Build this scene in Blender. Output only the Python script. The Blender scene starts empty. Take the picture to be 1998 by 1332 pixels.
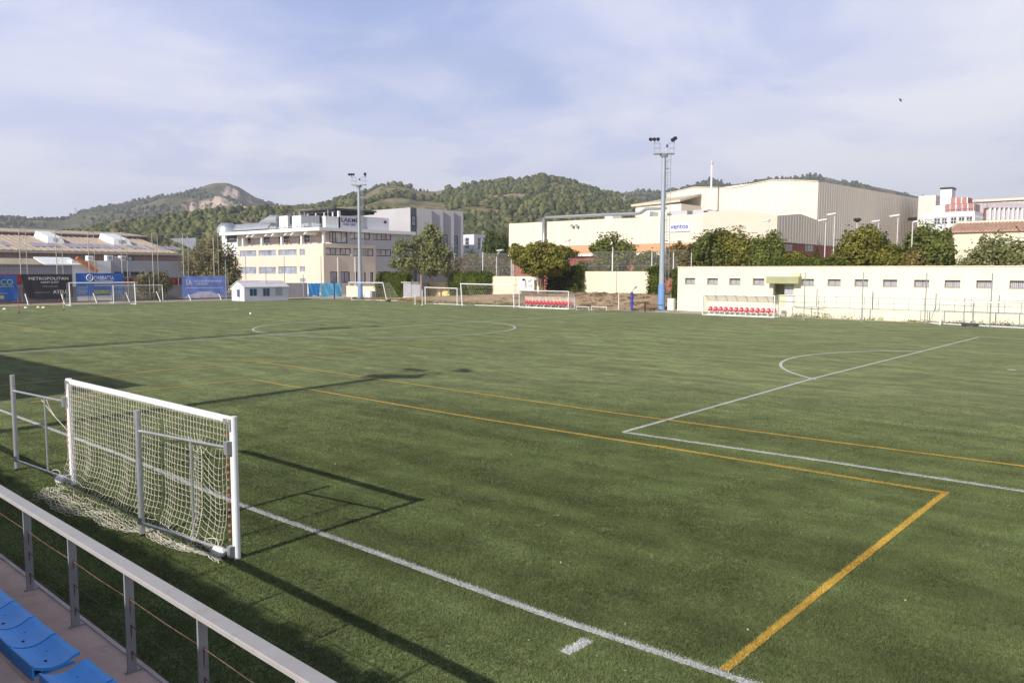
import bpy, math, random
import numpy as np
from mathutils import Vector

rnd = random.Random(7)
nr = np.random.RandomState(11)
scn = bpy.context.scene
COL = scn.collection

# ------------------------------------------------------------------ camera
PW, PH, F = 1998.0, 1332.0, 1551.3
CAM = Vector((44.0947, -7.039, 3.9615))
PITCH, ROLL, YAW = -0.0872, 0.0027, -0.7178
FW = Vector((math.sin(YAW) * math.cos(PITCH), math.cos(YAW) * math.cos(PITCH), math.sin(PITCH)))
_r = FW.cross(Vector((0, 0, 1))).normalized()
_u = _r.cross(FW)
RT = math.cos(ROLL) * _r + math.sin(ROLL) * _u
UP = -math.sin(ROLL) * _r + math.cos(ROLL) * _u
cam = bpy.data.cameras.new("camera")
cam.sensor_fit = 'HORIZONTAL'
cam.sensor_width = 36.0
cam.lens = 36.0 * F / PW
cam.clip_start = 0.1
cam.clip_end = 20000
co = bpy.data.objects.new("camera", cam)
COL.objects.link(co)
from mathutils import Matrix
co.matrix_world = Matrix(((RT.x, UP.x, -FW.x, CAM.x), (RT.y, UP.y, -FW.y, CAM.y), (RT.z, UP.z, -FW.z, CAM.z), (0, 0, 0, 1)))
scn.camera = co

# ------------------------------------------------------------------ world, sun, exposure
SUN_EL = math.radians(28.4)
SUN_AZ = math.radians(180.0 - 3.5)      # just east of the line square to the touchline
world = bpy.data.worlds.new("World")
scn.world = world
world.use_nodes = True
wt = world.node_tree
wt.nodes.clear()


def wn(t, **k):
    n = wt.nodes.new(t)
    for a, b in k.items():
        setattr(n, a, b)
    return n


sky = wn('ShaderNodeTexSky', sky_type='NISHITA')
sky.sun_disc = False
sky.sun_elevation = SUN_EL
sky.sun_rotation = SUN_AZ
sky.air_density = 1.0
sky.dust_density = 0.6
sky.ozone_density = 2.0
SKY_STRENGTH = 0.07
skm = wn('ShaderNodeVectorMath', operation='SCALE')
skm.inputs['Scale'].default_value = SKY_STRENGTH
wt.links.new(sky.outputs[0], skm.inputs[0])
tc = wn('ShaderNodeTexCoord')
sep = wn('ShaderNodeSeparateXYZ')
wt.links.new(tc.outputs['Generated'], sep.inputs[0])


def wmath(op, a, b=None, c=None):
    n = wn('ShaderNodeMath', operation=op)
    for i, x in enumerate((a, b, c)):
        if x is None:
            continue
        if isinstance(x, (int, float)):
            n.inputs[i].default_value = x
        else:
            wt.links.new(x, n.inputs[i])
    return n.outputs[0]


zc = wmath('MAXIMUM', sep.outputs['Z'], 0.0)
den = wmath('ADD', zc, 0.14)
px = wmath('DIVIDE', sep.outputs['X'], den)
py = wmath('DIVIDE', sep.outputs['Y'], den)
cmb = wn('ShaderNodeCombineXYZ')
wt.links.new(px, cmb.inputs[0])
wt.links.new(py, cmb.inputs[1])


def wnoise(scale, detail, rough, off, dist=0.0):
    m = wn('ShaderNodeMapping')
    m.inputs['Location'].default_value = off
    wt.links.new(cmb.outputs[0], m.inputs[0])
    n = wn('ShaderNodeTexNoise')
    n.inputs['Scale'].default_value = scale
    n.inputs['Detail'].default_value = detail
    n.inputs['Roughness'].default_value = rough
    n.inputs['Distortion'].default_value = dist
    wt.links.new(m.outputs[0], n.inputs['Vector'])
    return n.outputs['Fac']


def wramp(fac, stops):
    r = wn('ShaderNodeValToRGB')
    r.color_ramp.interpolation = 'EASE'
    els = r.color_ramp.elements
    while len(els) < len(stops):
        els.new(0.5)
    for e, (p, c) in zip(els, stops):
        e.position = p
        e.color = (*c, 1)
    wt.links.new(fac, r.inputs[0])
    return r.outputs[0]


big = wnoise(0.42, 3.0, 0.5, (4.3, 2.1, 0), 0.4)
mid = wnoise(1.1, 6.0, 0.55, (1.3, 7.7, 0), 0.6)
mixn = wmath('ADD', wmath('MULTIPLY', big, 0.62), wmath('MULTIPLY', mid, 0.38))
cloudcol = wramp(mixn, [(0.36, (0.42, 0.51, 0.85)), (0.45, (0.55, 0.60, 0.855)), (0.51, (0.68, 0.71, 0.88)), (0.59, (0.84, 0.85, 0.92))])
cover = wramp(mixn, [(0.30, (0.70, 0.70, 0.70)), (0.50, (0.96, 0.96, 0.96))])
# low banks of brighter cumulus near the horizon
cum = wnoise(0.9, 8.0, 0.6, (9.1, 3.4, 0), 0.3)
low = wn('ShaderNodeMapRange')
low.inputs['From Min'].default_value = 0.30
low.inputs['From Max'].default_value = 0.02
wt.links.new(zc, low.inputs['Value'])
cumf = wramp(cum, [(0.46, (0, 0, 0)), (0.57, (0.85, 0.85, 0.85))])
cumfac = wmath('MULTIPLY', cumf, low.outputs[0])
mx1 = wn('ShaderNodeMix', data_type='RGBA')
wt.links.new(cumfac, mx1.inputs['Factor'])
wt.links.new(cloudcol, mx1.inputs['A'])
mx1.inputs['B'].default_value = (0.88, 0.88, 0.91, 1)
# cloud thinned to darker blue above the view, to lower ambient light below
thin = wn('ShaderNodeMapRange')
thin.inputs['From Min'].default_value = 0.36
thin.inputs['From Max'].default_value = 0.70
thin.inputs['To Min'].default_value = 1.0
thin.inputs['To Max'].default_value = 0.10
wt.links.new(zc, thin.inputs['Value'])
cfac = wmath('MULTIPLY', cover, thin.outputs[0])
mx2 = wn('ShaderNodeMix', data_type='RGBA')
wt.links.new(cfac, mx2.inputs['Factor'])
wt.links.new(skm.outputs[0], mx2.inputs['A'])
wt.links.new(mx1.outputs['Result'], mx2.inputs['B'])
hzn = wn('ShaderNodeMapRange')
hzn.inputs['From Min'].default_value = 0.0
hzn.inputs['From Max'].default_value = 0.26
hzn.inputs['To Min'].default_value = 0.62
hzn.inputs['To Max'].default_value = 0.0
wt.links.new(zc, hzn.inputs['Value'])
mx3 = wn('ShaderNodeMix', data_type='RGBA')
wt.links.new(hzn.outputs[0], mx3.inputs['Factor'])
wt.links.new(mx2.outputs['Result'], mx3.inputs['A'])
mx3.inputs['B'].default_value = (0.77, 0.79, 0.89, 1)
bg = wn('ShaderNodeBackground')
bg.inputs['Strength'].default_value = 1.10
wt.links.new(mx3.outputs['Result'], bg.inputs['Color'])
wo = wn('ShaderNodeOutputWorld')
wt.links.new(bg.outputs[0], wo.inputs['Surface'])

sun = bpy.data.lights.new("sun", 'SUN')
sun.energy = 5.0
sun.angle = math.radians(0.5)
sun.color = (1.0, 0.95, 0.87)
so = bpy.data.objects.new("sun", sun)
so.rotation_euler = (math.radians(90) - SUN_EL, 0, math.radians(180.0) - SUN_AZ)
COL.objects.link(so)

vs = scn.view_settings
vs.view_transform = 'Standard'
vs.look = 'None'
vs.gamma = 1.0
vs.exposure = 0.07
vs.use_curve_mapping = False
scn.render.film_transparent = False
try:
    scn.cycles.max_bounces = 6
    scn.cycles.transparent_max_bounces = 12
except Exception:
    pass

# ------------------------------------------------------------------ pixel -> place


def ray(u, v):
    return (FW + RT * ((u - PW / 2) / F) - UP * ((v - PH / 2) / F))


def at_z(u, v, z=0.0):
    d = ray(u, v)
    return CAM + d * ((z - CAM.z) / d.z)


def at_x(u, v, x):
    d = ray(u, v)
    return CAM + d * ((x - CAM.x) / d.x)


def at_y(u, v, y):
    d = ray(u, v)
    return CAM + d * ((y - CAM.y) / d.y)


def at_d(u, v, dist):
    d = ray(u, v)
    return CAM + d * (dist / math.hypot(d.x, d.y))


def z_at(P, v):
    k = (PH / 2 - v) / F
    w = UP - k * FW
    d = Vector((P[0], P[1], 0)) - CAM
    return -(d.dot(w)) / w.z


# ------------------------------------------------------------------ materials
MATS = {}


def M(name, col, rough=0.7, var=0.12, scale=2.0, bump=0.0, bscale=None, metal=0.0, detail=6.0, spec=0.4, dirt=None, stretch=None):
    if name in MATS:
        return MATS[name]
    m = bpy.data.materials.new(name)
    m.use_nodes = True
    t = m.node_tree
    b = t.nodes['Principled BSDF']
    b.inputs['Roughness'].default_value = rough
    b.inputs['Metallic'].default_value = metal
    b.inputs['Specular IOR Level'].default_value = spec
    g = t.nodes.new('ShaderNodeNewGeometry')
    src = g.outputs['Position']
    if stretch:
        mp = t.nodes.new('ShaderNodeMapping')
        mp.inputs['Scale'].default_value = stretch
        t.links.new(src, mp.inputs[0])
        src = mp.outputs[0]
    n = t.nodes.new('ShaderNodeTexNoise')
    n.inputs['Scale'].default_value = scale
    n.inputs['Detail'].default_value = detail
    n.inputs['Roughness'].default_value = 0.6
    t.links.new(src, n.inputs['Vector'])
    r = t.nodes.new('ShaderNodeValToRGB')
    r.color_ramp.elements[0].position = 0.3
    r.color_ramp.elements[1].position = 0.7
    lo = [c * (1 - var) for c in col]
    hi = [min(1, c * (1 + var)) for c in col]
    r.color_ramp.elements[0].color = (*lo, 1)
    r.color_ramp.elements[1].color = (*hi, 1)
    t.links.new(n.outputs['Fac'], r.inputs[0])
    out = r.outputs[0]
    if dirt:
        n2 = t.nodes.new('ShaderNodeTexNoise')
        n2.inputs['Scale'].default_value = dirt[1]
        n2.inputs['Detail'].default_value = 8
        n2.inputs['Roughness'].default_value = 0.7
        t.links.new(src, n2.inputs['Vector'])
        r2 = t.nodes.new('ShaderNodeValToRGB')
        r2.color_ramp.elements[0].position = dirt[2]
        r2.color_ramp.elements[1].position = dirt[2] + 0.18
        r2.color_ramp.elements[0].color = (0, 0, 0, 1)
        r2.color_ramp.elements[1].color = (dirt[3],) * 3 + (1,)
        t.links.new(n2.outputs['Fac'], r2.inputs[0])
        mx = t.nodes.new('ShaderNodeMix')
        mx.data_type = 'RGBA'
        t.links.new(r2.outputs[0], mx.inputs['Factor'])
        t.links.new(out, mx.inputs['A'])
        mx.inputs['B'].default_value = (*dirt[0], 1)
        out = mx.outputs['Result']
    t.links.new(out, b.inputs['Base Color'])
    if bump:
        nb = t.nodes.new('ShaderNodeTexNoise')
        nb.inputs['Scale'].default_value = bscale or scale * 8
        nb.inputs['Detail'].default_value = 4
        t.links.new(src, nb.inputs['Vector'])
        bp = t.nodes.new('ShaderNodeBump')
        bp.inputs['Strength'].default_value = bump
        bp.inputs['Distance'].default_value = 0.02
        t.links.new(nb.outputs['Fac'], bp.inputs['Height'])
        t.links.new(bp.outputs[0], b.inputs['Normal'])
    MATS[name] = m
    return m


def leaf_mat(name, c0, c1, c2, trans=0.4):
    if name in MATS:
        return MATS[name]
    m = bpy.data.materials.new(name)
    m.use_nodes = True
    t = m.node_tree
    t.nodes.clear()
    g = t.nodes.new('ShaderNodeNewGeometry')
    r = t.nodes.new('ShaderNodeValToRGB')
    r.color_ramp.elements[0].position = 0.0
    r.color_ramp.elements[0].color = (*c0, 1)
    r.color_ramp.elements[1].position = 1.0
    r.color_ramp.elements[1].color = (*c2, 1)
    e = r.color_ramp.elements.new(0.55)
    e.color = (*c1, 1)
    t.links.new(g.outputs['Random Per Island'], r.inputs[0])
    n = t.nodes.new('ShaderNodeTexNoise')
    n.inputs['Scale'].default_value = 0.8
    t.links.new(g.outputs['Position'], n.inputs['Vector'])
    mr = t.nodes.new('ShaderNodeMapRange')
    mr.inputs['From Min'].default_value = 0.3
    mr.inputs['From Max'].default_value = 0.7
    mr.inputs['To Min'].default_value = 0.7
    mr.inputs['To Max'].default_value = 1.3
    t.links.new(n.outputs['Fac'], mr.inputs['Value'])
    sc = t.nodes.new('ShaderNodeVectorMath')
    sc.operation = 'SCALE'
    t.links.new(r.outputs[0], sc.inputs[0])
    t.links.new(mr.outputs[0], sc.inputs['Scale'])
    d = t.nodes.new('ShaderNodeBsdfDiffuse')
    tr = t.nodes.new('ShaderNodeBsdfTranslucent')
    t.links.new(sc.outputs[0], d.inputs['Color'])
    t.links.new(sc.outputs[0], tr.inputs['Color'])
    mx = t.nodes.new('ShaderNodeMixShader')
    mx.inputs[0].default_value = trans
    t.links.new(d.outputs[0], mx.inputs[1])
    t.links.new(tr.outputs[0], mx.inputs[2])
    o = t.nodes.new('ShaderNodeOutputMaterial')
    t.links.new(mx.outputs[0], o.inputs[0])
    MATS[name] = m
    return m


def glass_mat(name, col=(0.03, 0.04, 0.05), rough=0.08, spec=0.6):
    return M(name, col, rough, 0.5, 0.7, spec=spec)


def sheet_mat(name, col, alpha):
    """translucent plastic sheet"""
    if name in MATS:
        return MATS[name]
    m = bpy.data.materials.new(name)
    m.use_nodes = True
    b = m.node_tree.nodes['Principled BSDF']
    b.inputs['Base Color'].default_value = (*col, 1)
    b.inputs['Roughness'].default_value = 0.25
    b.inputs['Alpha'].default_value = alpha
    MATS[name] = m
    return m


# ------------------------------------------------------------------ object helpers
def tag(o, label=None, cat=None, group=None, kind=None):
    if label:
        o['label'] = label
    if cat:
        o['category'] = cat
    if group:
        o['group'] = group
    if kind:
        o['kind'] = kind
    return o


def thing(name, loc, label, cat, group=None):
    o = bpy.data.objects.new(name, None)
    COL.objects.link(o)
    o.location = loc
    o.empty_display_size = 0.3
    return tag(o, label, cat, group)


def origin(o):
    v = Vector((0, 0, 0))
    while o is not None:
        v += Vector(o.location)
        o = o.parent
    return v


def link_mesh(name, me, parent=None, loc=None):
    o = bpy.data.objects.new(name, me)
    COL.objects.link(o)
    if parent is not None:
        o.parent = parent
    if loc is not None:
        o.location = Vector(loc) - (origin(parent) if parent is not None else Vector((0, 0, 0)))
    return o


class MB:
    def __init__(s):
        s.v = []
        s.f = []
        s.mi = []
        s.m = 0

    def face(s, pts):
        i = len(s.v)
        s.v += [tuple(p) for p in pts]
        s.f.append(tuple(range(i, i + len(pts))))
        s.mi.append(s.m)

    def hexa(s, p):
        """8 points: bottom ring 0-3, top ring 4-7"""
        i = len(s.v)
        s.v += [tuple(q) for q in p]
        for q in ((0, 3, 2, 1), (4, 5, 6, 7), (0, 1, 5, 4), (1, 2, 6, 5), (2, 3, 7, 6), (3, 0, 4, 7)):
            s.f.append(tuple(i + k for k in q))
            s.mi.append(s.m)

    def box(s, x0, x1, y0, y1, z0, z1):
        s.hexa([(x0, y0, z0), (x1, y0, z0), (x1, y1, z0), (x0, y1, z0), (x0, y0, z1), (x1, y0, z1), (x1, y1, z1), (x0, y1, z1)])
        return s

    def obox(s, c, ex, ey, ez, hx, hy, hz):
        c, ex, ey, ez = Vector(c), Vector(ex) * hx, Vector(ey) * hy, Vector(ez) * hz
        s.hexa([c - ex - ey - ez, c + ex - ey - ez, c + ex + ey - ez, c - ex + ey - ez, c - ex - ey + ez, c + ex - ey + ez, c + ex + ey + ez, c - ex + ey + ez])
        return s

    def tube(s, pts, r, n=8, cap=True, r2=None):
        pts = [Vector(p) for p in pts]
        k = len(pts)
        i0 = len(s.v)
        for j, p in enumerate(pts):
            a = pts[max(0, j - 1)]
            b = pts[min(k - 1, j + 1)]
            d = (b - a).normalized()
            h = Vector((0, 0, 1)) if abs(d.z) < 0.9 else Vector((1, 0, 0))
            e1 = d.cross(h).normalized()
            e2 = d.cross(e1)
            rr = r if r2 is None else r + (r2 - r) * j / max(1, k - 1)
            if isinstance(r, (list, tuple)):
                rr = r[j]
            for q in range(n):
                t = 2 * math.pi * q / n
                s.v.append(tuple(p + e1 * (rr * math.cos(t)) + e2 * (rr * math.sin(t))))
        for j in range(k - 1):
            for q in range(n):
                a = i0 + j * n + q
                b = i0 + j * n + (q + 1) % n
                s.f.append((a, b, b + n, a + n))
                s.mi.append(s.m)
        if cap:
            for a, rev in ((i0, True), (i0 + (k - 1) * n, False)):
                c = len(s.v)
                s.v += s.v[a:a + n]
                f = tuple(range(c, c + n))
                s.f.append(f[::-1] if rev else f)
                s.mi.append(s.m)
        return s

    def prism(s, poly, d):
        """polygon of 3D points extruded by vector d"""
        d = Vector(d)
        a = [Vector(p) for p in poly]
        b = [p + d for p in a]
        n = len(a)
        i = len(s.v)
        s.v += [tuple(p) for p in a + b]
        s.f.append(tuple(range(i, i + n))[::-1])
        s.mi.append(s.m)
        s.f.append(tuple(range(i + n, i + 2 * n)))
        s.mi.append(s.m)
        for q in range(n):
            s.f.append((i + q, i + (q + 1) % n, i + n + (q + 1) % n, i + n + q))
            s.mi.append(s.m)
        return s

    def facade(s, O, ex, W, H, holes, depth, nrm):
        """wall face with real openings; holes (s0,s1,z0,z1) and reveals of given depth"""
        O, ex, nrm = Vector(O), Vector(ex), Vector(nrm)
        ez = Vector((0, 0, 1))
        xs = sorted(set([0, W] + [min(max(h[i], 0), W) for h in holes for i in (0, 1)]))
        zs = sorted(set([0, H] + [min(max(h[i], 0), H) for h in holes for i in (2, 3)]))
        P = lambda a, b, c=0: O + ex * a + ez * b - nrm * c
        for i in range(len(xs) - 1):
            for j in range(len(zs) - 1):
                a, b = (xs[i] + xs[i + 1]) / 2, (zs[j] + zs[j + 1]) / 2
                if any(h[0] < a < h[1] and h[2] < b < h[3] for h in holes):
                    continue
                s.face([P(xs[i], zs[j]), P(xs[i + 1], zs[j]), P(xs[i + 1], zs[j + 1]), P(xs[i], zs[j + 1])])
        for a, b, c, e in holes:
            s.face([P(a, c), P(b, c), P(b, c, depth), P(a, c, depth)])
            s.face([P(a, e), P(b, e), P(b, e, depth), P(a, e, depth)])
            s.face([P(a, c), P(a, e), P(a, e, depth), P(a, c, depth)])
            s.face([P(b, c), P(b, e), P(b, e, depth), P(b, c, depth)])
        return s

    def build(s, name, mats, parent=None, smooth=False, local=False):
        o0 = origin(parent) if (parent is not None and not local) else Vector((0, 0, 0))
        me = bpy.data.meshes.new(name)
        me.from_pydata([(a - o0.x, b - o0.y, c - o0.z) for a, b, c in s.v], [], s.f)
        if not isinstance(mats, (list, tuple)):
            mats = [mats]
        for m in mats:
            me.materials.append(m)
        if len(mats) > 1:
            me.polygons.foreach_set('material_index', s.mi)
        if smooth:
            me.polygons.foreach_set('use_smooth', [True] * len(me.polygons))
        me.update()
        o = bpy.data.objects.new(name, me)
        COL.objects.link(o)
        if parent is not None:
            o.parent = parent
        return o


def np_mesh(name, V, Fq, mat, parent=None, smooth=False):
    """V (n,3), Fq (m,k) numpy -> object"""
    o0 = origin(parent) if parent is not None else Vector((0, 0, 0))
    V = np.asarray(V, np.float32) - np.array(o0, np.float32)
    Fq = np.asarray(Fq, np.int32)
    me = bpy.data.meshes.new(name)
    k = Fq.shape[1]
    me.vertices.add(len(V))
    me.vertices.foreach_set('co', V.ravel())
    me.loops.add(Fq.size)
    me.loops.foreach_set('vertex_index', Fq.ravel())
    me.polygons.add(len(Fq))
    me.polygons.foreach_set('loop_start', np.arange(0, Fq.size, k, dtype=np.int32))
    if smooth:
        me.polygons.foreach_set('use_smooth', np.ones(len(Fq), bool))
    me.materials.append(mat)
    me.update(calc_edges=True)
    me.validate()
    o = bpy.data.objects.new(name, me)
    COL.objects.link(o)
    if parent is not None:
        o.parent = parent
    return o


def copy_tree(o, loc, label=None):
    c = o.copy()
    COL.objects.link(c)
    c.location = loc
    if label:
        c['label'] = label
    for ch in list(o.children):
        d = ch.copy()
        COL.objects.link(d)
        d.parent = c
        for g in ch.children:
            e = g.copy()
            COL.objects.link(e)
            e.parent = d
    return c


def text_part(name, body, mat, parent, O, ex, w, h, nrm, thick=0.02, bold=0.0):
    """flat lettering fitted into w x h, lower-left corner O, along ex"""
    cu = bpy.data.curves.new(name, 'FONT')
    cu.body = body
    cu.extrude = 0.01
    cu.offset = bold
    cu.resolution_u = 3
    to = bpy.data.objects.new(name + "_tmp", cu)
    COL.objects.link(to)
    bpy.context.view_layer.update()
    me = bpy.data.meshes.new_from_object(to)
    bpy.data.objects.remove(to)
    n = len(me.vertices)
    c = np.zeros(n * 3, np.float32)
    me.vertices.foreach_get('co', c)
    c = c.reshape(-1, 3)
    lo, hi = c.min(0), c.max(0)
    q = (c - lo) / np.maximum(hi - lo, 1e-6)
    o0 = origin(parent)
    Oo = np.array(Vector(O) - o0)
    V = Oo + np.outer(q[:, 0] * w, np.array(ex)) + np.outer(q[:, 1] * h, (0, 0, 1)) + np.outer(q[:, 2] * thick, np.array(nrm))
    me.vertices.foreach_set('co', V.astype(np.float32).ravel())
    me.materials.clear()
    me.materials.append(mat)
    me.update()
    o = bpy.data.objects.new(name, me)
    COL.objects.link(o)
    o.parent = parent
    return o


def swing(o, ang=-0.017, px=34.0, py=-4.0):
    """turn an object about a vertical axis through (px, py)"""
    p = Vector((o.location.x - px, o.location.y - py))
    c, s_ = math.cos(ang), math.sin(ang)
    o.location.x = px + c * p.x - s_ * p.y
    o.location.y = py + s_ * p.x + c * p.y
    o.rotation_euler.z += ang


# ------------------------------------------------------------------ common materials
m_white = M('white_paint', (0.78, 0.78, 0.77), 0.4, 0.06, 3.0)
m_galv = M('galvanised_steel', (0.36, 0.38, 0.39), 0.45, 0.18, 6.0, metal=0.6)
m_alu = M('aluminium', (0.52, 0.54, 0.55), 0.35, 0.1, 6.0, metal=0.7)
m_greypaint = M('grey_paint', (0.30, 0.31, 0.33), 0.5, 0.15, 5.0)
m_dark = M('dark_metal', (0.03, 0.03, 0.033), 0.5, 0.2, 5.0)
m_cream = M('cream_render', (0.80, 0.74, 0.60), 0.9, 0.05, 0.6, 0.15, 30, dirt=((0.58, 0.52, 0.42), 0.5, 0.62, 0.35))
m_pane = glass_mat('window_glass')
m_paneblue = glass_mat('window_glass_pale', (0.27, 0.30, 0.37), 0.15)
m_curtain = glass_mat('curtained_glass', (0.46, 0.44, 0.43), 0.2)
m_frame = M('dark_window_frame', (0.035, 0.037, 0.04), 0.5)
m_wframe = M('pale_window_frame', (0.5, 0.5, 0.5), 0.5)
m_conc = M('concrete', (0.62, 0.43, 0.35), 0.9, 0.18, 1.5, 0.3, 40, dirt=((0.16, 0.13, 0.11), 3.0, 0.58, 0.7))
m_ltgrey = M('light_grey_render', (0.46, 0.455, 0.47), 0.9, 0.05, 0.5)
m_blue = M('blue_paint', (0.15, 0.29, 0.55), 0.5, 0.1, 3)
m_brick = M('red_brick', (0.30, 0.10, 0.07), 0.9, 0.2, 4.0)
m_bark = M('bark', (0.16, 0.12, 0.09), 0.95, 0.3, 6.0, 0.5, 30)
m_barkpale = M('pale_bark', (0.26, 0.21, 0.17), 0.95, 0.3, 6.0, 0.5, 30)


# ------------------------------------------------------------------ ground, turf, markings
def turf_material():
    m = bpy.data.materials.new('artificial_turf')
    m.use_nodes = True
    t = m.node_tree
    b = t.nodes['Principled BSDF']
    b.inputs['Roughness'].default_value = 0.75
    b.inputs['Specular IOR Level'].default_value = 0.02
    b.inputs['Sheen Weight'].default_value = 0.22
    b.inputs['Sheen Roughness'].default_value = 0.5
    b.inputs['Sheen Tint'].default_value = (0.62, 0.66, 0.36, 1)
    g = t.nodes.new('ShaderNodeNewGeometry')

    def noise(scale, detail, rough=0.55, stretch=None, dist=0.0):
        n = t.nodes.new('ShaderNodeTexNoise')
        n.inputs['Scale'].default_value = scale
        n.inputs['Detail'].default_value = detail
        n.inputs['Roughness'].default_value = rough
        n.inputs['Distortion'].default_value = dist
        s = g.outputs['Position']
        if stretch:
            mp = t.nodes.new('ShaderNodeMapping')
            mp.inputs['Rotation'].default_value = (0, 0, math.radians(stretch[0]))
            mp.inputs['Scale'].default_value = stretch[1]
            t.links.new(s, mp.inputs[0])
            s = mp.outputs[0]
        t.links.new(s, n.inputs['Vector'])
        return n.outputs['Fac']

    def rng(f, a, b_, c, d):
        r = t.nodes.new('ShaderNodeMapRange')
        for k, x in zip(('From Min', 'From Max', 'To Min', 'To Max'), (a, b_, c, d)):
            r.inputs[k].default_value = x
        t.links.new(f, r.inputs['Value'])
        return r.outputs[0]

    def mul(a, b_):
        n = t.nodes.new('ShaderNodeMath')
        n.operation = 'MULTIPLY'
        t.links.new(a, n.inputs[0])
        t.links.new(b_, n.inputs[1])
        return n.outputs[0]

    patch = rng(noise(0.8, 5, 0.62, (20, (0.7, 1.3, 1)), 0.6), 0.38, 0.62, 0.58, 1.34)   # combed pile, metre-wide swathes
    wide = rng(noise(0.07, 3), 0.35, 0.65, 0.82, 1.18)
    fine = rng(noise(55.0, 3, 0.7), 0.34, 0.66, 0.2, 1.85)
    tuft = rng(noise(14.0, 3, 0.65), 0.34, 0.66, 0.6, 1.4)
    brush = rng(noise(1.0, 4, 0.6, (3, (0.07, 0.85, 1)), 0.35), 0.36, 0.64, 0.74, 1.24)   # pile combed along the touchline
    k = mul(mul(mul(patch, wide), brush), mul(fine, tuft))
    r = t.nodes.new('ShaderNodeValToRGB')
    els = r.color_ramp.elements
    els[0].position = 0.36
    els[0].color = (0.064, 0.086, 0.029, 1)
    els[1].position = 0.64
    els[1].color = (0.116, 0.139, 0.054, 1)
    t.links.new(noise(2.6, 5, 0.6), r.inputs[0])
    # pale rubber-filled and dry fibres
    sp = t.nodes.new('ShaderNodeValToRGB')
    sp.color_ramp.elements[0].position = 0.62
    sp.color_ramp.elements[1].position = 0.74
    sp.color_ramp.elements[0].color = (0, 0, 0, 1)
    sp.color_ramp.elements[1].color = (0.8, 0.8, 0.8, 1)
    t.links.new(noise(90.0, 2, 0.7), sp.inputs[0])
    mx = t.nodes.new('ShaderNodeMix')
    mx.data_type = 'RGBA'
    t.links.new(sp.outputs[0], mx.inputs['Factor'])
    t.links.new(r.outputs[0], mx.inputs['A'])
    mx.inputs['B'].default_value = (0.17, 0.19, 0.085, 1)
    sc = t.nodes.new('ShaderNodeVectorMath')
    sc.operation = 'SCALE'
    t.links.new(mx.outputs['Result'], sc.inputs[0])
    t.links.new(k, sc.inputs['Scale'])
    t.links.new(sc.outputs[0], b.inputs['Base Color'])
    bp = t.nodes.new('ShaderNodeBump')
    bp.inputs['Strength'].default_value = 0.9
    bp.inputs['Distance'].default_value = 0.02
    t.links.new(noise(70.0, 3, 0.7), bp.inputs['Height'])
    t.links.new(bp.outputs[0], b.inputs['Normal'])
    return m


m_turf = turf_material()
m_dirt = M('dry_earth', (0.36, 0.25, 0.155), 0.95, 0.3, 0.9, 0.5, 12, dirt=((0.16, 0.145, 0.06), 0.8, 0.56, 0.7))
m_gnd = M('ground_soil', (0.34, 0.29, 0.22), 0.95, 0.3, 0.02)

g = MB()
g.face([(-2590, -79, -0.08), (890, -79, -0.08), (890, 2590, -0.08), (-2590, 2590, -0.08)])
tag(g.build('ground', m_gnd), kind='structure')
g = MB()
for i in range(14):
    for j in range(7):
        x0, x1 = -56.5 + i * 10, -46.5 + i * 10
        y0, y1 = -4.6 + j * 9.5, 4.9 + j * 9.5
        if j == 6:
            y1 = 62.0
        g.face([(x0, y0, 0), (x1, y0, 0), (x1, y1, 0), (x0, y1, 0)])
tag(g.build('turf_pitch', m_turf), kind='structure')


def line_mat(name, col):
    m = bpy.data.materials.new(name)
    m.use_nodes = True
    t = m.node_tree
    b = t.nodes['Principled BSDF']
    b.inputs['Roughness'].default_value = 0.8
    b.inputs['Specular IOR Level'].default_value = 0.2
    g_ = t.nodes.new('ShaderNodeNewGeometry')
    n = t.nodes.new('ShaderNodeTexNoise')
    n.inputs['Scale'].default_value = 60
    n.inputs['Detail'].default_value = 4
    n.inputs['Roughness'].default_value = 0.75
    t.links.new(g_.outputs['Position'], n.inputs['Vector'])
    r = t.nodes.new('ShaderNodeValToRGB')
    r.color_ramp.elements[0].position = 0.36
    r.color_ramp.elements[1].position = 0.56
    r.color_ramp.elements[0].color = (col[0] * 0.5, col[1] * 0.52, col[2] * 0.5, 1)
    r.color_ramp.elements[1].color = (*col, 1)
    t.links.new(n.outputs['Fac'], r.inputs[0])
    t.links.new(r.outputs[0], b.inputs['Base Color'])
    return m


m_wline = line_mat('white_line_fibre', (0.62, 0.62, 0.60))
m_yline = line_mat('yellow_line_fibre', (0.62, 0.41, 0.08))


def marking(name, pts, width, mat, z=0.004, jag=0.008):
    """ragged-edged strip of coloured fibre following ground points"""
    P = [Vector((p[0], p[1], 0)) for p in pts]
    L, R = [], []
    for a, b in zip(P[:-1], P[1:]):
        d = b - a
        n = Vector((-d.y, d.x, 0)).normalized()
        dc = ((a + b) / 2 - Vector((CAM.x, CAM.y, 0))).length
        step = max(0.02, dc * 0.0022)
        k = max(1, min(1500, int(d.length / step)))
        for i in range(k + 1):
            if i == k and b is not P[-1]:
                continue
            q = a + d * (i / k)
            w = width / 2
            L.append(q + n * (w + rnd.uniform(-jag, jag)))
            R.append(q - n * (w + rnd.uniform(-jag, jag)))
    V = [(p.x, p.y, z) for p in L] + [(p.x, p.y, z) for p in R]
    n = len(L)
    Fq = [(i, n + i, n + i + 1, i + 1) for i in range(n - 1)]
    me = bpy.data.meshes.new(name)
    me.from_pydata(V, [], Fq)
    me.materials.append(mat)
    o = bpy.data.objects.new(name, me)
    COL.objects.link(o)
    return tag(o, kind='structure')


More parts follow.
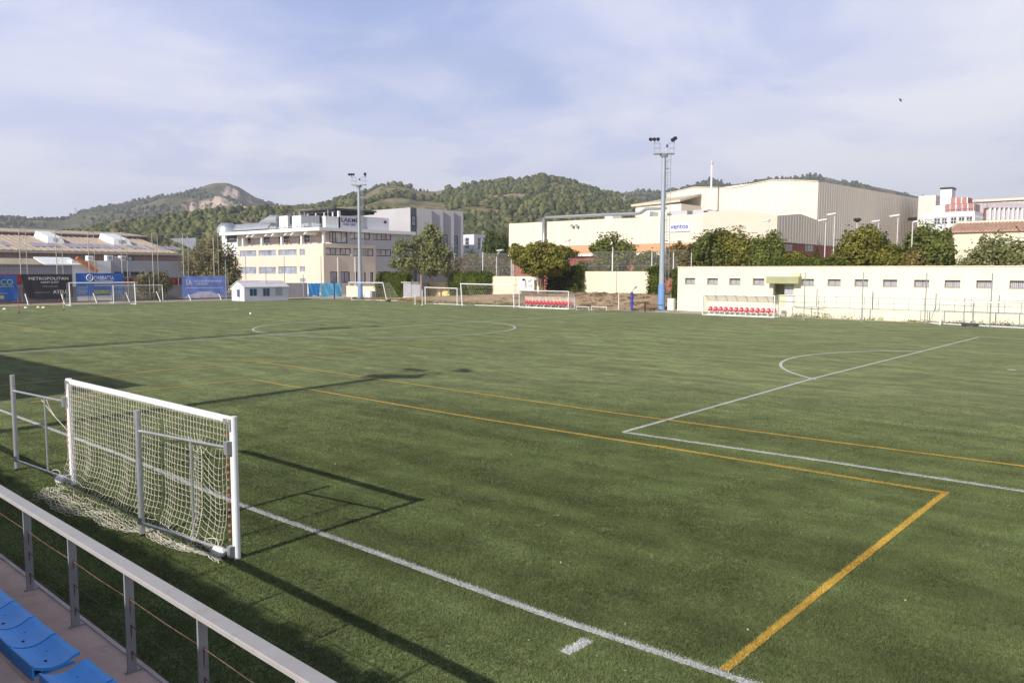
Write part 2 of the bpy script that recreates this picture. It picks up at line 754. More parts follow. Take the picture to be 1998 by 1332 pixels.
HALF = 59.74 / 2
XP = 33.21
gp = lambda *uv: [at_z(u, v) for u, v in uv]
marking('white_line', [(-52, -0.05)] + gp((0, 800), (240, 889), (470, 985), (760, 1088), (1060, 1198), (1462, 1332), (1650, 1392)), 0.105, m_wline)
marking('white_line', gp((1215, 843), (1600, 898.5), (1998, 958.5), (2200, 990)), 0.11, m_wline)
marking('white_line', gp((1217, 843), (1588, 738), (1908, 658)), 0.11, m_wline, 0.008)
marking('white_line', gp((0, 689.5), (270, 672), (620, 646.5), (830, 634), (1060, 619.5), (1200, 611)), 0.12, m_wline)
marking('white_line', [(-52, 59.0), (60, 59.0)], 0.10, m_wline)
marking('white_line', [(33.4, 49.2), (52, 49.2)], 0.10, m_wline)
arc = lambda cx, cy, r, a0, a1, n=90: [(cx + r * math.cos(a0 + (a1 - a0) * i / n), cy + r * math.sin(a0 + (a1 - a0) * i / n)) for i in range(n + 1)]
marking('centre_circle', arc(0, HALF, 9.15, 0, 2 * math.pi, 180), 0.12, m_wline, 0.008)
a_ = math.acos(5.5 / 9.15)
marking('penalty_arc', arc(XP + 5.6, HALF, 9.15, math.pi - a_, math.pi + a_), 0.12, m_wline)
marking('penalty_arc', arc(-XP - 5.5, HALF, 9.15, -a_, a_), 0.12, m_wline)
marking('white_line', [(-XP, HALF - 20.16), (-XP, HALF + 20.16)], 0.12, m_wline)
marking('white_line', [(-50, HALF - 20.16), (-XP, HALF - 20.16)], 0.12, m_wline, 0.008)
marking('white_line', [(-50, HALF + 20.16), (-XP, HALF + 20.16)], 0.12, m_wline, 0.008)
marking('white_line', [(-44.5, HALF - 9.16), (-44.5, HALF + 9.16)], 0.12, m_wline, 0.008)
marking('white_line', [(-50, 0), (-50, 59)], 0.12, m_wline, 0.008)
p0, p1 = at_z(1102, 1274), at_z(1148, 1249)
marking('white_line', [p0, p1], 0.13, m_wline)
p0 = at_z(1966, 720.5)
marking('white_line', [p0, at_z(1982, 722)], 0.2, m_wline)
marking('yellow_line', gp((490, 740), (900, 810.5), (1300, 873.5), (1600, 922), (1848, 962)), 0.10, m_yline, 0.006)
marking('yellow_line', gp((1847, 960), (1640, 1123), (1412, 1308)), 0.10, m_yline, 0.010)
marking('yellow_line', gp((490, 740), (270, 763), (60, 785)), 0.10, m_yline, 0.010)
marking('yellow_line', gp((500, 705), (850, 756), (1200, 806), (1600, 859), (1998, 910), (2200, 938)), 0.10, m_yline, 0.012)
marking('yellow_line', gp((0, 753), (222, 732.7), (492, 705), (757, 678), (949, 660.5), (1158, 643), (1285, 628)), 0.10, m_yline, 0.014)
marking('yellow_line', gp((-60, 626), (0, 632), (110, 648)), 0.10, m_yline, 0.006)
marking('yellow_line', gp((1420, 641), (1532, 627)), 0.09, m_yline, 0.006)
marking('yellow_line', gp((850, 600), (1000, 607), (1300, 622), (1600, 634)), 0.08, m_yline, 0.010)

# upright fibres of the near turf, thinning out with distance where they merge into the sheet
def fibre_mat(name, c0, c1):
    m = bpy.data.materials.new(name)
    m.use_nodes = True
    t = m.node_tree
    t.nodes.clear()
    oi = t.nodes.new('ShaderNodeObjectInfo')
    g_ = t.nodes.new('ShaderNodeNewGeometry')
    n = t.nodes.new('ShaderNodeTexNoise')
    n.inputs['Scale'].default_value = 1.1
    n.inputs['Detail'].default_value = 5
    t.links.new(g_.outputs['Position'], n.inputs['Vector'])
    r = t.nodes.new('ShaderNodeValToRGB')
    r.color_ramp.elements[0].color = (*c0, 1)
    r.color_ramp.elements[1].color = (*c1, 1)
    t.links.new(oi.outputs['Random'], r.inputs[0])
    mr = t.nodes.new('ShaderNodeMapRange')
    for k, x in zip(('From Min', 'From Max', 'To Min', 'To Max'), (0.34, 0.66, 0.70, 1.30)):
        mr.inputs[k].default_value = x
    t.links.new(n.outputs['Fac'], mr.inputs['Value'])
    mp = t.nodes.new('ShaderNodeMapping')
    mp.inputs['Rotation'].default_value = (0, 0, math.radians(3))
    mp.inputs['Scale'].default_value = (0.07, 0.85, 1)
    t.links.new(g_.outputs['Position'], mp.inputs[0])
    nb = t.nodes.new('ShaderNodeTexNoise')
    nb.inputs['Scale'].default_value = 1.0
    nb.inputs['Detail'].default_value = 4
    nb.inputs['Roughness'].default_value = 0.6
    nb.inputs['Distortion'].default_value = 0.35
    t.links.new(mp.outputs[0], nb.inputs['Vector'])
    mb = t.nodes.new('ShaderNodeMapRange')
    for k, x in zip(('From Min', 'From Max', 'To Min', 'To Max'), (0.36, 0.64, 0.76, 1.22)):
        mb.inputs[k].default_value = x
    t.links.new(nb.outputs['Fac'], mb.inputs['Value'])
    mm = t.nodes.new('ShaderNodeMath')
    mm.operation = 'MULTIPLY'
    t.links.new(mr.outputs[0], mm.inputs[0])
    t.links.new(mb.outputs[0], mm.inputs[1])
    sc = t.nodes.new('ShaderNodeVectorMath')
    sc.operation = 'SCALE'
    t.links.new(r.outputs[0], sc.inputs[0])
    t.links.new(mm.outputs[0], sc.inputs['Scale'])
    d = t.nodes.new('ShaderNodeBsdfDiffuse')
    t.links.new(sc.outputs[0], d.inputs['Color'])
    o = t.nodes.new('ShaderNodeOutputMaterial')
    t.links.new(d.outputs[0], o.inputs[0])
    return m


def fibre_group(name, mat, height, radius, seed):
    ng = bpy.data.node_groups.new(name, 'GeometryNodeTree')
    ng.interface.new_socket('Geometry', in_out='INPUT', socket_type='NodeSocketGeometry')
    ng.interface.new_socket('Geometry', in_out='OUTPUT', socket_type='NodeSocketGeometry')
    N = ng.nodes.new
    gi, go = N('NodeGroupInput'), N('NodeGroupOutput')
    at = N('GeometryNodeInputNamedAttribute')
    at.data_type = 'FLOAT'
    at.inputs['Name'].default_value = 'dens'
    ds = N('GeometryNodeDistributePointsOnFaces')
    ds.inputs['Seed'].default_value = seed
    cn = N('GeometryNodeMeshCone')
    cn.inputs['Vertices'].default_value = 3
    cn.inputs['Radius Top'].default_value = radius * 0.25
    cn.inputs['Radius Bottom'].default_value = radius
    cn.inputs['Depth'].default_value = height
    sm_ = N('GeometryNodeSetMaterial')
    sm_.inputs['Material'].default_value = mat
    ip = N('GeometryNodeInstanceOnPoints')
    rv = N('FunctionNodeRandomValue')
    rv.data_type = 'FLOAT_VECTOR'
    rv.inputs['Min'].default_value = (-0.75, -0.75, 0)
    rv.inputs['Max'].default_value = (0.75, 0.75, 6.28)
    rs = N('FunctionNodeRandomValue')
    rs.data_type = 'FLOAT'
    rs.inputs[2].default_value = 0.6
    rs.inputs[3].default_value = 1.3
    L = ng.links.new
    L(gi.outputs[0], ds.inputs['Mesh'])
    L(at.outputs['Attribute'], ds.inputs['Density'])
    L(cn.outputs['Mesh'], sm_.inputs['Geometry'])
    L(ds.outputs['Points'], ip.inputs['Points'])
    L(sm_.outputs[0], ip.inputs['Instance'])
    L(rv.outputs['Value'], ip.inputs['Rotation'])
    L(rs.outputs[1], ip.inputs['Scale'])
    L(ip.outputs[0], go.inputs[0])
    return ng


def fibre_density(x, y):
    d = math.hypot(x - CAM.x, y - CAM.y)
    k = min(1, max(0, (30 - d) / 20))
    return 3000 * k * k * (3 - 2 * k)


NEAR_LINES = [[(p.x, p.y) for p in gp((0, 800), (240, 889), (470, 985), (760, 1088), (1060, 1198), (1462, 1332), (1650, 1392))],
              [(p.x, p.y) for p in gp((1215, 843), (1600, 898.5), (1998, 958.5))], [(p.x, p.y) for p in gp((1217, 843), (1588, 738))],
              [(p.x, p.y) for p in gp((490, 740), (900, 810.5), (1300, 873.5), (1600, 922), (1848, 962))], [(p.x, p.y) for p in gp((1847, 960), (1640, 1123), (1412, 1308))],
              [(p.x, p.y) for p in gp((500, 705), (850, 756), (1200, 806), (1600, 859), (1998, 910))], [(p.x, p.y) for p in gp((1102, 1274), (1148, 1249))]]


def line_dist(x, y):
    best = 9
    for L in NEAR_LINES:
        for (a, b), (c, e) in zip(L[:-1], L[1:]):
            dx, dy = c - a, e - b
            t = max(0, min(1, ((x - a) * dx + (y - b) * dy) / (dx * dx + dy * dy)))
            best = min(best, math.hypot(x - a - t * dx, y - b - t * dy))
    return best


V, Fq, DN = [], [], []
st_ = 0.05
cells = {}
import itertools


def vid(i, j):
    k = (i, j)
    if k not in cells:
        cells[k] = len(V)
        x, y = i * st_, j * st_
        V.append((x, y, 0.001))
        DN.append(0.0 if line_dist(x, y) < 0.068 else fibre_density(x, y))
    return cells[k]


def in_view(x, y):
    d = Vector((x, y, 0)) - CAM
    z = d.dot(FW)
    if z < 1:
        return False
    return abs(d.dot(RT) / z * F) < 1080 and -60 < PH / 2 - d.dot(UP) / z * F < 1400


# coarse blocks first, then fine cells only close to a marking
for bi in range(int(18 / 0.6), int(58 / 0.6)):
    for bj in range(-7, int(24 / 0.6)):
        x, y = (bi + 0.5) * 0.6, (bj + 0.5) * 0.6
        if y < -4.0 or not in_view(x, y) or math.hypot(x - CAM.x, y - CAM.y) > 30.5:
            continue
        if line_dist(x, y) > 0.5:
            q = [vid(bi * 12 + a, bj * 12 + b) for a, b in ((0, 0), (12, 0), (12, 12), (0, 12))]
            Fq.append(q)
        else:
            for a in range(12):
                for b in range(12):
                    Fq.append([vid(bi * 12 + a + c, bj * 12 + b + e) for c, e in ((0, 0), (1, 0), (1, 1), (0, 1))])
me = bpy.data.meshes.new('turf_fibres')
me.from_pydata(V, [], Fq)
ad = me.attributes.new('dens', 'FLOAT', 'POINT')
ad.data.foreach_set('value', np.array(DN, np.float32))
o = bpy.data.objects.new('turf_fibres', me)
COL.objects.link(o)
o.modifiers.new('fibres', 'NODES').node_group = fibre_group('turf_fibre_scatter', fibre_mat('turf_fibre', (0.055, 0.080, 0.025), (0.142, 0.174, 0.068)), 0.024, 0.0038, 3)
tag(o, kind='stuff')


def line_fibres(name, pts, width, mat, seed):
    V, Fq, DN = [], [], []
    for (a, b), (c, e) in zip(pts[:-1], pts[1:]):
        n = max(1, int(math.hypot(c - a, e - b) / 0.5))
        dx, dy = c - a, e - b
        l = math.hypot(dx, dy)
        nx_, ny_ = -dy / l * width / 2, dx / l * width / 2
        for i in range(n):
            q = []
            for t, s in ((i / n, 1), ((i + 1) / n, 1), ((i + 1) / n, -1), (i / n, -1)):
                x, y = a + dx * t + nx_ * s, b + dy * t + ny_ * s
                q.append(len(V))
                V.append((x, y, 0.014))
                DN.append(1.2 * fibre_density(x, y))
            Fq.append(q)
    me = bpy.data.meshes.new(name)
    me.from_pydata(V, [], Fq)
    ad = me.attributes.new('dens', 'FLOAT', 'POINT')
    ad.data.foreach_set('value', np.array(DN, np.float32))
    o = bpy.data.objects.new(name, me)
    COL.objects.link(o)
    o.modifiers.new('fibres', 'NODES').node_group = fibre_group(name + '_scatter', mat, 0.018, 0.0036, seed)
    tag(o, kind='stuff')


fm_w = fibre_mat('white_fibre', (0.26, 0.26, 0.25), (0.52, 0.52, 0.51))
fm_y = fibre_mat('yellow_fibre', (0.32, 0.20, 0.035), (0.58, 0.38, 0.075))
for k, L in enumerate(NEAR_LINES):
    line_fibres('line_fibres', L, (0.115, 0.115, 0.115, 0.10, 0.11, 0.10, 0.14)[k], fm_y if k in (3, 4, 5) else fm_w, 20 + k)

V, Fq = [], []
for k in range(420):
    x, y = rnd.uniform(20, 52), rnd.uniform(-1.5, 34)
    s_ = rnd.uniform(0.008, 0.026)
    a = rnd.uniform(0, 6.28)
    c, e = math.cos(a) * s_, math.sin(a) * s_
    i = len(V)
    z = 0.026
    V += [(x - c, y - e, z), (x + e * 0.5, y - c * 0.5, z + s_ * 0.3), (x + c, y + e, z + s_ * 0.5), (x - e * 0.5, y + c * 0.5, z)]
    Fq.append((i, i + 1, i + 2, i + 3))
me = bpy.data.meshes.new('fallen_leaves')
me.from_pydata(V, [], Fq)
me.materials.append(M('dry_fleck', (0.42, 0.38, 0.28), 0.9, 0.4, 1.3))
o = bpy.data.objects.new('fallen_leaves', me)
COL.objects.link(o)
tag(o, kind='stuff')

# bank behind the far touchline and verge strips
V, Fq = [], []
nx, ny = 90, 16
for i in range(nx + 1):
    for j in range(ny + 1):
        x = -52 + 52.0 * i / nx
        y = 61.8 + 26 * (j / ny) ** 1.6
        top = 1.5 * min(1, max(0, (x + 50) / 36))
        s = min(1, max(0, (y - 62.5) / 8.5))
        z = top * (s * s * (3 - 2 * s)) + 0.012 + (rnd.uniform(-0.07, 0.07) if 0 < j else 0)
        if x > -1.0:
            z = min(z, 0.05 + 0.25 * s)
        V.append((x, y, z))
for i in range(nx):
    for j in range(ny):
        a = i * (ny + 1) + j
        Fq.append((a, a + ny + 1, a + ny + 2, a + 1))
me = bpy.data.meshes.new('earth_bank')
me.from_pydata(V, [], Fq)
me.materials.append(m_dirt)
for p in me.polygons:
    p.use_smooth = True
o = bpy.data.objects.new('earth_bank', me)
COL.objects.link(o)
tag(o, kind='structure')
g = MB()
g.face([(-100, 61.9, 0.002), (-52, 61.9, 0.002), (-52, 100, 0.002), (-100, 100, 0.002)])
g.face([(0, 61.9, 0.002), (80, 61.9, 0.002), (80, 100, 0.002), (0, 100, 0.002)])
g.face([(-75, -5, 0.0), (-56.5, -5, 0.0), (-56.5, 61.9, 0.0), (-75, 61.9, 0.0)])
tag(g.build('pavement', M('pavement_concrete', (0.42, 0.37, 0.29), 0.9, 0.15, 0.8)), kind='structure')
g = MB()
g.box(-58.6, -58.3, -5, 58, -0.02, 0.16)
g.m = 1
g.box(-58.75, -58.62, -5, 58, -0.02, 0.30)
tag(g.build('kerb_wall', [M('pale_kerb', (0.62, 0.53, 0.42), 0.9, 0.1, 1), M('brown_timber', (0.13, 0.07, 0.06), 0.9)]), kind='structure')

# ------------------------------------------------------------------ the stand (near side)
STZ = 0.45
g = MB()
g.box(18, 56, -5.05, -4.03, -0.05, STZ)
k = 0
while k < 7:
    y1 = -5.05 - 0.86 * k
    z = 0.86 + 0.56 * k
    g.box(18, 56, y1 - 0.86, y1 - 0.002, -0.05, z)
    k += 1
o = tag(g.build('stand_terrace', m_conc), kind='structure')
swing(o)
g = MB()
YB = -11.2
tp = lambda x: (-1.98 - 0.016 * (x - 26) - YB) / 1.85  # unseen wall; sloping, stepped top shaped to cast the ragged shadow on the turf
n = 90
for i in range(n):
    xa, xb = 19 + 36.0 * i / n, 19 + 36.0 * (i + 1) / n
    s = 0.018 * (1 if i % 2 else -1) + rnd.uniform(-0.012, 0.012)
    za = tp((xa + xb) / 2) + s
    g.box(xa, xb - 0.0005, YB - 0.25, YB, -0.05, za)
tag(g.build('stand_shadow_wall', m_conc), kind='structure')

# platform paint line / coping edge
g = MB()
g.box(18, 56, -4.028, -3.99, 0.0, STZ + 0.012)
swing(tag(g.build('kerb_coping', M('pale_coping', (0.50, 0.44, 0.40), 0.9, 0.15, 3, 0.2, 40)), kind='structure'))

# clubhouse behind the stand, whose roof shades the left of the turf
cl = thing('clubhouse', (-10, -16, 0), 'long concrete clubhouse behind the near touchline', 'building')
g = MB()
hol = [(3 + 6 * i, 6 + 6 * i, 1.0, 2.6) for i in range(8)]
g.facade((-40, -10.4, 0), (1, 0, 0), 57, 7.9, hol, 0.2, (0, 1, 0))
g.face([(17, -10.4, 0), (17, -24, 0), (17, -24, 7.9), (17, -10.4, 7.9)])
g.face([(-40, -10.4, 0), (-40, -24, 0), (-40, -24, 7.9), (-40, -10.4, 7.9)])
g.face([(-40, -24, 0), (17, -24, 0), (17, -24, 7.9), (-40, -24, 7.9)])
g.build('wall', m_cream, cl)
g = MB()
g.box(-40.4, 17.45, -24.4, -10.05, 7.9, 8.28)
g.build('roof', m_conc, cl)
for h in hol:
    g = MB()
    g.box(-40 + h[0], -40 + h[1], -10.62, -10.58, h[2], h[3])
    g.build('window', m_pane, cl)

# guard rail of the stand
rail = thing('guard_rail', (36, -4.16, STZ), 'grey steel guard rail with rusty wires in front of the blue seats', 'railing')
m_rail = M('rail_paint', (0.36, 0.345, 0.335), 0.45, 0.06, 4.0, 0.05, 60, dirt=((0.27, 0.23, 0.20), 7, 0.55, 0.6), spec=0.5)
m_post = M('rail_post_paint', (0.23, 0.235, 0.25), 0.5, 0.1, 5, dirt=((0.16, 0.07, 0.03), 5, 0.60, 0.6))
m_rust = M('rusty_wire', (0.13, 0.085, 0.06), 0.8, 0.4, 12, dirt=((0.10, 0.05, 0.03), 20, 0.5, 0.8))
m_ruststain = M('rust_stain', (0.15, 0.07, 0.038), 0.9, 0.5, 25)
RZ = 1.405
g = MB()
prof = [(-4.195, RZ - 0.040), (-4.07, RZ - 0.040), (-4.065, RZ - 0.035), (-4.065, RZ - 0.006), (-4.072, RZ), (-4.189, RZ), (-4.195, RZ - 0.006)]
g.prism([(19, y, z) for y, z in prof], (36, 0, 0))
g.build('handrail', m_rail, rail)
base = [at_z(48, 1160, STZ), at_z(137, 1232, STZ), at_z(250, 1325, STZ)]
sp = (base[2].x - base[0].x) / 2
WZ = [RZ - 0.29, RZ - 0.53, RZ - 0.77]
for i in range(-11, 8):
    x = base[0].x + sp * i - 0.10
    g = MB()
    g.box(x - 0.0125, x + 0.0125, -4.18, -4.105, STZ, RZ - 0.046)
    g.box(x - 0.02, x + 0.02, -4.20, -4.06, STZ, STZ + 0.012)
    po = g.build('post', m_post, rail)
    if -2 <= i <= 5:
        for wz in WZ:
            g = MB()
            L = rnd.uniform(0.08, 0.17)
            xx = x + 0.0135
            g.face([(xx, -4.149, wz + 0.012), (xx, -4.132, wz + 0.014), (xx, -4.135, wz - L * 0.6), (xx, -4.141, wz - L), (xx, -4.147, wz - L * 0.7)])
            g.build('rust_streak', m_ruststain, po)
for wz in WZ:
    g = MB()
    pts = []
    for i in range(-11, 8):
        x = base[0].x + sp * i - 0.10
        pts.append((x, -4.14, wz))
        if i < 7:
            pts.append((x + sp / 2, -4.14 + rnd.uniform(-.004, .004), wz - rnd.uniform(0.002, 0.012)))
    g.tube(pts, 0.0042, 6)
    g.build('wire', m_rust, rail)

rail.location.y += 0.03
swing(rail, -0.020)

# blue seats: shallow moulded pans
m_seat = M('blue_plastic', (0.05, 0.37, 0.92), 0.42, 0.10, 4, 0.05, 90, dirt=((0.10, 0.14, 0.22), 7, 0.66, 0.35))
m_hole = M('seat_bolt', (0.02, 0.02, 0.03), 0.7)


def seat_mesh():
    g = MB()
    w, d, n, k = 0.485, 0.34, 10, 8
    top, bot = [], []
    for i in range(n + 1):
        for j in range(k + 1):
            x = -w / 2 + w * i / n
            y = -d + d * j / k
            s = j / k
            z = -0.055 * math.sin(math.pi * min(1, s * 1.05)) + 0.012 * s
            z -= 0.010 * math.cos(math.pi * x / w)
            if j == k:
                z -= 0.012
            top.append((x, y, z))
            bot.append((x * 0.985, y * 0.985, z - 0.028))
    i0 = 0
    g.v = top + bot
    N = len(top)
    for i in range(n):
        for j in range(k):
            a = i * (k + 1) + j
            g.f.append((a, a + k + 1, a + k + 2, a + 1))
            g.f.append((N + a, N + a + 1, N + a + k + 2, N + a + k + 1))
    ring = [(i, 0) for i in range(n)] + [(n, j) for j in range(k)] + [(i, k) for i in range(n, 0, -1)] + [(0, j) for j in range(k, 0, -1)]
    idx = [i * (k + 1) + j for i, j in ring]
    for a, b in zip(idx, idx[1:] + idx[:1]):
        g.f.append((a, b, N + b, N + a)[::-1])
    # back lip and under-skirt
    g.mi = [0] * len(g.f)
    g.box(-w / 2 + 0.005, w / 2 - 0.005, -d - 0.012, -d + 0.004, -0.115, 0.010)
    g.box(-w / 2 + 0.03, -w / 2 + 0.06, -d + 0.02, -0.03, -0.10, -0.085)
    g.box(w / 2 - 0.06, w / 2 - 0.03, -d + 0.02, -0.03, -0.10, -0.085)
    return g


sm = None
xs = [38.57, 38.06, 37.42, 36.91, 36.40, 35.89, 35.38, 34.87, 34.36, 33.85]
names = ['lone blue seat beyond the gap in the front row', 'blue seat just right of the gap in the front row', 'blue seat just left of the gap in the front row']
for i, xr in enumerate(xs):
    lab = names[i] if i < 3 else 'blue plastic seat %s seats left of the gap in the front row' % ('', '', '', 'two', 'three', 'four', 'five', 'six', 'seven', 'eight')[i]
    st = thing('stadium_seat', (xr - 0.245, -4.68, 0.905), lab, 'seat', 'blue seats in the front row of the stand')
    if sm is None:
        o = seat_mesh().build('seat_pan', m_seat, st, smooth=False, local=True)
        sm = o.data
        sb = []
        for (a, b) in ((0.08, -0.2), (-0.09, -0.13)):
            g = MB()
            g.tube([(a, b, -0.075), (a, b, -0.050)], 0.012, 10)
            sb.append(g.build('bolt', m_hole, st, local=True).data)
        g = MB()
        g.box(-0.16, 0.16, -0.30, -0.26, -0.11, -0.085)
        g.box(-0.02, 0.02, -0.26, -0.10, -0.11, -0.085)
        sk = g.build('bracket', m_dark, st, local=True).data
    else:
        for nm, mm in (('seat_pan', sm), ('bolt', sb[0]), ('bolt', sb[1]), ('bracket', sk)):
            c = bpy.data.objects.new(nm, mm)
            COL.objects.link(c)
            c.parent = st
    st.rotation_euler = (0, 0, rnd.uniform(-0.012, 0.012))
for i in range(8):
    xr = 37.9 - 0.51 * i
    lab = 'second row blue seat, %s from the right end of that row' % ('first', 'second', 'third', 'fourth', 'fifth', 'sixth', 'seventh', 'eighth')[i]
    st = thing('stadium_seat', (xr - 0.245, -5.56, 1.46), lab, 'seat', 'blue seats in the second row of the stand')
    for nm, mm in (('seat_pan', sm), ('bolt', sb[0]), ('bolt', sb[1]), ('bracket', sk)):
        c = bpy.data.objects.new(nm, mm)
        COL.objects.link(c)
        c.parent = st

# ------------------------------------------------------------------ foreground folding goal
m_goal = M('goal_white', (0.80, 0.80, 0.80), 0.3, 0.05, 3.0, dirt=((0.5, 0.5, 0.48), 8, 0.64, 0.5))
m_net = M('net_cord', (0.62, 0.58, 0.48), 0.9, 0.12, 9)
m_clip = M('red_clip', (0.60, 0.16, 0.17), 0.5)
GL, GR, GY, GH = 28.42, 34.20, -1.48, 1.99
goal = thing('folding_goal', ((GL + GR) / 2, GY, 0), 'large white football goal with folded grey side frames and a draped net', 'goal')
g = MB()
g.tube([(GL + 0.045, GY, GH - 0.055), (GR - 0.045, GY, GH - 0.055)], 0.052, 16)
g.build('crossbar', m_goal, goal, True)
for x in (GL, GR):
    g = MB()
    g.tube([(x, GY, 0), (x, GY, GH + 0.002)], 0.052, 16)
    g.build('upright', m_goal, goal, True)
    g = MB()
    q_ = 1 if x == GL else -1
    g.box(min(x + q_ * 0.05, x + q_ * 0.17), max(x + q_ * 0.05, x + q_ * 0.17), GY - 0.058, GY - 0.050, GH - 0.085, GH - 0.03)
    g.box(x - 0.025, x + 0.025, GY - 0.060, GY - 0.050, GH - 0.20, GH - 0.03)
    g.build('corner_joint', m_alu, goal)
for (ux, fx, fy) in ((GL, 26.43, -1.80), (GR, 32.26, -1.92)):
    g = MB()
    g.tube([(fx, fy, 0.04), (fx, fy, 1.91)], 0.045, 12)
    fp = g.build('frame_post', m_alu, goal, True)
    g = MB()
    g.box(fx - 0.03, fx + 0.03, fy - 0.03, fy + 0.03, 0.0, 0.04)
    g.build('foot', m_dark, fp)
    d = Vector((ux - fx, GY - 0.07 - fy, 0))
    q = lambda s, z: Vector((fx, fy, 0)) + d * s + Vector((0, 0, z))
    zt = z_at((fx, fy), 840 if ux == GR else 762)
    g = MB()
    g.tube([q(0, zt), q(0.975, zt - 0.03)], 0.021, 10)
    g.build('top_bar', m_alu, goal, True)
    g = MB()
    g.tube([q(0, 0.20), q(0.975, 0.12)], 0.024, 10)
    g.build('bottom_bar', m_alu, goal, True)
    g = MB()
    s = 0.60 if ux == GR else 0.62
    g.tube([q(s, zt - 0.03), q(s, 0.16)], 0.019, 10)
    g.build('middle_bar', m_alu, goal, True)
    g = MB()
    g.box(ux - 0.05, ux + 0.03, GY - 0.12, GY - 0.05, zt - 0.12, zt + 0.06)
    g.build('hinge', m_alu, goal)
    g = MB()
    g.box(ux - 0.05, ux + 0.03, GY - 0.12, GY - 0.05, 0.05, 0.2)
    g.build('hinge', m_alu, goal)
    for kz in range(16):
        z = 0.16 + kz * 0.105 + rnd.uniform(-.012, .012)
        g = MB()
        a = -0.055 if ux == GR else 0.0
        g.box(ux + a - 0.010, ux + a + 0.008, GY - 0.075, GY - 0.05, z, z + 0.028)
        g.build('net_clip', m_clip, goal)
    # sandbag-like counterweight and rope loop
    g = MB()
    g.tube([(ux - 0.36, GY - 0.14, 0.07), (ux - 0.30, GY - 0.14, 0.085), (ux - 0.17, GY - 0.13, 0.085), (ux - 0.12, GY - 0.13, 0.07)], [0.035, 0.075, 0.075, 0.03], 12)
    g.build('counterweight', m_goal, goal, True)
    g = MB()
    pts = []
    for i in range(30):
        t = i / 29 * 2 * math.pi * 1.3
        pts.append((ux - 0.38 + 0.13 * math.cos(t), GY - 0.16 + 0.04 * math.sin(2 * t), 0.13 + 0.12 * math.sin(t)))
    g.tube(pts, 0.006, 5)
    g.build('rope', m_net, goal)
g = MB()
g.tube([(27.55, -1.66, 1.52), (27.9, -1.6, 1.28), (28.36, -1.5, 1.0)], 0.007, 5)
g.tube([(27.75, -1.64, 1.55), (27.8, -1.62, 1.40), (27.95, -1.58, 1.25)], 0.007, 5)
g.build('tie_rope', m_net, goal)

# the net: knots on a draped surface, cords between knots
NX, NT = 62, 34
PIN = 33.50


def net_pt(i, j):
    u = i / (NX - 1)
    x = GL + 0.05 + (GR - GL - 0.10) * u
    L = j / (NT - 1) * 2.9                        # cord length from the crossbar
    hang = 1.74
    wav = 0.020 * math.sin(u * 21) + 0.022 * math.sin(u * 47 + 1.3) + 0.015 * math.sin(L * 5 + u * 9)
    if L < hang:
        s = L / hang
        z = GH - 0.09 - L * 0.985
        y = GY - 0.06 - 0.05 * s + wav * s
        b = max(0, (s - 0.72) / 0.28)
        y -= 0.20 * b * b * (1 - 0.6 * u)
    else:
        t = (L - hang) / (2.9 - hang)
        w = 0.74 * (1 - u) * min(1, 0.25 + u / 0.22) + 0.06
        z = max(0.012, 0.19 * (1 - t * 5)) + 0.030 * abs(math.sin(t * 17 + u * 60)) * min(1, t * 4)
        y = GY - 0.11 - 0.20 * (1 - 0.6 * u) + wav - w * t * (0.85 + 0.15 * math.sin(u * 26)) + 0.02 * math.sin(t * 37 + u * 70)
        x += -0.10 * t * (1 - u) ** 2 + 0.05 * math.sin(t * 9 + u * 30) + 0.03 * math.sin(t * 31 + u * 80)
    # gathered fold tied up near the right frame
    k = min(1, max(0, (L - 0.30) / 0.25))
    dx = x - PIN
    if L < hang + 0.2:
        x -= k * 0.24 * math.tanh(dx / 0.10) * math.exp(-(dx / 0.42) ** 2)
        y -= k * 0.10 * math.exp(-(dx / 0.12) ** 2)
        z += 0.06 * max(0, 1 - abs(L - 0.55) / 0.35) * math.exp(-(dx / 0.3) ** 2)
    if x > PIN and L < hang + 0.1:
        t = min(1, (x - PIN) / (GR - PIN))
        z -= k * 0.20 * math.sin(math.pi * t) * (1 - 0.6 * L / hang)
        z = max(z, 0.015)
    return Vector((x + rnd.uniform(-.005, .005), y + rnd.uniform(-.006, .006), max(0.012, z + rnd.uniform(-.005, .005))))


K = [[net_pt(i, j) for j in range(NT)] for i in range(NX)]
g = MB()
for i in range(NX):
    g.tube(K[i], 0.0031, 3, cap=False)
for j in range(NT):
    pts = []
    for i in range(NX):
        pts.append(K[i][j])
        if i < NX - 1:
            mpt = (K[i][j] + K[i + 1][j]) / 2
            pts.append(mpt - Vector((0, 0, min(0.016, max(0, mpt.z - 0.012)))))
    g.tube(pts, 0.0031, 3, cap=False)
# heap of net left over on the ground
for k in range(4):
    u = rnd.random() ** 1.6
    x = 28.6 + 3.4 * u + rnd.uniform(-0.2, 0.2)
    y = -1.75 - 0.5 * (1 - u) * rnd.random() - 0.1 * rnd.random()
    pts = []
    a = rnd.uniform(0, 6.28)
    for q in range(12):
        a += rnd.uniform(-0.7, 0.7)
        x += 0.09 * math.cos(a)
        y += 0.06 * math.sin(a)
        y = min(max(y, -2.40 + 0.5 * (x - 29.4) / 2.9), -1.62)
        pts.append((x, y, 0.012 + 0.05 * rnd.random()))
    g.tube(pts, 0.0031, 3, cap=False)
g.build('net', m_net, goal)


# ------------------------------------------------------------------ foliage helpers
def lf(name, a, b, c, t=0.42):
    return leaf_mat(name, a, b, c, t)


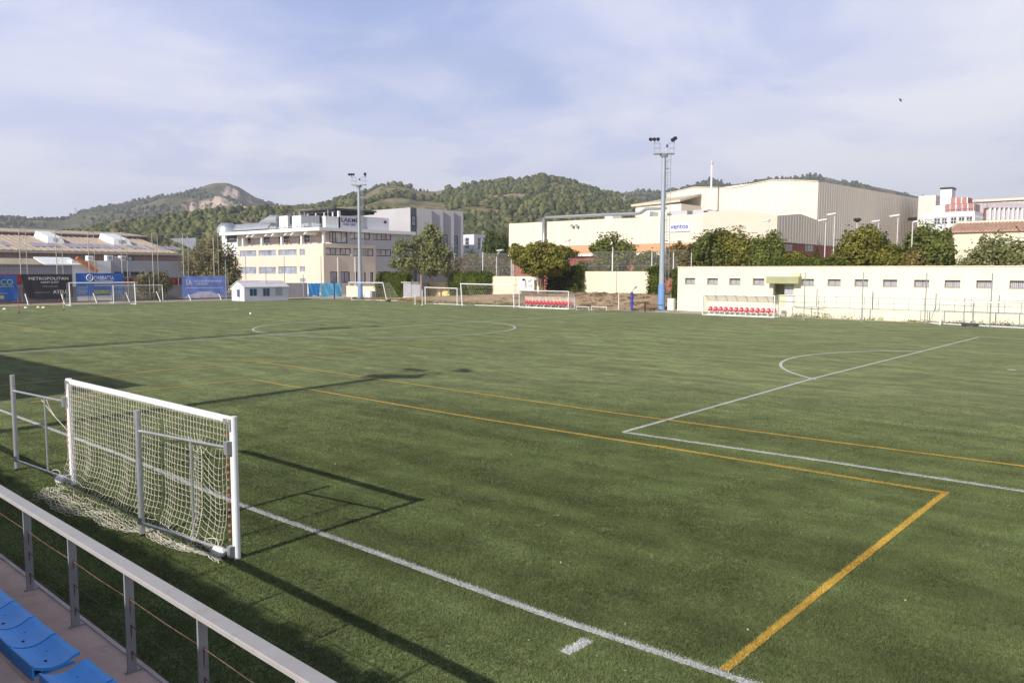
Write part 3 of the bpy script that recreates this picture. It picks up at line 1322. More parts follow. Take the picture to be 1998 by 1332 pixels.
lm_green = lf('leaf_green', (0.09, 0.115, 0.028), (0.175, 0.20, 0.05), (0.30, 0.31, 0.09))
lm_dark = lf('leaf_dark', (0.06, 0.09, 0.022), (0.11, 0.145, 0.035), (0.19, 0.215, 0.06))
lm_hedge = lf('leaf_hedge', (0.06, 0.085, 0.016), (0.125, 0.16, 0.028), (0.22, 0.245, 0.05))
lm_olive = lf('leaf_olive', (0.15, 0.14, 0.065), (0.24, 0.215, 0.105), (0.35, 0.31, 0.17))
lm_silver = lf('leaf_silver', (0.15, 0.165, 0.055), (0.24, 0.25, 0.10), (0.38, 0.38, 0.20))
lm_russet = lf('leaf_russet', (0.16, 0.12, 0.04), (0.25, 0.20, 0.07), (0.34, 0.28, 0.10))
lm_yellow = lf('leaf_yellowgreen', (0.12, 0.13, 0.022), (0.22, 0.215, 0.04), (0.36, 0.33, 0.08))
lm_dry = lf('leaf_dry', (0.16, 0.13, 0.085), (0.25, 0.20, 0.135), (0.35, 0.29, 0.20))


def leaves(C, R, n, size, clumps=40, shell=0.55, spread=0.22, droop=0.0):
    """leaf quads clustered in an ellipsoid volume; returns V (4n,3)"""
    C = np.array(C, float)
    R = np.array(R, float)
    d = nr.normal(size=(clumps, 3))
    d /= np.linalg.norm(d, axis=1)[:, None]
    rad = shell + (1 - shell) * nr.rand(clumps, 1) ** 0.6
    cc = d * rad * (0.86 + 0.28 * nr.rand(clumps, 1))
    ci = nr.randint(0, clumps, n)
    off = np.clip(nr.normal(size=(n, 3)), -1.5, 1.5) * spread * (0.6 + 0.8 * nr.rand(clumps)[ci][:, None])
    p = cc[ci] + off
    p[:, 2] -= droop * np.abs(nr.normal(size=n))
    # blades face outward from their spray and from the crown, as foliage does
    nn = off / (np.linalg.norm(off, axis=1)[:, None] + 1e-6) * 0.7 + p * 0.6 + nr.normal(size=(n, 3)) * 0.45 + np.array([0, 0, 0.25])
    nn /= np.linalg.norm(nn, axis=1)[:, None]
    p = C + p * R
    a = np.cross(nn, nr.normal(size=(n, 3)))
    a /= np.linalg.norm(a, axis=1)[:, None]
    b = np.cross(nn, a)
    s = size * (0.55 + 0.9 * nr.rand(n, 1))
    s = s * 1.25
    a *= s
    b *= s * 0.7
    V = np.stack([p - a * 0.5, p - b * 0.5, p + a * 0.5, p + b * 0.5], 1).reshape(-1, 3)
    return V


def leaf_obj(name, parts, mat, parent=None):
    V = np.concatenate(parts)
    return np_mesh(name, V, np.arange(len(V)).reshape(-1, 4), mat, parent)


def tree(name, label, cat, base, H, W, trunk_h, mat, balls=None, n=5000, leaf=0.24, lobes=5, group=None, bark=None, D=None, tr=None, spread=0.22, shell=0.5, clumps=38, droop=0, airy=0.0, lowfrac=0.0):
    bx, by, bz = base
    D = D or W
    n = int(n * 1.5)
    t = thing(name, (bx, by, bz), label, cat, group)
    tr = tr or max(0.06, H * 0.018)
    g = MB()
    top = bz + trunk_h + (H - trunk_h) * 0.75
    lean = rnd.uniform(-0.2, 0.2)
    g.tube([(bx, by, bz - 0.1), (bx + lean * 0.2, by, bz + trunk_h * 0.5), (bx + lean * 0.5, by, bz + trunk_h), (bx + lean, by, top)], [tr * 1.25, tr, tr * 0.85, tr * 0.2], 8)
    for k in range(7):
        a = k * 2.4 + rnd.uniform(-.4, .4)
        z0 = bz + trunk_h * rnd.uniform(0.75, 1.15)
        l = W * rnd.uniform(0.25, 0.42)
        z1 = z0 + (H - trunk_h) * rnd.uniform(0.25, 0.6)
        g.tube([(bx + lean * 0.4, by, z0), (bx + l * 0.5 * math.cos(a), by + l * 0.5 * math.sin(a), z0 + (z1 - z0) * 0.6), (bx + l * math.cos(a), by + l * math.sin(a), z1)], [tr * 0.55, tr * 0.35, tr * 0.12], 5)
    g.build('trunk', bark or m_bark, t)
    hc = H - trunk_h * (1 - lowfrac)
    cz = bz + H - hc / 2
    P = []
    if balls:
        tot = sum(r[1] * r[3] for r in balls)
        for (c_, r_, _z, r2) in balls:
            P.append(leaves((c_.x, c_.y + rnd.uniform(-0.35, 0.35) * r_, c_.z), (r_, r_ * 0.9, r2), int(n * r_ * r2 / tot), leaf, max(12, clumps // 2), shell, spread, droop))
        leaf_obj('crown', P, mat, t)
        return t
    P.append(leaves((bx + lean, by, cz), (W * 0.40, D * 0.40, hc * 0.42), int(n * (0.45 - airy)), leaf, clumps, shell, spread, droop))
    for k in range(lobes):
        a = 2 * math.pi * k / lobes + rnd.uniform(-.5, .5)
        rr = rnd.uniform(0.22, 0.34)
        lz = cz + hc * rnd.uniform(-0.28, 0.26)
        P.append(leaves((bx + lean + W * rr * math.cos(a), by + D * rr * math.sin(a), lz), (W * rnd.uniform(0.18, 0.27), D * rnd.uniform(0.18, 0.27), hc * rnd.uniform(0.18, 0.27)), int(n * 0.55 / lobes), leaf, max(10, clumps // 2), shell, spread * 1.1, droop))
    leaf_obj('crown', P, mat, t)
    return t


def hedge(label, x0, x1, y0, y1, z0, z1, mat, n=5000, leaf=0.2, lumpy=0.12):
    m = n
    p = np.empty((m, 3))
    f = nr.randint(0, 4, m)
    u, v, w = nr.rand(m), nr.rand(m), nr.rand(m)
    p[:, 0] = x0 + (x1 - x0) * u
    p[:, 1] = np.where(f == 0, y0 + (y1 - y0) * v, np.where(f == 1, y1, y0))
    p[:, 2] = np.where(f == 0, z1, z0 + (z1 - z0) * w)
    e = f == 3
    p[e, 0] = np.where(u[e] < 0.5, x0, x1)
    p[e, 1] = y0 + (y1 - y0) * v[e]
    p += nr.normal(size=(m, 3)) * lumpy
    p += 0.15 * np.sin(p[:, [1, 2, 0]] * 2.3)
    a = nr.normal(size=(m, 3))
    a /= np.linalg.norm(a, axis=1)[:, None]
    b = np.cross(a, nr.normal(size=(m, 3)))
    b /= np.linalg.norm(b, axis=1)[:, None]
    s = leaf * (0.6 + 0.8 * nr.rand(m, 1))
    V = np.stack([p - a * s / 2, p - b * s / 3, p + a * s / 2, p + b * s / 3], 1).reshape(-1, 3)
    i = 0.12
    c = np.array([[x0 + i, y0 + i, z0], [x1 - i, y0 + i, z0], [x1 - i, y1 - i, z0], [x0 + i, y1 - i, z0], [x0 + i, y0 + i, z1 - i], [x1 - i, y0 + i, z1 - i], [x1 - i, y1 - i, z1 - i], [x0 + i, y1 - i, z1 - i]])
    k = len(V)
    Fq = np.concatenate([np.arange(k).reshape(-1, 4), k + np.array([[0, 1, 5, 4], [1, 2, 6, 5], [2, 3, 7, 6], [3, 0, 4, 7], [4, 5, 6, 7]])])
    o = np_mesh('hedge', np.concatenate([V, c]), Fq, mat)
    return tag(o, label, 'hedge')


# ------------------------------------------------------------------ hills
def hill_mat(name, c_dry, c_grn, c_rock, rockpos):
    m = bpy.data.materials.new(name)
    m.use_nodes = True
    t = m.node_tree
    b = t.nodes['Principled BSDF']
    b.inputs['Roughness'].default_value = 1.0
    b.inputs['Specular IOR Level'].default_value = 0.0
    g_ = t.nodes.new('ShaderNodeNewGeometry')

    def noise(s, d, r=0.6):
        n = t.nodes.new('ShaderNodeTexNoise')
        n.inputs['Scale'].default_value = s
        n.inputs['Detail'].default_value = d
        n.inputs['Roughness'].default_value = r
        t.links.new(g_.outputs['Position'], n.inputs['Vector'])
        return n.outputs['Fac']

    def mix(f, a, bb):
        n = t.nodes.new('ShaderNodeMix')
        n.data_type = 'RGBA'
        t.links.new(f, n.inputs['Factor'])
        for k, v in (('A', a), ('B', bb)):
            if isinstance(v, tuple):
                n.inputs[k].default_value = (*v, 1)
            else:
                t.links.new(v, n.inputs[k])
        return n.outputs['Result']

    def ramp(f, p0, p1):
        r = t.nodes.new('ShaderNodeValToRGB')
        r.color_ramp.elements[0].position = p0
        r.color_ramp.elements[1].position = p1
        t.links.new(f, r.inputs[0])
        return r.outputs[0]

    c = mix(ramp(noise(0.02, 6), 0.42, 0.58), c_dry, c_grn)
    c = mix(ramp(noise(0.12, 4), 0.45, 0.7), c, tuple(x * 0.5 for x in c_grn))
    if rockpos:
        at = t.nodes.new('ShaderNodeAttribute')
        at.attribute_name = 'rock'
        n2 = t.nodes.new('ShaderNodeMath')
        n2.operation = 'MULTIPLY_ADD'
        t.links.new(noise(0.05, 5), n2.inputs[0])
        n2.inputs[1].default_value = 0.9
        n2.inputs[2].default_value = -0.45
        n3 = t.nodes.new('ShaderNodeMath')
        n3.operation = 'ADD'
        t.links.new(n2.outputs[0], n3.inputs[0])
        t.links.new(at.outputs['Fac'], n3.inputs[1])
        rc = mix(noise(0.03, 5), c_rock, tuple(x * 0.65 for x in c_rock))
        c = mix(ramp(n3.outputs[0], 0.45, 0.62), c, rc)
    t.links.new(c, b.inputs['Base Color'])
    return m


def vnoise(seed):
    r = np.random.RandomState(seed)
    G = r.rand(64, 64)

    def f(x, y):
        x = np.mod(x, 63)
        y = np.mod(y, 63)
        i, j = np.floor(x).astype(int), np.floor(y).astype(int)
        a, b = x - i, y - j
        a = a * a * (3 - 2 * a)
        b = b * b * (3 - 2 * b)
        return G[i, j] * (1 - a) * (1 - b) + G[i + 1, j] * a * (1 - b) + G[i, j + 1] * (1 - a) * b + G[i + 1, j + 1] * a * b - 0.5
    return f


def blob_template(seed, n=7, m=4):
    r = np.random.RandomState(seed)
    V = [(0, 0, -0.35)]
    for j in range(1, m):
        ph = -0.5 * math.pi + math.pi * j / m
        for i in range(n):
            th = 2 * math.pi * (i + 0.5 * (j % 2)) / n
            q = 0.5 * (0.42 + 0.95 * r.rand())
            V.append((q * math.cos(ph) * math.cos(th), q * math.cos(ph) * math.sin(th), 0.5 * math.sin(ph) * (0.85 + 0.3 * r.rand())))
    V.append((0, 0, 0.55))
    V = np.array(V)
    Fq = []
    for i in range(n):
        Fq.append((0, 1 + (i + 1) % n, 1 + i))
        for j in range(m - 2):
            a, b = 1 + j * n + i, 1 + j * n + (i + 1) % n
            Fq.append((a, b, b + n))
            Fq.append((a, b + n, a + n))
        k = 1 + (m - 2) * n
        Fq.append((k + i, k + (i + 1) % n, len(V) - 1))
    return V, np.array(Fq)


BLOBS = [blob_template(s) for s in range(14)]


def hill(name, sky, Dr, D0, seed, mat, tree_n, tree_mat, tree_h, rock=None, amp=0.05, dens=None, ext=0.25, back=1.5):
    us = np.array([p[0] for p in sky], float)
    vsv = np.array([p[1] for p in sky], float)
    NU, NS = 260, 46
    U = np.linspace(us[0], us[-1], NU)
    Vv = np.interp(U, us, vsv)
    f1, f2 = vnoise(seed), vnoise(seed + 1)
    S = np.linspace(0, back, NS)
    az = np.arctan2((U - PW / 2) / F * math.cos(0), 1.0)
    dirs = []
    for u in U:
        d = ray(u, 530)
        l = math.hypot(d.x, d.y)
        dirs.append((d.x / l, d.y / l))
    dirs = np.array(dirs)
    zr = np.array([at_d(u, v, Dr).z for u, v in zip(U, Vv)])
    X = np.zeros((NU, NS))
    Y = np.zeros((NU, NS))
    Z = np.zeros((NU, NS))
    for j, s in enumerate(S):
        D = D0 + (Dr - D0) * s
        wob = 1 + 0.05 * f1(U * 0.012, np.full(NU, s * 4)) * (1 if s != 1 else 0)
        X[:, j] = CAM.x + dirs[:, 0] * D * wob
        Y[:, j] = CAM.y + dirs[:, 1] * D * wob
        if s <= 1:
            prof = s ** 0.95
            env = math.sin(math.pi * min(1, s)) + 0.03
        else:
            prof = 1 - 0.9 * (s - 1)
            env = 0.3
        nz = f1(X[:, j] / (Dr * 0.09) + 7, Y[:, j] / (Dr * 0.09) + 3) + 0.5 * f2(X[:, j] / (Dr * 0.035), Y[:, j] / (Dr * 0.035))
        Z[:, j] = zr * prof + nz * Dr * amp * env - (3 if j == 0 else 0)
    if rock:
        Ug, Sg = np.meshgrid(U, S, indexing='ij')
        K_ = np.zeros((NU, NS))
        for (u0, s0, ru, rs, st) in rock:
            K_ = np.maximum(K_, st * np.exp(-((Ug - u0) / ru) ** 2 - ((Sg - s0) / rs) ** 2))
        Z += np.clip(K_ - 0.35, 0, 1) * 34 * (f2(Ug * 0.16 + 3, Sg * 26) + 0.6 * f1(Ug * 0.37, Sg * 60)) * (np.abs(Sg - 1) > 0.03)
    V = np.stack([X, Y, Z], -1).reshape(-1, 3)
    I = np.arange(NU * NS).reshape(NU, NS)
    Fq = np.stack([I[:-1, :-1], I[1:, :-1], I[1:, 1:], I[:-1, 1:]], -1).reshape(-1, 4)
    o = np_mesh(name, V, Fq, mat, smooth=True)
    tag(o, kind='structure')
    RK = np.zeros((NU, NS))
    if rock:
        Ug, Sg = np.meshgrid(U, S, indexing='ij')
        for (u0, s0, ru, rs, st) in rock:
            RK = np.maximum(RK, st * np.exp(-((Ug - u0) / ru) ** 2 - ((Sg - s0) / rs) ** 2))
        at = o.data.attributes.new('rock', 'FLOAT', 'POINT')
        at.data.foreach_set('value', RK.ravel().astype(np.float32))
    # woods on the slope
    f3 = vnoise(seed + 9)
    Vs, Fs = [], []
    off = 0
    cnt = 0
    tries = 0
    while cnt < tree_n and tries < tree_n * 6:
        tries += 1
        i = rnd.uniform(0, NU - 1.01)
        j = rnd.uniform(0.04, 1.03) / back * (NS - 1)
        ii, jj = int(i), int(j)
        a, b = i - ii, j - jj
        w = lambda A: A[ii, jj] * (1 - a) * (1 - b) + A[ii + 1, jj] * a * (1 - b) + A[ii, jj + 1] * (1 - a) * b + A[ii + 1, jj + 1] * a * b
        x, y, z = w(X), w(Y), w(Z)
        if w(RK) > 0.42 and rnd.random() < 0.9:
            continue
        dn = float(f3(np.array([x / (Dr * 0.05)]), np.array([y / (Dr * 0.05)]))[0]) + 0.5
        uu = us[0] + (us[-1] - us[0]) * i / (NU - 1)
        lim = dens(uu, j / (NS - 1) * back) if dens else 0.6
        if dn > lim + 0.25 * rnd.random() - 0.1:
            continue
        h = tree_h * rnd.choice((rnd.uniform(0.25, 0.6), rnd.uniform(0.5, 1.2)))
        wd = h * rnd.uniform(0.7, 1.1)
        T, Fc = BLOBS[rnd.randrange(14)]
        th = rnd.uniform(0, 6.28)
        c, s = math.cos(th), math.sin(th)
        q = np.empty_like(T)
        q[:, 0] = x + wd * (T[:, 0] * c - T[:, 1] * s)
        q[:, 1] = y + wd * (T[:, 0] * s + T[:, 1] * c)
        q[:, 2] = z + h * (T[:, 2] + 0.32)
        Vs.append(q)
        Fs.append(Fc + off)
        off += len(T)
        cnt += 1
    w_ = np_mesh('woods', np.concatenate(Vs), np.concatenate(Fs), tree_mat)
    tag(w_, kind='stuff')
    return X, Y, Z, U


lm_pine = lf('pine_green', (0.055, 0.070, 0.026), (0.110, 0.120, 0.042), (0.190, 0.185, 0.075), 0.12)
lm_pinefar = lf('pine_far', (0.045, 0.060, 0.032), (0.080, 0.095, 0.045), (0.130, 0.135, 0.070), 0.1)
hm_far = hill_mat('far_hill_ground', (0.25, 0.20, 0.13), (0.12, 0.12, 0.065), (0.68, 0.53, 0.41), True)
hm_mid = hill_mat('mid_hill_ground', (0.34, 0.27, 0.165), (0.17, 0.155, 0.075), (0.4, 0.3, 0.2), False)

left_sky = [(-330, 452), (-160, 444), (0, 434), (60, 432), (130, 428), (160, 414), (200, 404), (270, 392), (330, 382), (380, 372), (420, 362), (450, 359), (470, 365), (500, 384), (530, 397), (560, 405), (620, 412), (720, 424), (860, 440)]
rock = [(415, 0.60, 55, 0.09, 1.1), (480, 0.57, 55, 0.08, 1.0), (455, 0.84, 24, 0.10, 0.85), (437, 0.74, 26, 0.07, 0.8), (492, 0.86, 10, 0.10, 0.6), (545, 0.78, 28, 0.12, 1.1), (375, 0.62, 28, 0.05, 0.75), (215, 0.45, 18, 0.05, 0.6)]
hill('hill', left_sky, 1500, 620, 21, hm_far, 12000, lm_pinefar, 5.5, rock, 0.018, dens=lambda u, s: 0.62)
near_sky = [(-60, 470), (60, 466), (170, 456), (215, 443), (280, 433), (340, 428), (400, 419), (470, 413), (540, 408), (600, 408), (650, 404), (720, 402), (820, 415)]
hill('hill', near_sky, 560, 260, 33, hm_mid, 8000, lm_pine, 4.6, None, 0.014, dens=lambda u, s: 0.70 if u < 450 else 0.40)
mid_sky = [(440, 424), (520, 413), (570, 409), (620, 406), (650, 396), (680, 387), (720, 377), (745, 364), (775, 363), (800, 367), (815, 373), (850, 374), (880, 368), (920, 362), (960, 356), (990, 353), (1030, 352), (1058, 346), (1080, 353), (1110, 357), (1140, 366), (1190, 381), (1240, 399), (1330, 424), (1450, 445)]
hill('hill', mid_sky, 820, 330, 47, hm_mid, 16000, lm_pine, 5.4, None, 0.016, dens=lambda u, s: 0.70 if u > 870 else (0.38 if s < 0.72 else 0.52))
right_sky = [(1020, 415), (1150, 398), (1190, 380), (1240, 372), (1290, 375), (1340, 366), (1370, 353), (1385, 348), (1410, 359), (1440, 361), (1480, 354), (1530, 350), (1580, 342), (1610, 348), (1650, 358), (1700, 365), (1740, 373), (1780, 383), (1850, 393), (2000, 402), (2350, 415)]
hill('hill', right_sky, 1350, 600, 59, hm_far, 8000, lm_pinefar, 6.0, None, 0.016, dens=lambda u, s: 0.62)

# ------------------------------------------------------------------ windows and buildings
WCACHE = {}


def window(parent, O, ex, w, h, nrm, depth, cols=2, rows=1, fm=None, pm=None, fw=0.07, name='window'):
    """framed window set in an opening whose outer lower-left corner is O; frame > pane"""
    fm = fm or m_frame
    pm = pm or m_pane
    ex, nrm = Vector(ex), Vector(nrm)
    key = (round(w, 2), round(h, 2), tuple(ex), tuple(nrm), round(depth, 2), cols, rows, fm.name, pm.name, fw)
    pos = Vector(O) - nrm * depth
    if key not in WCACHE:
        g = MB()
        ez = Vector((0, 0, 1))
        bar = lambda a0, a1, b0, b1: g.obox(ex * ((a0 + a1) / 2) + ez * ((b0 + b1) / 2) + nrm * 0.03, ex, nrm, ez, (a1 - a0) / 2, 0.028, (b1 - b0) / 2)
        bar(0, w, 0, fw)
        bar(0, w, h - fw, h)
        bar(0, fw, fw, h - fw)
        bar(w - fw, w, fw, h - fw)
        for c in range(1, cols):
            x = w * c / cols
            bar(x - fw * 0.4, x + fw * 0.4, fw, h - fw)
        for r in range(1, rows):
            z = h * r / rows
            g.obox(ex * (w / 2) + ez * z + nrm * 0.028, ex, nrm, ez, w / 2 - fw, 0.024, fw * 0.35)
        me = bpy.data.meshes.new(name)
        me.from_pydata(g.v, [], g.f)
        me.materials.append(fm)
        p = bpy.data.meshes.new('pane')
        q = [ex * 0.01 + ez * 0.01, ex * (w - 0.01) + ez * 0.01, ex * (w - 0.01) + ez * (h - 0.01), ex * 0.01 + ez * (h - 0.01)]
        q = [x - nrm * 0.002 for x in q] + [x + nrm * 0.006 for x in q]
        p.from_pydata([tuple(x) for x in q], [], [(0, 3, 2, 1), (4, 5, 6, 7), (0, 1, 5, 4), (1, 2, 6, 5), (2, 3, 7, 6), (3, 0, 4, 7)])
        p.materials.append(pm)
        WCACHE[key] = (me, p)
    me, p = WCACHE[key]
    f = link_mesh(name, me, parent, pos)
    c = link_mesh('pane', p, f)
    return f


FY = (0, -1, 0)     # outward normal of walls facing the pitch (south)
EX = (1, 0, 0)
FX = (1, 0, 0)      # outward normal of walls facing east
EY = (0, 1, 0)


def py_rect(u0, u1, v0, v1, Y):
    a, b = at_y(u0, (v0 + v1) / 2, Y), at_y(u1, (v0 + v1) / 2, Y)
    um = (u0 + u1) / 2
    return a.x, b.x, at_y(um, v1, Y).z, at_y(um, v0, Y).z


def px_rect(u0, u1, v0, v1, X):
    a, b = at_x(u0, (v0 + v1) / 2, X), at_x(u1, (v0 + v1) / 2, X)
    um = (u0 + u1) / 2
    return a.y, b.y, at_x(um, v1, X).z, at_x(um, v0, X).z


# ---- changing rooms, right
YC = 67.0
cx0 = at_y(1322, 560, YC).x
cx1 = 62.0
zr = at_y(1660, 519, YC).z
ch = thing('changing_rooms', (cx0 + 20, YC, 0), 'long low cream changing room block with a row of small windows', 'building')
m_chw = M('pale_yellow_render', (0.71, 0.67, 0.52), 0.9, 0.04, 0.5, 0.1, 25, dirt=((0.52, 0.47, 0.36), 0.9, 0.58, 0.38), stretch=(2.2, 2.2, 0.3))
m_olive = M('olive_green_paint', (0.34, 0.35, 0.19), 0.7, 0.08, 1.0)
wins = []
for (u0, u1, v0, v1) in [(1337, 1356, 541.5, 553), (1380, 1400.5, 542, 553.5), (1423, 1444.5, 542, 554), (1469, 1491, 543, 555), (1564, 1588, 543.5, 557), (1615, 1640, 544, 558), (1667.5, 1694, 545, 559), (1723, 1750, 546, 559.5), (1784, 1812, 547, 560), (1843.5, 1873, 547.5, 561), (1905.5, 1936, 547.5, 562.5), (1970, 2003, 548, 563), (2040, 2074, 548.5, 564)]:
    a, b, c, d = py_rect(u0, u1, v0, v1, YC)
    wins.append((a, b, c, d))
wz0 = sum(w[2] for w in wins) / len(wins)
wz1 = sum(w[3] for w in wins) / len(wins)
wsz = 1.18
wins = [((a + b) / 2 - wsz / 2, (a + b) / 2 + wsz / 2, wz0, wz1) for a, b, c, d in wins]
da, db, dc, dd = py_rect(1508, 1548, 553, 612, YC)
dc = 0.9
holes = [(a - cx0, b - cx0, c, d) for a, b, c, d in wins] + [(da - cx0, db - cx0, dc, dd)]
g = MB()
g.facade((cx0, YC, 0), EX, cx1 - cx0, zr - 0.1, holes, 0.38, FY)
g.face([(cx0, YC, 0), (cx0, YC + 9, 0), (cx0, YC + 9, zr - 0.1), (cx0, YC, zr - 0.1)])
g.face([(cx1, YC, 0), (cx1, YC + 9, 0), (cx1, YC + 9, zr - 0.1), (cx1, YC, zr - 0.1)])
g.build('wall', m_chw, ch)
g = MB()
g.box(cx0 - 0.06, cx1, YC - 0.07, YC + 9.1, zr - 0.1, zr)
g.build('roof', M('pale_coping_roof', (0.66, 0.58, 0.50), 0.9, 0.08, 2), ch)
m_blind = M('frosted_pane', (0.44, 0.44, 0.48), 0.35, 0.1, 2)
for a, b, c, d in wins:
    f = window(ch, (a, YC, c), EX, b - a, d - c, FY, 0.34, 2, 1, M('window_frame_brown', (0.30, 0.26, 0.24), 0.6), m_blind, 0.06)
    g = MB()
    n = 9
    for i in range(n):
        x = a + (b - a) * (i + 0.5) / n
        g.tube([(x, YC - 0.0 + 0.12, c + 0.01), (x, YC + 0.12, d - 0.01)], 0.008, 4)
    g.build('bars', m_dark, f)
    g = MB()
    g.box(a - 0.05, b + 0.05, YC - 0.05, YC - 0.002, c - 0.05, c - 0.002)
    g.build('sill', M('grey_sill', (0.42, 0.40, 0.38), 0.9), f)
# green porch and recessed doorway
g = MB()
g.box(da - 0.35, db + 0.75, YC - 0.85, YC - 0.004, dd, dd + 0.66)
g.build('porch', m_olive, ch)
g = MB()
g.box(db - 0.05, db + 0.70, YC - 0.45, YC - 0.004, dd + 0.665, dd + 0.98)
g.build('porch_box', M('olive_pale_paint', (0.62, 0.60, 0.36), 0.8), ch)
g = MB()
g.box(da, db, YC + 1.2, YC + 1.3, dc, dd)
g.box(da - 0.1, da - 0.002, YC + 0.302, YC + 1.3, dc, dd)
g.box(da, db, YC + 0.302, YC + 1.19, dd, dd + 0.1)
g.build('doorway_back', m_olive, ch)
g = MB()
g.box(db - 0.95, db - 0.03, YC + 0.18, YC + 0.24, dc, dd - 0.06)
dr = g.build('door', M('grey_door', (0.40, 0.40, 0.42), 0.5), ch)
g = MB()
g.tube([(db - 0.86, YC + 0.16, dc + 1.0), (db - 0.74, YC + 0.15, dc + 1.0)], 0.02, 6)
g.build('handle', m_dark, dr)
g = MB()
for z in (0.4, 1.0):
    g.tube([(at_y(1397, 560, YC).x, YC - 0.04, 1.0), (at_y(1397, 560, YC).x, YC - 0.04, wz0 - 0.1)], 0.03, 6)
    break
g.build('downpipe', m_ltgrey, ch)

# ramp wall in front of it
YR = 63.4
rw = thing('ramp_wall', (at_z(1700, 630).x, YR, 0), 'low pale yellow retaining wall of the ramp before the changing rooms', 'wall')
xa, xb = at_y(1524, 610, YR).x, 60
g = MB()
g.box(xa, xb, YR, YC - 0.01, 0, 0.86)
g.build('wall', m_chw, rw)
x1 = at_y(1528, 590, YR + 0.4).x
x2 = at_y(1547, 590, YR + 0.4).x
g = MB()
g.box(x1 - 0.3, x2 + 0.1, YR + 0.3, YR + 0.5, 0.86, 1.95)
g.m = 1
g.box(x1 + 0.35, x2 + 0.1, YR + 0.27, YR + 0.298, 0.86, 1.93)
g.build('parapet', [M('lime_panel', (0.72, 0.78, 0.42), 0.8), M('white_panel', (0.72, 0.72, 0.75), 0.7)], rw)

# railing on the ramp
rl = thing('ramp_railing', (24, YR + 0.15, 0.86), 'thin pale steel railing along the top of the ramp wall', 'railing')
xs_ = [at_y(u, 600, YR + 0.15).x for u in (1513, 1570, 1597, 1608, 1631, 1658, 1686, 1714, 1744, 1773, 1803, 1833, 1863, 1895, 1927, 1960, 1993, 2030)]
for x in xs_:
    g = MB()
    g.tube([(x, YR + 0.15, 0.86), (x, YR + 0.15, 1.90)], 0.024, 6)
    g.build('post', m_galv, rl)
for z in (1.88, 1.40):
    g = MB()
    g.tube([(xs_[0], YR + 0.15, z), (xs_[-1] + 12, YR + 0.15, z)], 0.024, 6)
    g.build('rail', m_galv, rl)
# lower handrail near the pitch
rl2 = thing('pitch_barrier', (20, 61.6, 0), 'grey tubular barrier at pitch level before the ramp wall', 'railing')
for x in [at_y(u, 610, 61.6).x for u in (1546, 1583, 1683, 1797, 1810, 1843, 1933, 1990)]:
    g = MB()
    g.tube([(x, 61.6, 0), (x, 61.6, 1.02)], 0.03, 6)
    g.build('post', m_galv, rl2)
g = MB()
g.tube([(at_y(1843, 600, 61.6).x, 61.6, 1.02), (58, 61.6, 1.02)], 0.028, 6)
g.build('rail', m_galv, rl2)
g = MB()
g.tube([(at_y(1546, 600, 62.4).x, 62.4, 1.35), (at_y(1600, 600, 62.4).x, 62.4, 1.3), (at_y(1612, 604, 62.4).x, 62.4, 0.9), (at_y(1594, 604, 62.4).x, 62.4, 0.95)], 0.03, 6)
g.build('ramp_handrail', m_galv, rl2)

# ball-stop posts in front of the changing rooms
for i, (u, v0, v1, lab) in enumerate([(1568, 531, 624, 'tall thin grey ball stop post just right of the green porch'), (1681, 531, 627, 'tall thin grey ball stop post before the seventh window'), (1804, 532, 631, 'tall thin grey ball stop post left of the leaning net goal'), (1931, 533, 638, 'tall thin grey ball stop post at the right behind the leaning goal')]):
    P = at_z(u, v1)
    t = thing('net_post', (P.x, P.y, 0), lab, 'post', 'tall thin posts before the changing rooms')
    g = MB()
    g.tube([(P.x, P.y, 0), (P.x, P.y, z_at(P, v0))], 0.042, 8)
    g.build('pole', m_galv, t)
    g = MB()
    g.box(P.x - 0.1, P.x + 0.1, P.y - 0.1, P.y + 0.1, 0, 0.03)
    g.build('base_plate', m_galv, t)
for i, (u, v0, v1, lab) in enumerate([(1593, 563, 603, 'short dark post on the ramp, first from the porch'), (1702, 568, 605, 'short dark post on the ramp, second from the porch'), (1825, 572, 608, 'short dark post on the ramp, third from the porch'), (1948, 576, 610, 'short dark post on the ramp, last at the right')]):
    P = at_y(u, v1, YR + 0.7)
    g = MB()
    g.tube([(P.x, P.y, 0.86), (P.x, P.y, z_at(P, v0))], 0.05, 8)
    g.box(P.x - 0.09, P.x + 0.09, P.y - 0.09, P.y + 0.09, 0.86, 0.885)
    tag(g.build('ramp_post', m_greypaint), lab, 'post', 'short posts on the ramp')


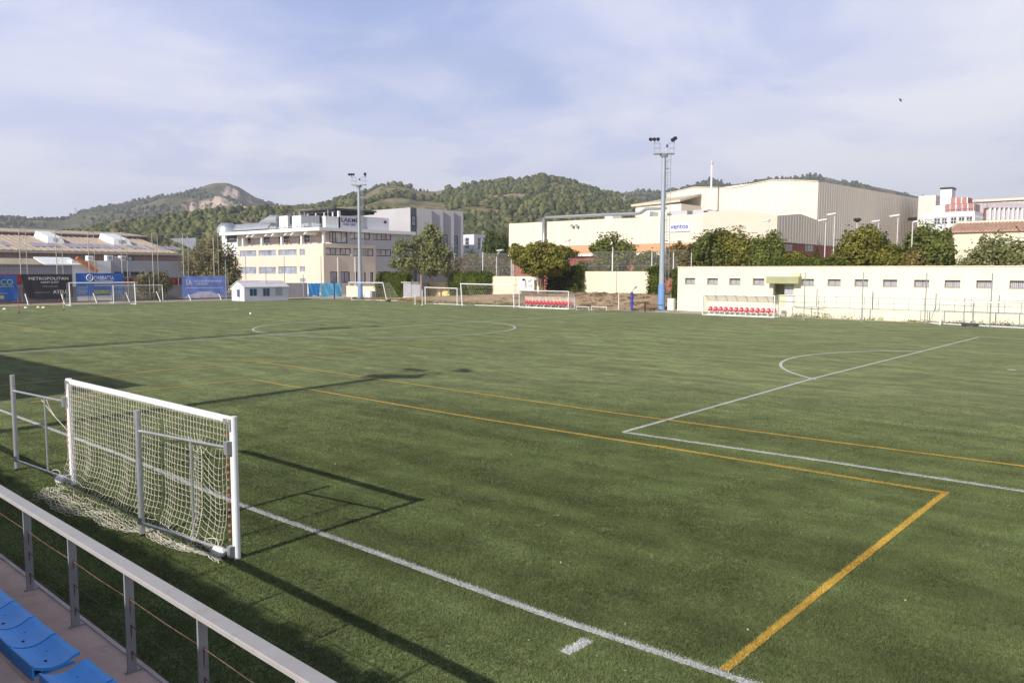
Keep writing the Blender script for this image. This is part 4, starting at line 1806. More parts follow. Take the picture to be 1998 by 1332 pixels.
# ------------------------------------------------------------------ dugouts
def dugout(x0, x1, y, tint, label):
    t = thing('dugout', ((x0 + x1) / 2, y, 0), label, 'team shelter', 'team dugouts along the far touchline')
    H, D = 1.96, 1.15
    g = MB()
    g.box(x0, x1, y - 0.03, y + 0.03, 0.02, 0.09)
    g.box(x0, x1, y + D - 0.03, y + D + 0.03, 0.02, 0.09)
    g.build('base_frame', m_white, t)
    g = MB()
    g.box(x0, x1, y - 0.03, y + 0.03, H - 0.07, H)
    g.build('top_beam', m_white, t)
    for x in (x0, x1):
        g = MB()
        g.box(x - 0.035, x + 0.035, y - 0.035, y + 0.035, 0.02, H)
        g.build('front_post', m_white, t)
    curve = [(y, H - 0.05), (y + 0.35, H - 0.09), (y + 0.72, H - 0.24), (y + 0.98, H - 0.50), (y + D - 0.04, H - 0.85), (y + D, 0.06)]
    for i in range(8):
        x = x0 + (x1 - x0) * i / 7
        g = MB()
        g.tube([(x, a, b) for a, b in curve], 0.028, 6)
        g.build('rib', m_white, t)
    g = MB()
    cc = [(a + 0.012, b + 0.035) for a, b in curve]
    for (a, b), (c, d) in zip(cc[:-1], cc[1:]):
        g.face([(x0, a, b), (x1, a, b), (x1, c, d), (x0, c, d)])
    g.build('canopy', sheet_mat('canopy_sheet_' + str(tint[1]), tint[0], tint[1]), t)
    for x in (x0, x1):
        g = MB()
        n = len(curve)
        g.face([(x, a, b) for a, b in curve] + [(x, y, 0.06)])
        g.build('side_panel', sheet_mat('side_sheet', (0.75, 0.68, 0.58), 0.35), t)
    g = MB()
    g.box(x0 + 0.1, x1 - 0.1, y + 0.66, y + 0.72, 0.40, 0.45)
    g.build('seat_beam', m_white, t)
    for i in range(6):
        x = x0 + (x1 - x0) * (i + 0.8) / 6.6
        g = MB()
        g.box(x - 0.03, x + 0.03, y + 0.66, y + 0.72, 0.06, 0.40)
        g.build('leg', m_white, t)
    red = M('red_plastic', (0.50, 0.03, 0.06), 0.35, 0.08, 3)
    me = None
    for i in range(13):
        x = x0 + (x1 - x0) * (i + 0.75) / 13.4
        if me is None:
            g = MB()
            n = 7
            for k in range(n):
                for q in range(8):
                    pass
            rings = [(0.02, -0.20, 0.455, 0.18), (0.04, -0.06, 0.44, 0.20), (0.05, 0.06, 0.45, 0.20), (0.06, 0.14, 0.52, 0.20), (0.06, 0.17, 0.64, 0.19), (0.05, 0.19, 0.75, 0.13), (0.03, 0.19, 0.80, 0.05)]
            pts = []
            for th, yy, zz, hw in rings:
                pts.append([(-hw, yy - 0.03, zz + 0.03), (0, yy, zz), (hw, yy - 0.03, zz + 0.03), (hw, yy + 0.02, zz + 0.0), (0, yy + th, zz - 0.04), (-hw, yy + 0.02, zz)])
            for A, B in zip(pts[:-1], pts[1:]):
                for q in range(6):
                    g.face([A[q], A[(q + 1) % 6], B[(q + 1) % 6], B[q]])
            g.face(pts[0])
            g.face(pts[-1])
            me = bpy.data.meshes.new('seat')
            me.from_pydata(g.v, [], g.f)
            me.materials.append(red)
        link_mesh('seat', me, t, (x, y + 0.66, 0))
    return t


b2 = dugout(8.75, 15.62, 60.45, ((0.82, 0.78, 0.66), 0.55), 'white dugout with red seats before the changing rooms')
b1 = dugout(-13.6, -6.75, 60.25, ((0.72, 0.62, 0.52), 0.50), 'white dugout with red seats under the round tree')


# ------------------------------------------------------------------ far goals
def far_goal(label, bl, br, tl, tr, depth_v, r=0.055, net=True, netm=None, sag=False):
    """goal from the pixels of its post bases and crossbar ends"""
    A, B = at_z(*bl), at_z(*br)
    A2 = Vector((A.x, A.y, z_at(A, tl[1])))
    B2 = Vector((B.x, B.y, z_at(B, tr[1])))
    dA, dB = (A - CAM).dot(FW), (B - CAM).dot(FW)
    A2 += RT * ((tl[0] - bl[0]) / F * dA)
    B2 += RT * ((tr[0] - br[0]) / F * dB)
    dv = Vector(depth_v)
    t = thing('goal', (A + B) / 2, label, 'goal', 'spare goals around the far side of the pitch')
    e = (B - A).normalized() * r
    g = MB()
    g.tube([A2 - e, B2 + e], r, 8)
    g.build('crossbar', m_goal, t)
    for p, q in ((A, A2), (B, B2)):
        g = MB()
        g.tube([p, q - (q - p).normalized() * r], r, 8)
        g.build('upright', m_goal, t)
        g = MB()
        g.tube([p + Vector((0, 0, 0.05)) + dv * 0.03, p + dv + Vector((0, 0, 0.05))], r * 0.6, 6)
        g.build('side_bar', m_goal, t)
        g = MB()
        g.tube([q + dv * 0.03, q + dv * 0.45, p + dv + Vector((0, 0, 0.10))], r * 0.35, 5)
        g.build('stay', m_alu, t)
    g = MB()
    g.tube([A + dv + Vector((0, 0, 0.05)), B + dv + Vector((0, 0, 0.05))], r * 0.7, 6)
    g.build('back_bar', m_goal, t)
    if net:
        g = MB()
        nn, mm = 26, 12
        for i in range(nn + 1):
            s = i / nn
            top = A2.lerp(B2, s) + dv * 0.42
            bot = A.lerp(B, s) + dv + Vector((0, 0, 0.08))
            g.tube([A2.lerp(B2, s), top, (top + bot) / 2 + Vector((0, 0, -0.05)), bot], 0.007, 3, cap=False)
        for j in range(mm + 1):
            s = j / mm
            a = (A2 + dv * 0.42).lerp(A + dv + Vector((0, 0, 0.08)), s)
            b = (B2 + dv * 0.42).lerp(B + dv + Vector((0, 0, 0.08)), s)
            g.tube([A.lerp(A2, 1 - s), a, b, B.lerp(B2, 1 - s)], 0.007, 3, cap=False)
        g.build('net', netm or m_net, t)
    return t


far_goal('big white goal before the black and blue banners', (137.5, 597), (265, 594), (137, 552), (264, 551), (-2.0, 0.2, 0), 0.065)
far_goal('white goal overlapping behind the big left one', (222, 592), (318, 588), (222, 557), (317.5, 556), (-1.6, 0.2, 0))
far_goal('white goal tilted at the foot of the left floodlight mast', (687, 586), (755, 588), (681, 551), (747.5, 551.5), (0.6, 1.9, 0))
far_goal('small upright white goal before the yellow wall', (830, 594), (892, 596), (829.5, 560.5), (892, 562.5), (0.1, 1.3, 0), 0.05)
far_goal('wide white goal left of the dugout under the tree', (902, 597), (1003, 600), (899, 553.5), (1001, 556), (0.1, 2.0, 0), 0.06)
lg = far_goal('white net goal parked by the changing rooms at the right edge', (1834, 634), (2040, 645), (1834, 593), (2040, 588), (-1.0, 1.2, 0), 0.055, True, M('blue_grey_net', (0.42, 0.48, 0.52), 0.9))

# ------------------------------------------------------------------ floodlight masts
m_mast = M('mast_grey_blue', (0.34, 0.38, 0.42), 0.45, 0.08, 1.0, metal=0.2)


def mast(label, x, y, Hp, blue=2.6, k=1.0, flip=1, z0=0.0):
    t = thing('floodlight_mast', (x, y, z0), label, 'floodlight', 'floodlight masts around the pitch')
    rb, rt = 0.30 * k, 0.21 * k
    g = MB()
    rm = rb + (rt - rb) * blue / Hp
    g.tube([(x, y, z0 + blue), (x, y, z0 + Hp)], rm, 14, r2=rt)
    g.build('pole', m_mast, t, True)
    if blue > 0.1:
        g = MB()
        g.tube([(x, y, z0 - 0.05), (x, y, z0 + blue)], rb + 0.10, 14, r2=rm + 0.05)
        g.build('blue_padding', m_blue, t, True)
    e = Vector((0.80, 0.60, 0)) * flip        # platform axis
    n = Vector((-0.60, 0.80, 0))
    ez = Vector((0, 0, 1))
    P = lambda a, b, c: Vector((x, y, z0 + Hp)) + e * a + n * b + ez * c
    g = MB()
    g.obox(P(0, 0, 0.06), e, n, ez, 1.05 * k, 0.45 * k, 0.06)
    g.tube([P(0, 0, -0.35), P(0, 0, 0.0)], rt * 1.3, 10, r2=0.5 * k)
    g.build('platform', m_mast, t)
    for sx in (-1, 1):
        g = MB()
        a0, a1 = 0.42 * k * sx, 1.0 * k * sx
        for b in (-0.4 * k, 0.4 * k):
            g.tube([P(a0, b, 0.1), P(a0, b, 1.15), P(a1, b, 1.15), P(a1, b, 0.1)], 0.028, 6)
            g.tube([P(a0, b, 0.62), P(a1, b, 0.62)], 0.024, 6)
        g.tube([P(a1, -0.4 * k, 1.15), P(a1, 0.4 * k, 1.15)], 0.028, 6)
        g.tube([P(a1, -0.4 * k, 0.62), P(a1, 0.4 * k, 0.62)], 0.024, 6)
        g.build('cage', m_mast, t)
        # bar of lamps
        g = MB()
        c = P(1.0 * k * sx, -0.1, 1.45)
        d = (Vector((0.65, -0.55, 0)) if sx > 0 else Vector((-0.9, -0.1, 0))).normalized()
        g.tube([P(1.0 * k * sx, -0.1, 1.1), c], 0.03, 6)
        g.tube([c - d * 0.5, c + d * 0.5], 0.035, 6)
        br = g.build('lamp_bar', m_dark, t)
        for q in range(3):
            p = c + d * (-0.42 + 0.42 * q) + ez * (0.05 + 0.03 * q)
            aim = Vector((0.1 * q - 0.1, -0.85, -0.5)).normalized()
            g = MB()
            g.tube([p - aim * 0.16, p - aim * 0.02, p + aim * 0.10, p + aim * 0.12], [0.08, 0.15, 0.21, 0.19], 10)
            g.build('floodlight', m_dark, t, True)
    g = MB()
    g.tube([P(0.25, -0.42, 0.9), P(0.25, -0.42, 0.62)], 0.10, 8)
    g.build('siren', m_dark, t)
    # ladder with safety hoops
    lx, ly = x + 0.40 * k + 0.14, y + 0.16
    g = MB()
    for s in (-0.2, 0.2):
        g.tube([(lx + s, ly, z0 + 2.6), (lx + s, ly, z0 + Hp)], 0.022, 5)
    nrg = int((Hp - 2.6) / 0.32)
    for i in range(nrg):
        z = z0 + 2.7 + i * 0.32
        g.tube([(lx - 0.2, ly, z), (lx + 0.2, ly, z)], 0.012, 4, cap=False)
    for i in range(int((Hp - 4) / 1.2)):
        z = z0 + 4.5 + i * 1.2
        g.tube([(lx - 0.2, ly, z), (lx - 0.33, ly - 0.3, z), (lx, ly - 0.6, z), (lx + 0.33, ly - 0.3, z), (lx + 0.2, ly, z)], 0.015, 4, cap=False)
    for s in (-0.33, 0.0, 0.33):
        g.tube([(lx + s, ly - (0.3 if s else 0.6), z0 + 4.5), (lx + s, ly - (0.3 if s else 0.6), z0 + Hp - 0.4)], 0.010, 4, cap=False)
    g.build('ladder', m_galv, t)
    for i in range(4):
        z = z0 + 3.5 + i * (Hp - 5) / 3
        g = MB()
        g.box(x + rt * 0.7, lx, y + 0.1, y + 0.16, z, z + 0.06)
        g.build('ladder_bracket', m_dark, t)
    return t


PR = at_z(1290, 605)
mast('tall floodlight mast with blue foot left of the changing rooms', PR.x, PR.y, z_at(PR, 301), 2.75)
PL = at_z(703, 583)
mast('tall floodlight mast with blue foot before the white office block', PL.x, PL.y, z_at(PL, 361.5), 2.6)
mast('near side floodlight mast in front of the clubhouse', 0.3, -8.6, 19.0, 2.6)
mast('lower near side floodlight mast left of the stand', 22.3, -8.6, 11.4, 2.6)

# ------------------------------------------------------------------ left end: boundary, banners, net poles, hut
XL = -58.9
m_grey = M('grey_board', (0.30, 0.29, 0.33), 0.85, 0.06, 0.5)
m_bblue = M('banner_blue', (0.025, 0.12, 0.46), 0.6, 0.08, 0.8)
m_bblack = M('banner_black', (0.035, 0.028, 0.036), 0.6, 0.15, 0.8)
m_bpale = M('banner_periwinkle', (0.22, 0.30, 0.68), 0.6, 0.10, 0.6)
m_print = M('banner_white_print', (0.85, 0.85, 0.86), 0.6)
m_printd = M('banner_grey_print', (0.42, 0.45, 0.50), 0.6)
m_lime = M('banner_lime_print', (0.42, 0.50, 0.16), 0.6)


def banner(label, u0, u1, v0, v1, X, mat, curve=0.0, sag=0.0):
    a, b, c, d = px_rect(u0, u1, v0, v1, X)
    t = thing('banner', (X, (a + b) / 2, c), label, 'banner', 'advertising banners at the left end')
    V, Fq = [], []
    n, m = 24, 8
    for i in range(n + 1):
        for j in range(m + 1):
            s, q = i / n, j / m
            yy = a + (b - a) * s
            zz = c + (d - c) * q
            if sag:
                yy += sag * (1 - q) ** 2 * max(0, 1 - s * 5)
                zz += 0.10 * math.sin(s * math.pi) * (1 - q) * -1
            V.append((X + 0.03 * math.sin(s * 19 + q * 3) + 0.02 * math.sin(q * 9 + s * 31), yy, zz))
    for i in range(n):
        for j in range(m):
            k = i * (m + 1) + j
            Fq.append((k, k + m + 1, k + m + 2, k + 1))
    np_mesh('sheet', V, Fq, mat, t, True)
    return t, a, b, c, d


def btext(t, body, a, b, c, d, s0, s1, q0, q1, mat, X, bold=0.0):
    text_part('lettering', body, mat, t, (X + 0.065, a + (b - a) * s0, c + (d - c) * q0), EY, (b - a) * (s1 - s0), (d - c) * (q1 - q0), FX, 0.012, bold)


def bbar(t, a, b, c, d, s0, s1, q0, q1, mat, X, name='print_bar'):
    g = MB()
    g.box(X + 0.064, X + 0.072, a + (b - a) * s0, a + (b - a) * s1, c + (d - c) * q0, c + (d - c) * q1)
    g.build(name, mat, t)


XB = -59.3
t, a, b, c, d = banner('blue banner with pale CO lettering at the far left', -70, 33.5, 537.5, 587, XB, m_bblue)
btext(t, 'CO', a, b, c, d, 0.68, 0.92, 0.62, 0.85, m_lime, XB, 0.0)
bbar(t, a, b, c, d, 0.60, 0.93, 0.55, 0.575, m_lime, XB)
bbar(t, a, b, c, d, 0.5, 0.8, 0.28, 0.295, m_printd, XB)
bbar(t, a, b, c, d, 0.62, 0.73, 0.08, 0.20, M('banner_yellow_print', (0.6, 0.45, 0.06), 0.6), XB)
t, a, b, c, d = banner('black banner reading METROPOLITAN SANT JUST', 42, 141, 535, 581, XB, m_bblack, sag=0.75)
btext(t, 'METROPOLITAN', a, b, c, d, 0.14, 0.92, 0.76, 0.88, m_print, XB, 0.0)
btext(t, 'SANT JUST', a, b, c, d, 0.37, 0.73, 0.60, 0.70, m_print, XB, 0.0)
btext(t, 'HOME CLUB & SPA', a, b, c, d, 0.40, 0.70, 0.46, 0.51, m_printd, XB)
bbar(t, a, b, c, d, 0.24, 0.54, 0.225, 0.24, m_printd, XB)
btext(t, 'ATEU', a, b, c, d, 0.60, 0.86, 0.18, 0.32, m_print, XB, 0.0)
t, a, b, c, d = banner('royal blue banner with round CIABBATTA emblem', 148, 241, 533, 577, XB, m_bblue)
btext(t, 'CIABBATTA', a, b, c, d, 0.37, 0.79, 0.70, 0.88, m_print, XB, 0.004)
bbar(t, a, b, c, d, 0.38, 0.78, 0.645, 0.665, m_print, XB)
g = MB()
cy_, cz_ = a + (b - a) * 0.285, c + (d - c) * 0.80
rr = (d - c) * 0.135
pts = [(XB + 0.07, cy_ + rr * math.cos(q * math.pi / 12), cz_ + rr * math.sin(q * math.pi / 12)) for q in range(25)]
g.tube(pts, 0.05, 4, cap=False)
for k in (-0.25, 0.25):
    g.box(XB + 0.064, XB + 0.075, cy_ + rr * k - 0.05, cy_ + rr * k + 0.05, cz_ - rr * 0.5, cz_ + rr * 0.5)
g.build('emblem', m_print, t)
for q in range(6):
    bbar(t, a, b, c, d, 0.02, 0.24 - 0.02 * (q % 3), 0.40 - q * 0.06, 0.42 - q * 0.06, m_printd, XB)
    if q < 5:
        bbar(t, a, b, c, d, 0.80, 0.96 - 0.02 * (q % 2), 0.38 - q * 0.06, 0.395 - q * 0.06, m_printd, XB)
for q in range(2):
    bbar(t, a, b, c, d, 0.36, 0.76, 0.42 + q * 0.07, 0.455 + q * 0.07, m_printd, XB)
bbar(t, a, b, c, d, 0.35, 0.70, 0.07, 0.26, M('banner_olive_print', (0.16, 0.19, 0.10), 0.6), XB)
text_part('lettering', 'ALTIREZ', m_lime, t, (XB + 0.075, a + (b - a) * 0.38, c + (d - c) * 0.10), EY, (b - a) * 0.29, (d - c) * 0.13, FX, 0.01, 0.01)
t, a, b, c, d = banner('periwinkle banner with white monogram and pale dome', 355, 440, 538.5, 582.5, XB + 0.4, m_bpale)
XQ = XB + 0.4
btext(t, 'EA', a, b, c, d, 0.09, 0.21, 0.62, 0.84, m_print, XQ, 0.0)
btext(t, 'ESTENOGRAFIA', a, b, c, d, 0.28, 0.92, 0.73, 0.82, m_print, XQ, 0.0)
btext(t, 'ARQUE', a, b, c, d, 0.30, 0.58, 0.60, 0.69, m_print, XQ, 0.0)
bbar(t, a, b, c, d, 0.08, 0.92, 0.47, 0.49, m_print, XQ)
g = MB()
for q in range(24):
    s0, s1 = 0.03 + 0.95 * q / 24, 0.03 + 0.95 * (q + 1) / 24
    g.box(XQ + 0.068, XQ + 0.075, a + (b - a) * s0, a + (b - a) * s1, c + (d - c) * 0.01, c + (d - c) * (0.02 + 0.27 * math.sin(math.pi * (q + 0.5) / 24) ** 0.6))
g.box(XQ + 0.066, XQ + 0.074, a + (b - a) * 0.33, a + (b - a) * 0.68, c + (d - c) * 0.22, c + (d - c) * 0.32)
g.build('dome_print', M('banner_dome_print', (0.62, 0.62, 0.74), 0.6, 0.2, 2.0), t)

# low boundary fence (posts and two rails) the banners hang on
XLF = XL - 0.75
fn = thing('boundary_fence', (XL, 30, 0), 'low wire and rail fence behind the banners at the left end', 'fence')
for i, u in enumerate((-40, 8, 40, 80, 116, 150, 173, 222, 293, 323, 350, 398, 433, 446, 520, 592, 628, 660)):
    P = at_x(u, 588, XLF)
    g = MB()
    g.tube([(P.x, P.y, 0), (P.x, P.y, 3.2)], 0.04, 6)
    g.build('post', m_galv, fn)
for z in (0.75, 1.2):
    g = MB()
    g.tube([(XLF, 2, z), (XLF, 62, z)], 0.03, 5)
    g.build('rail', m_galv, fn)

# twin lattice poles holding the ball-stop net
NPX = -59.6
m_npole = M('net_pole_beige', (0.50, 0.43, 0.37), 0.6, 0.15, 1.0)
labs = ['first', 'second', 'third', 'fourth', 'fifth', 'sixth', 'seventh']
for i, (u, v) in enumerate(((50, 449), (120, 450.5), (182.5, 452.5), (246, 453.5), (306, 454.5), (365, 456.5), (424, 458))):
    P = at_x(u, 588, NPX)
    zt = at_x(u, v, NPX).z
    t = thing('net_pole', (P.x, P.y, 0), 'tall white twin net pole, %s from the left' % labs[i], 'pole', 'tall twin poles of the ball stop net')
    w = 0.34
    for s, r in ((-w, 0.045), (w, 0.032)):
        g = MB()
        g.tube([(P.x, P.y + s, 0), (P.x, P.y + s, zt)], r, 6)
        g.build('leg', m_npole, t)
    g = MB()
    z = 0.8
    k = 0
    while z < zt - 0.6:
        g.tube([(P.x, P.y - w, z), (P.x, P.y + w, z + 0.6)] if k % 2 else [(P.x, P.y + w, z), (P.x, P.y - w, z + 0.6)], 0.014, 4, cap=False)
        z += 0.6
        k += 1
    g.build('lacing', m_galv, t)
    g = MB()
    g.tube([(P.x, P.y - w, zt), (P.x, P.y + w, zt)], 0.04, 6)
    g.build('top_bar', m_npole, t)
    g = MB()
    g.tube([(P.x + 1.5, P.y - 0.2, 0.0), (P.x + 0.2, P.y - 0.1, 1.3)], 0.05, 6)
    g.build('raking_stay', m_white, t)
# the net itself: head and foot cables with widely spaced cords
nt = thing('ball_stop_net', (NPX, 30, 0), 'thin ball stop net strung between the tall twin poles', 'net')
g = MB()
yA, yB = 12.0, at_x(428, 588, NPX).y
zt = 8.7
for k in range(13):
    z = 3.4 + (zt - 3.4) * k / 12
    g.tube([(NPX, yA, z), (NPX, (yA + yB) / 2, z - 0.05), (NPX, yB, z)], 0.012 if k in (0, 12) else 0.005, 3, cap=False)
y = yA
while y < yB:
    g.tube([(NPX, y, 3.4), (NPX, y, zt)], 0.004, 3, cap=False)
    y += 0.45
g.build('mesh', M('pale_net', (0.5, 0.48, 0.45), 0.9), nt)

# plain fence posts further right along the end
for i, (u, v0, v1, lab) in enumerate([(442, 508, 588, 'thin grey fence post beside the periwinkle banner'), (481, 500, 586, 'thin grey fence post at the corner of the white hut'), (520, 520, 586, 'thin grey post in front of the white hut'), (556, 500, 584, 'thin grey fence post at the right end of the white hut'), (592.5, 535, 583, 'short grey fence post by the grey boarding'), (627.5, 500, 584, 'thin grey fence post before the blue tarpaulin'), (652.5, 552, 584, 'dark blue padded post before the blue tarpaulin')]):
    P = at_z(u, v1)
    g = MB()
    g.tube([(P.x, P.y, 0), (P.x, P.y, z_at(P, v0))], 0.05 if i < 6 else 0.09, 8)
    g.tube([(P.x, P.y, 0), (P.x, P.y, 0.04)], 0.12, 8)
    tag(g.build('fence_post', m_galv if i < 6 else M('navy_padding', (0.02, 0.035, 0.15), 0.6)), lab, 'post', 'fence posts by the white hut')

# white hut
A, B, Cc = at_z(461, 586), at_z(483, 588), at_z(557, 585)
hx1 = (B.x + Cc.x) / 2
hz = 1.85
hy0, hy1 = B.y, Cc.y
ht = thing('hut', (hx1, (hy0 + hy1) / 2, 0), 'small white prefabricated hut with blue windows and shallow pitched roof', 'hut')
hx0 = hx1 - 3.2
m_hut = M('hut_white', (0.68, 0.68, 0.72), 0.6, 0.05, 1)
ww = []
for (u0, u1, v0, v1) in ((487, 502, 563, 578), (513, 527, 562, 578), (537, 551, 561, 577)):
    a, b, c, d = px_rect(u0, u1, v0, v1, hx1)
    ww.append((a - hy0, b - hy0, c, d))
g = MB()
g.facade((hx1, hy0, 0), EY, hy1 - hy0, hz, ww, 0.12, FX)
sw = [(1.3, 2.1, 0.5, 1.55)]
g.facade((hx0, hy0, 0), EX, hx1 - hx0, hz, sw, 0.12, FY)
g.face([(hx0, hy1, 0), (hx1, hy1, 0), (hx1, hy1, hz), (hx0, hy1, hz)])
g.face([(hx0, hy0, 0), (hx0, hy1, 0), (hx0, hy1, hz), (hx0, hy0, hz)])
g.face([(hx0, hy0, hz), (hx1, hy0, hz), ((hx0 + hx1) / 2, hy0, hz + 0.75)])
g.face([(hx0, hy1, hz), (hx1, hy1, hz), ((hx0 + hx1) / 2, hy1, hz + 0.75)])
g.build('wall', m_hut, ht)
g = MB()
xm = (hx0 + hx1) / 2
g.prism([(hx1 + 0.15, hy0 - 0.12, hz - 0.06), (xm, hy0 - 0.12, hz + 0.76), (hx0 - 0.15, hy0 - 0.12, hz - 0.06), (hx0 - 0.15, hy0 - 0.12, hz + 0.02), (xm, hy0 - 0.12, hz + 0.85), (hx1 + 0.15, hy0 - 0.12, hz + 0.02)], (0, hy1 - hy0 + 0.24, 0))
g.build('roof', M('hut_roof', (0.60, 0.58, 0.60), 0.6), ht)
for i, w in enumerate(ww):
    window(ht, (hx1, hy0 + w[0], w[2]), EY, w[1] - w[0], w[3] - w[2], FX, 0.08, 2, 1, m_wframe, (M('teal_shutter', (0.012, 0.09, 0.20), 0.4), M('slate_blue_shutter', (0.07, 0.11, 0.22), 0.4), M('pale_shutter', (0.42, 0.44, 0.48), 0.4))[i], 0.05)
window(ht, (hx0 + sw[0][0], hy0, sw[0][2]), EX, 0.8, 1.05, FY, 0.08, 1, 1, m_wframe, MATS['slate_blue_shutter'], 0.06)

# grey boarding and blue tarpaulins behind the corner
def wall_px(name, label, cat, u0, u1, v0, v1, Y=None, X=None, th=0.2, mat=None, zb=0.0, kind=None):
    if Y is not None:
        a, b, c, d = py_rect(u0, u1, v0, v1, Y)
        g = MB().box(a, b, Y, Y + th, zb, d)
    else:
        a, b, c, d = px_rect(u0, u1, v0, v1, X)
        g = MB().box(X - th, X, a, b, zb, d)
    return tag(g.build(name, mat), label, cat), (a, b, c, d)


xw = at_z(600, 581).x
wall_px('boarding_wall', 'grey boarded wall right of the white hut', 'wall', 545, 600, 552, 582, X=-60.2, mat=M('grey_boarding', (0.42, 0.40, 0.42), 0.8, 0.06, 1))
for i, (u0, u1, v0, v1, m_, lab) in enumerate([(601.5, 624, 552.5, 577, M('tarp_blue', (0.04, 0.34, 0.80), 0.5, 0.06, 1), 'deep blue tarpaulin hung on the fence'), (624.5, 667, 552, 578, M('tarp_cyan', (0.16, 0.58, 0.90), 0.5, 0.12, 0.8), 'light blue tarpaulin hung on the fence')]):
    X = -59.6
    a, b, c, d = px_rect(u0, u1, v0, v1, X)
    V, Fq = [], []
    n, m = 16, 6
    for p in range(n + 1):
        for q in range(m + 1):
            V.append((X + 0.08 * math.sin(p * 1.1 + q * 0.8) + 0.04 * math.sin(q * 2 + p), a + (b - a) * p / n, c + (d - c) * q / m - (0.12 * math.sin(p / n * 9) if q == 0 else 0)))
    for p in range(n):
        for q in range(m):
            k = p * (m + 1) + q
            Fq.append((k, k + m + 1, k + m + 2, k + 1))
    tag(np_mesh('tarpaulin', V, Fq, m_, None, True), lab, 'tarpaulin')

# ------------------------------------------------------------------ walls, hedges, cabinets along the far side
YW = 72.0
m_cw = M('cream_wall', (0.72, 0.64, 0.48), 0.9, 0.05, 0.5, 0.15, 25, dirt=((0.62, 0.54, 0.42), 0.7, 0.62, 0.35))
m_yw = M('yellow_wall', (0.74, 0.58, 0.30), 0.9, 0.06, 0.5, 0.15, 25)
wall_px('garden_wall', 'low cream wall behind the left floodlight mast', 'wall', 676, 732, 558, 584, Y=70.5, mat=m_cw, zb=-0.05)
wall_px('garden_wall', 'yellow wall with tree shadow behind the small goal', 'wall', 835, 880, 551, 582, Y=YW, mat=m_yw, zb=-0.05)
wall_px('garden_wall', 'cream wall between the hedge and the round tree', 'wall', 943, 1052, 539, 577, Y=YW, mat=m_cw, zb=-0.05)
wall_px('garden_wall', 'bright cream wall above the earth bank', 'wall', 1125, 1266, 529.5, 572, Y=YW, mat=m_cw, zb=-0.05)
def hedge_px(label, u0, u1, v0, Y, dep=1.2, mat=lm_hedge, n=5000, zb=0.0, leaf=0.22):
    a, b, c, d = py_rect(u0, u1, v0, 575, Y)
    return hedge(label, a, b, Y, Y + dep, zb, d, mat, n, leaf)


hedge_px('tall dark green hedge right of the left floodlight mast', 733, 790, 535, 69.5, 1.4, n=7000)
hedge_px('square dark hedge between the yellow and cream walls', 875, 946, 534, 70.8, 1.2, n=7000)
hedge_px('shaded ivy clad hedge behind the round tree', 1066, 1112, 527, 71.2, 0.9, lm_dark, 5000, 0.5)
hedge_px('bright ivy hedge at the left end of the cream wall', 1108, 1127, 522, 70.8, 0.9, lm_hedge, 3000, 0.8)
hedge_px('narrow hedge at the right end of the cream wall', 1264, 1287, 523, 70.8, 1.0, lm_hedge, 3000, 0.8)
hedge_px('small clipped hedge beside the changing room corner', 1309, 1324, 527, 71.5, 1.0, lm_hedge, 2500, 0.0)

# cabinet store and brown door
a, b, c, d = py_rect(786, 821, 550, 582, 69.0)
cb = thing('store_cabinet', ((a + b) / 2, 69, 0), 'grey double door store cabinet behind the young tree', 'cabinet')
MB().box(a, b, 69.0, 70.4, 0, 0.35).build('plinth', m_cw, cb)
MB().box(a + 0.05, b - 0.05, 69.05, 70.4, 0.35, d - 0.15).build('body', m_grey, cb)
MB().box(a - 0.2, b + 0.1, 68.85, 70.6, d - 0.149, d).build('roof', M('pale_roof_slab', (0.5, 0.44, 0.36), 0.9), cb)
for s in (0, 1):
    MB().box(a + 0.12 + s * (b - a) / 2, a - 0.12 + (s + 1) * (b - a) / 2, 69.0, 69.048, 0.42, d - 0.22).build('door', M('grey_door_leaf', (0.36, 0.35, 0.38), 0.6), cb)
wall_px('plank_gate', 'narrow brown timber gate beside the store cabinet', 'gate', 822, 836, 551, 581, Y=71.0, mat=M('brown_gate', (0.30, 0.17, 0.05), 0.8, 0.15, 3, stretch=(4, 1, .3)), th=0.1)
a, b, c, d = py_rect(709, 741, 568, 583, 68.3)
ub = thing('utility_box', ((a + b) / 2, 68.3, 0), 'white utility box at the foot of the left mast', 'box')
MB().box(a, a + (b - a) * 0.42, 68.3, 68.9, 0, d).build('body', m_white, ub)
MB().box(a + (b - a) * 0.43, a + (b - a) * 0.55, 68.25, 68.9, 0, d).build('door', m_greypaint, ub)

# painted board on the wall
a, b, c, d = py_rect(1012, 1043, 541.5, 567, 71.5)
bd = thing('painted_board', ((a + b) / 2, 71.5, c), 'white board with dark painted figure leaning on the cream wall', 'board')
MB().box(a, a + (b - a) * 0.58, 71.4, 71.46, c, d).build('panel', m_white, bd)
MB().box(a + (b - a) * 0.585, b, 71.42, 71.48, c, d).build('panel', m_white, bd)
g = MB()
w_, h_ = b - a, d - c
def stroke(pts, r):
    g.tube([(a + w_ * p, 71.385, c + h_ * q) for p, q in pts], r, 4)
stroke([(0.26, 0.78), (0.32, 0.9), (0.42, 0.88), (0.47, 0.72), (0.50, 0.5), (0.50, 0.2)], 0.07)
stroke([(0.28, 0.82), (0.36, 0.8), (0.42, 0.84)], 0.10)
stroke([(0.44, 0.6), (0.38, 0.3), (0.40, 0.1)], 0.03)
g.build('painted_figure', M('black_paint', (0.05, 0.05, 0.06), 0.8), bd)
g = MB()
for (x0, z0) in ((0.68, 0.7), (0.82, 0.75), (0.72, 0.35), (0.86, 0.35)):
    g.tube([(a + w_ * (x0 + 0.05 * math.cos(k)), 71.40, c + h_ * (z0 + 0.1 * math.sin(k))) for k in np.linspace(0, 5.2, 9)], 0.035, 4)
g.build('painted_figure', MATS['black_paint'], bd)

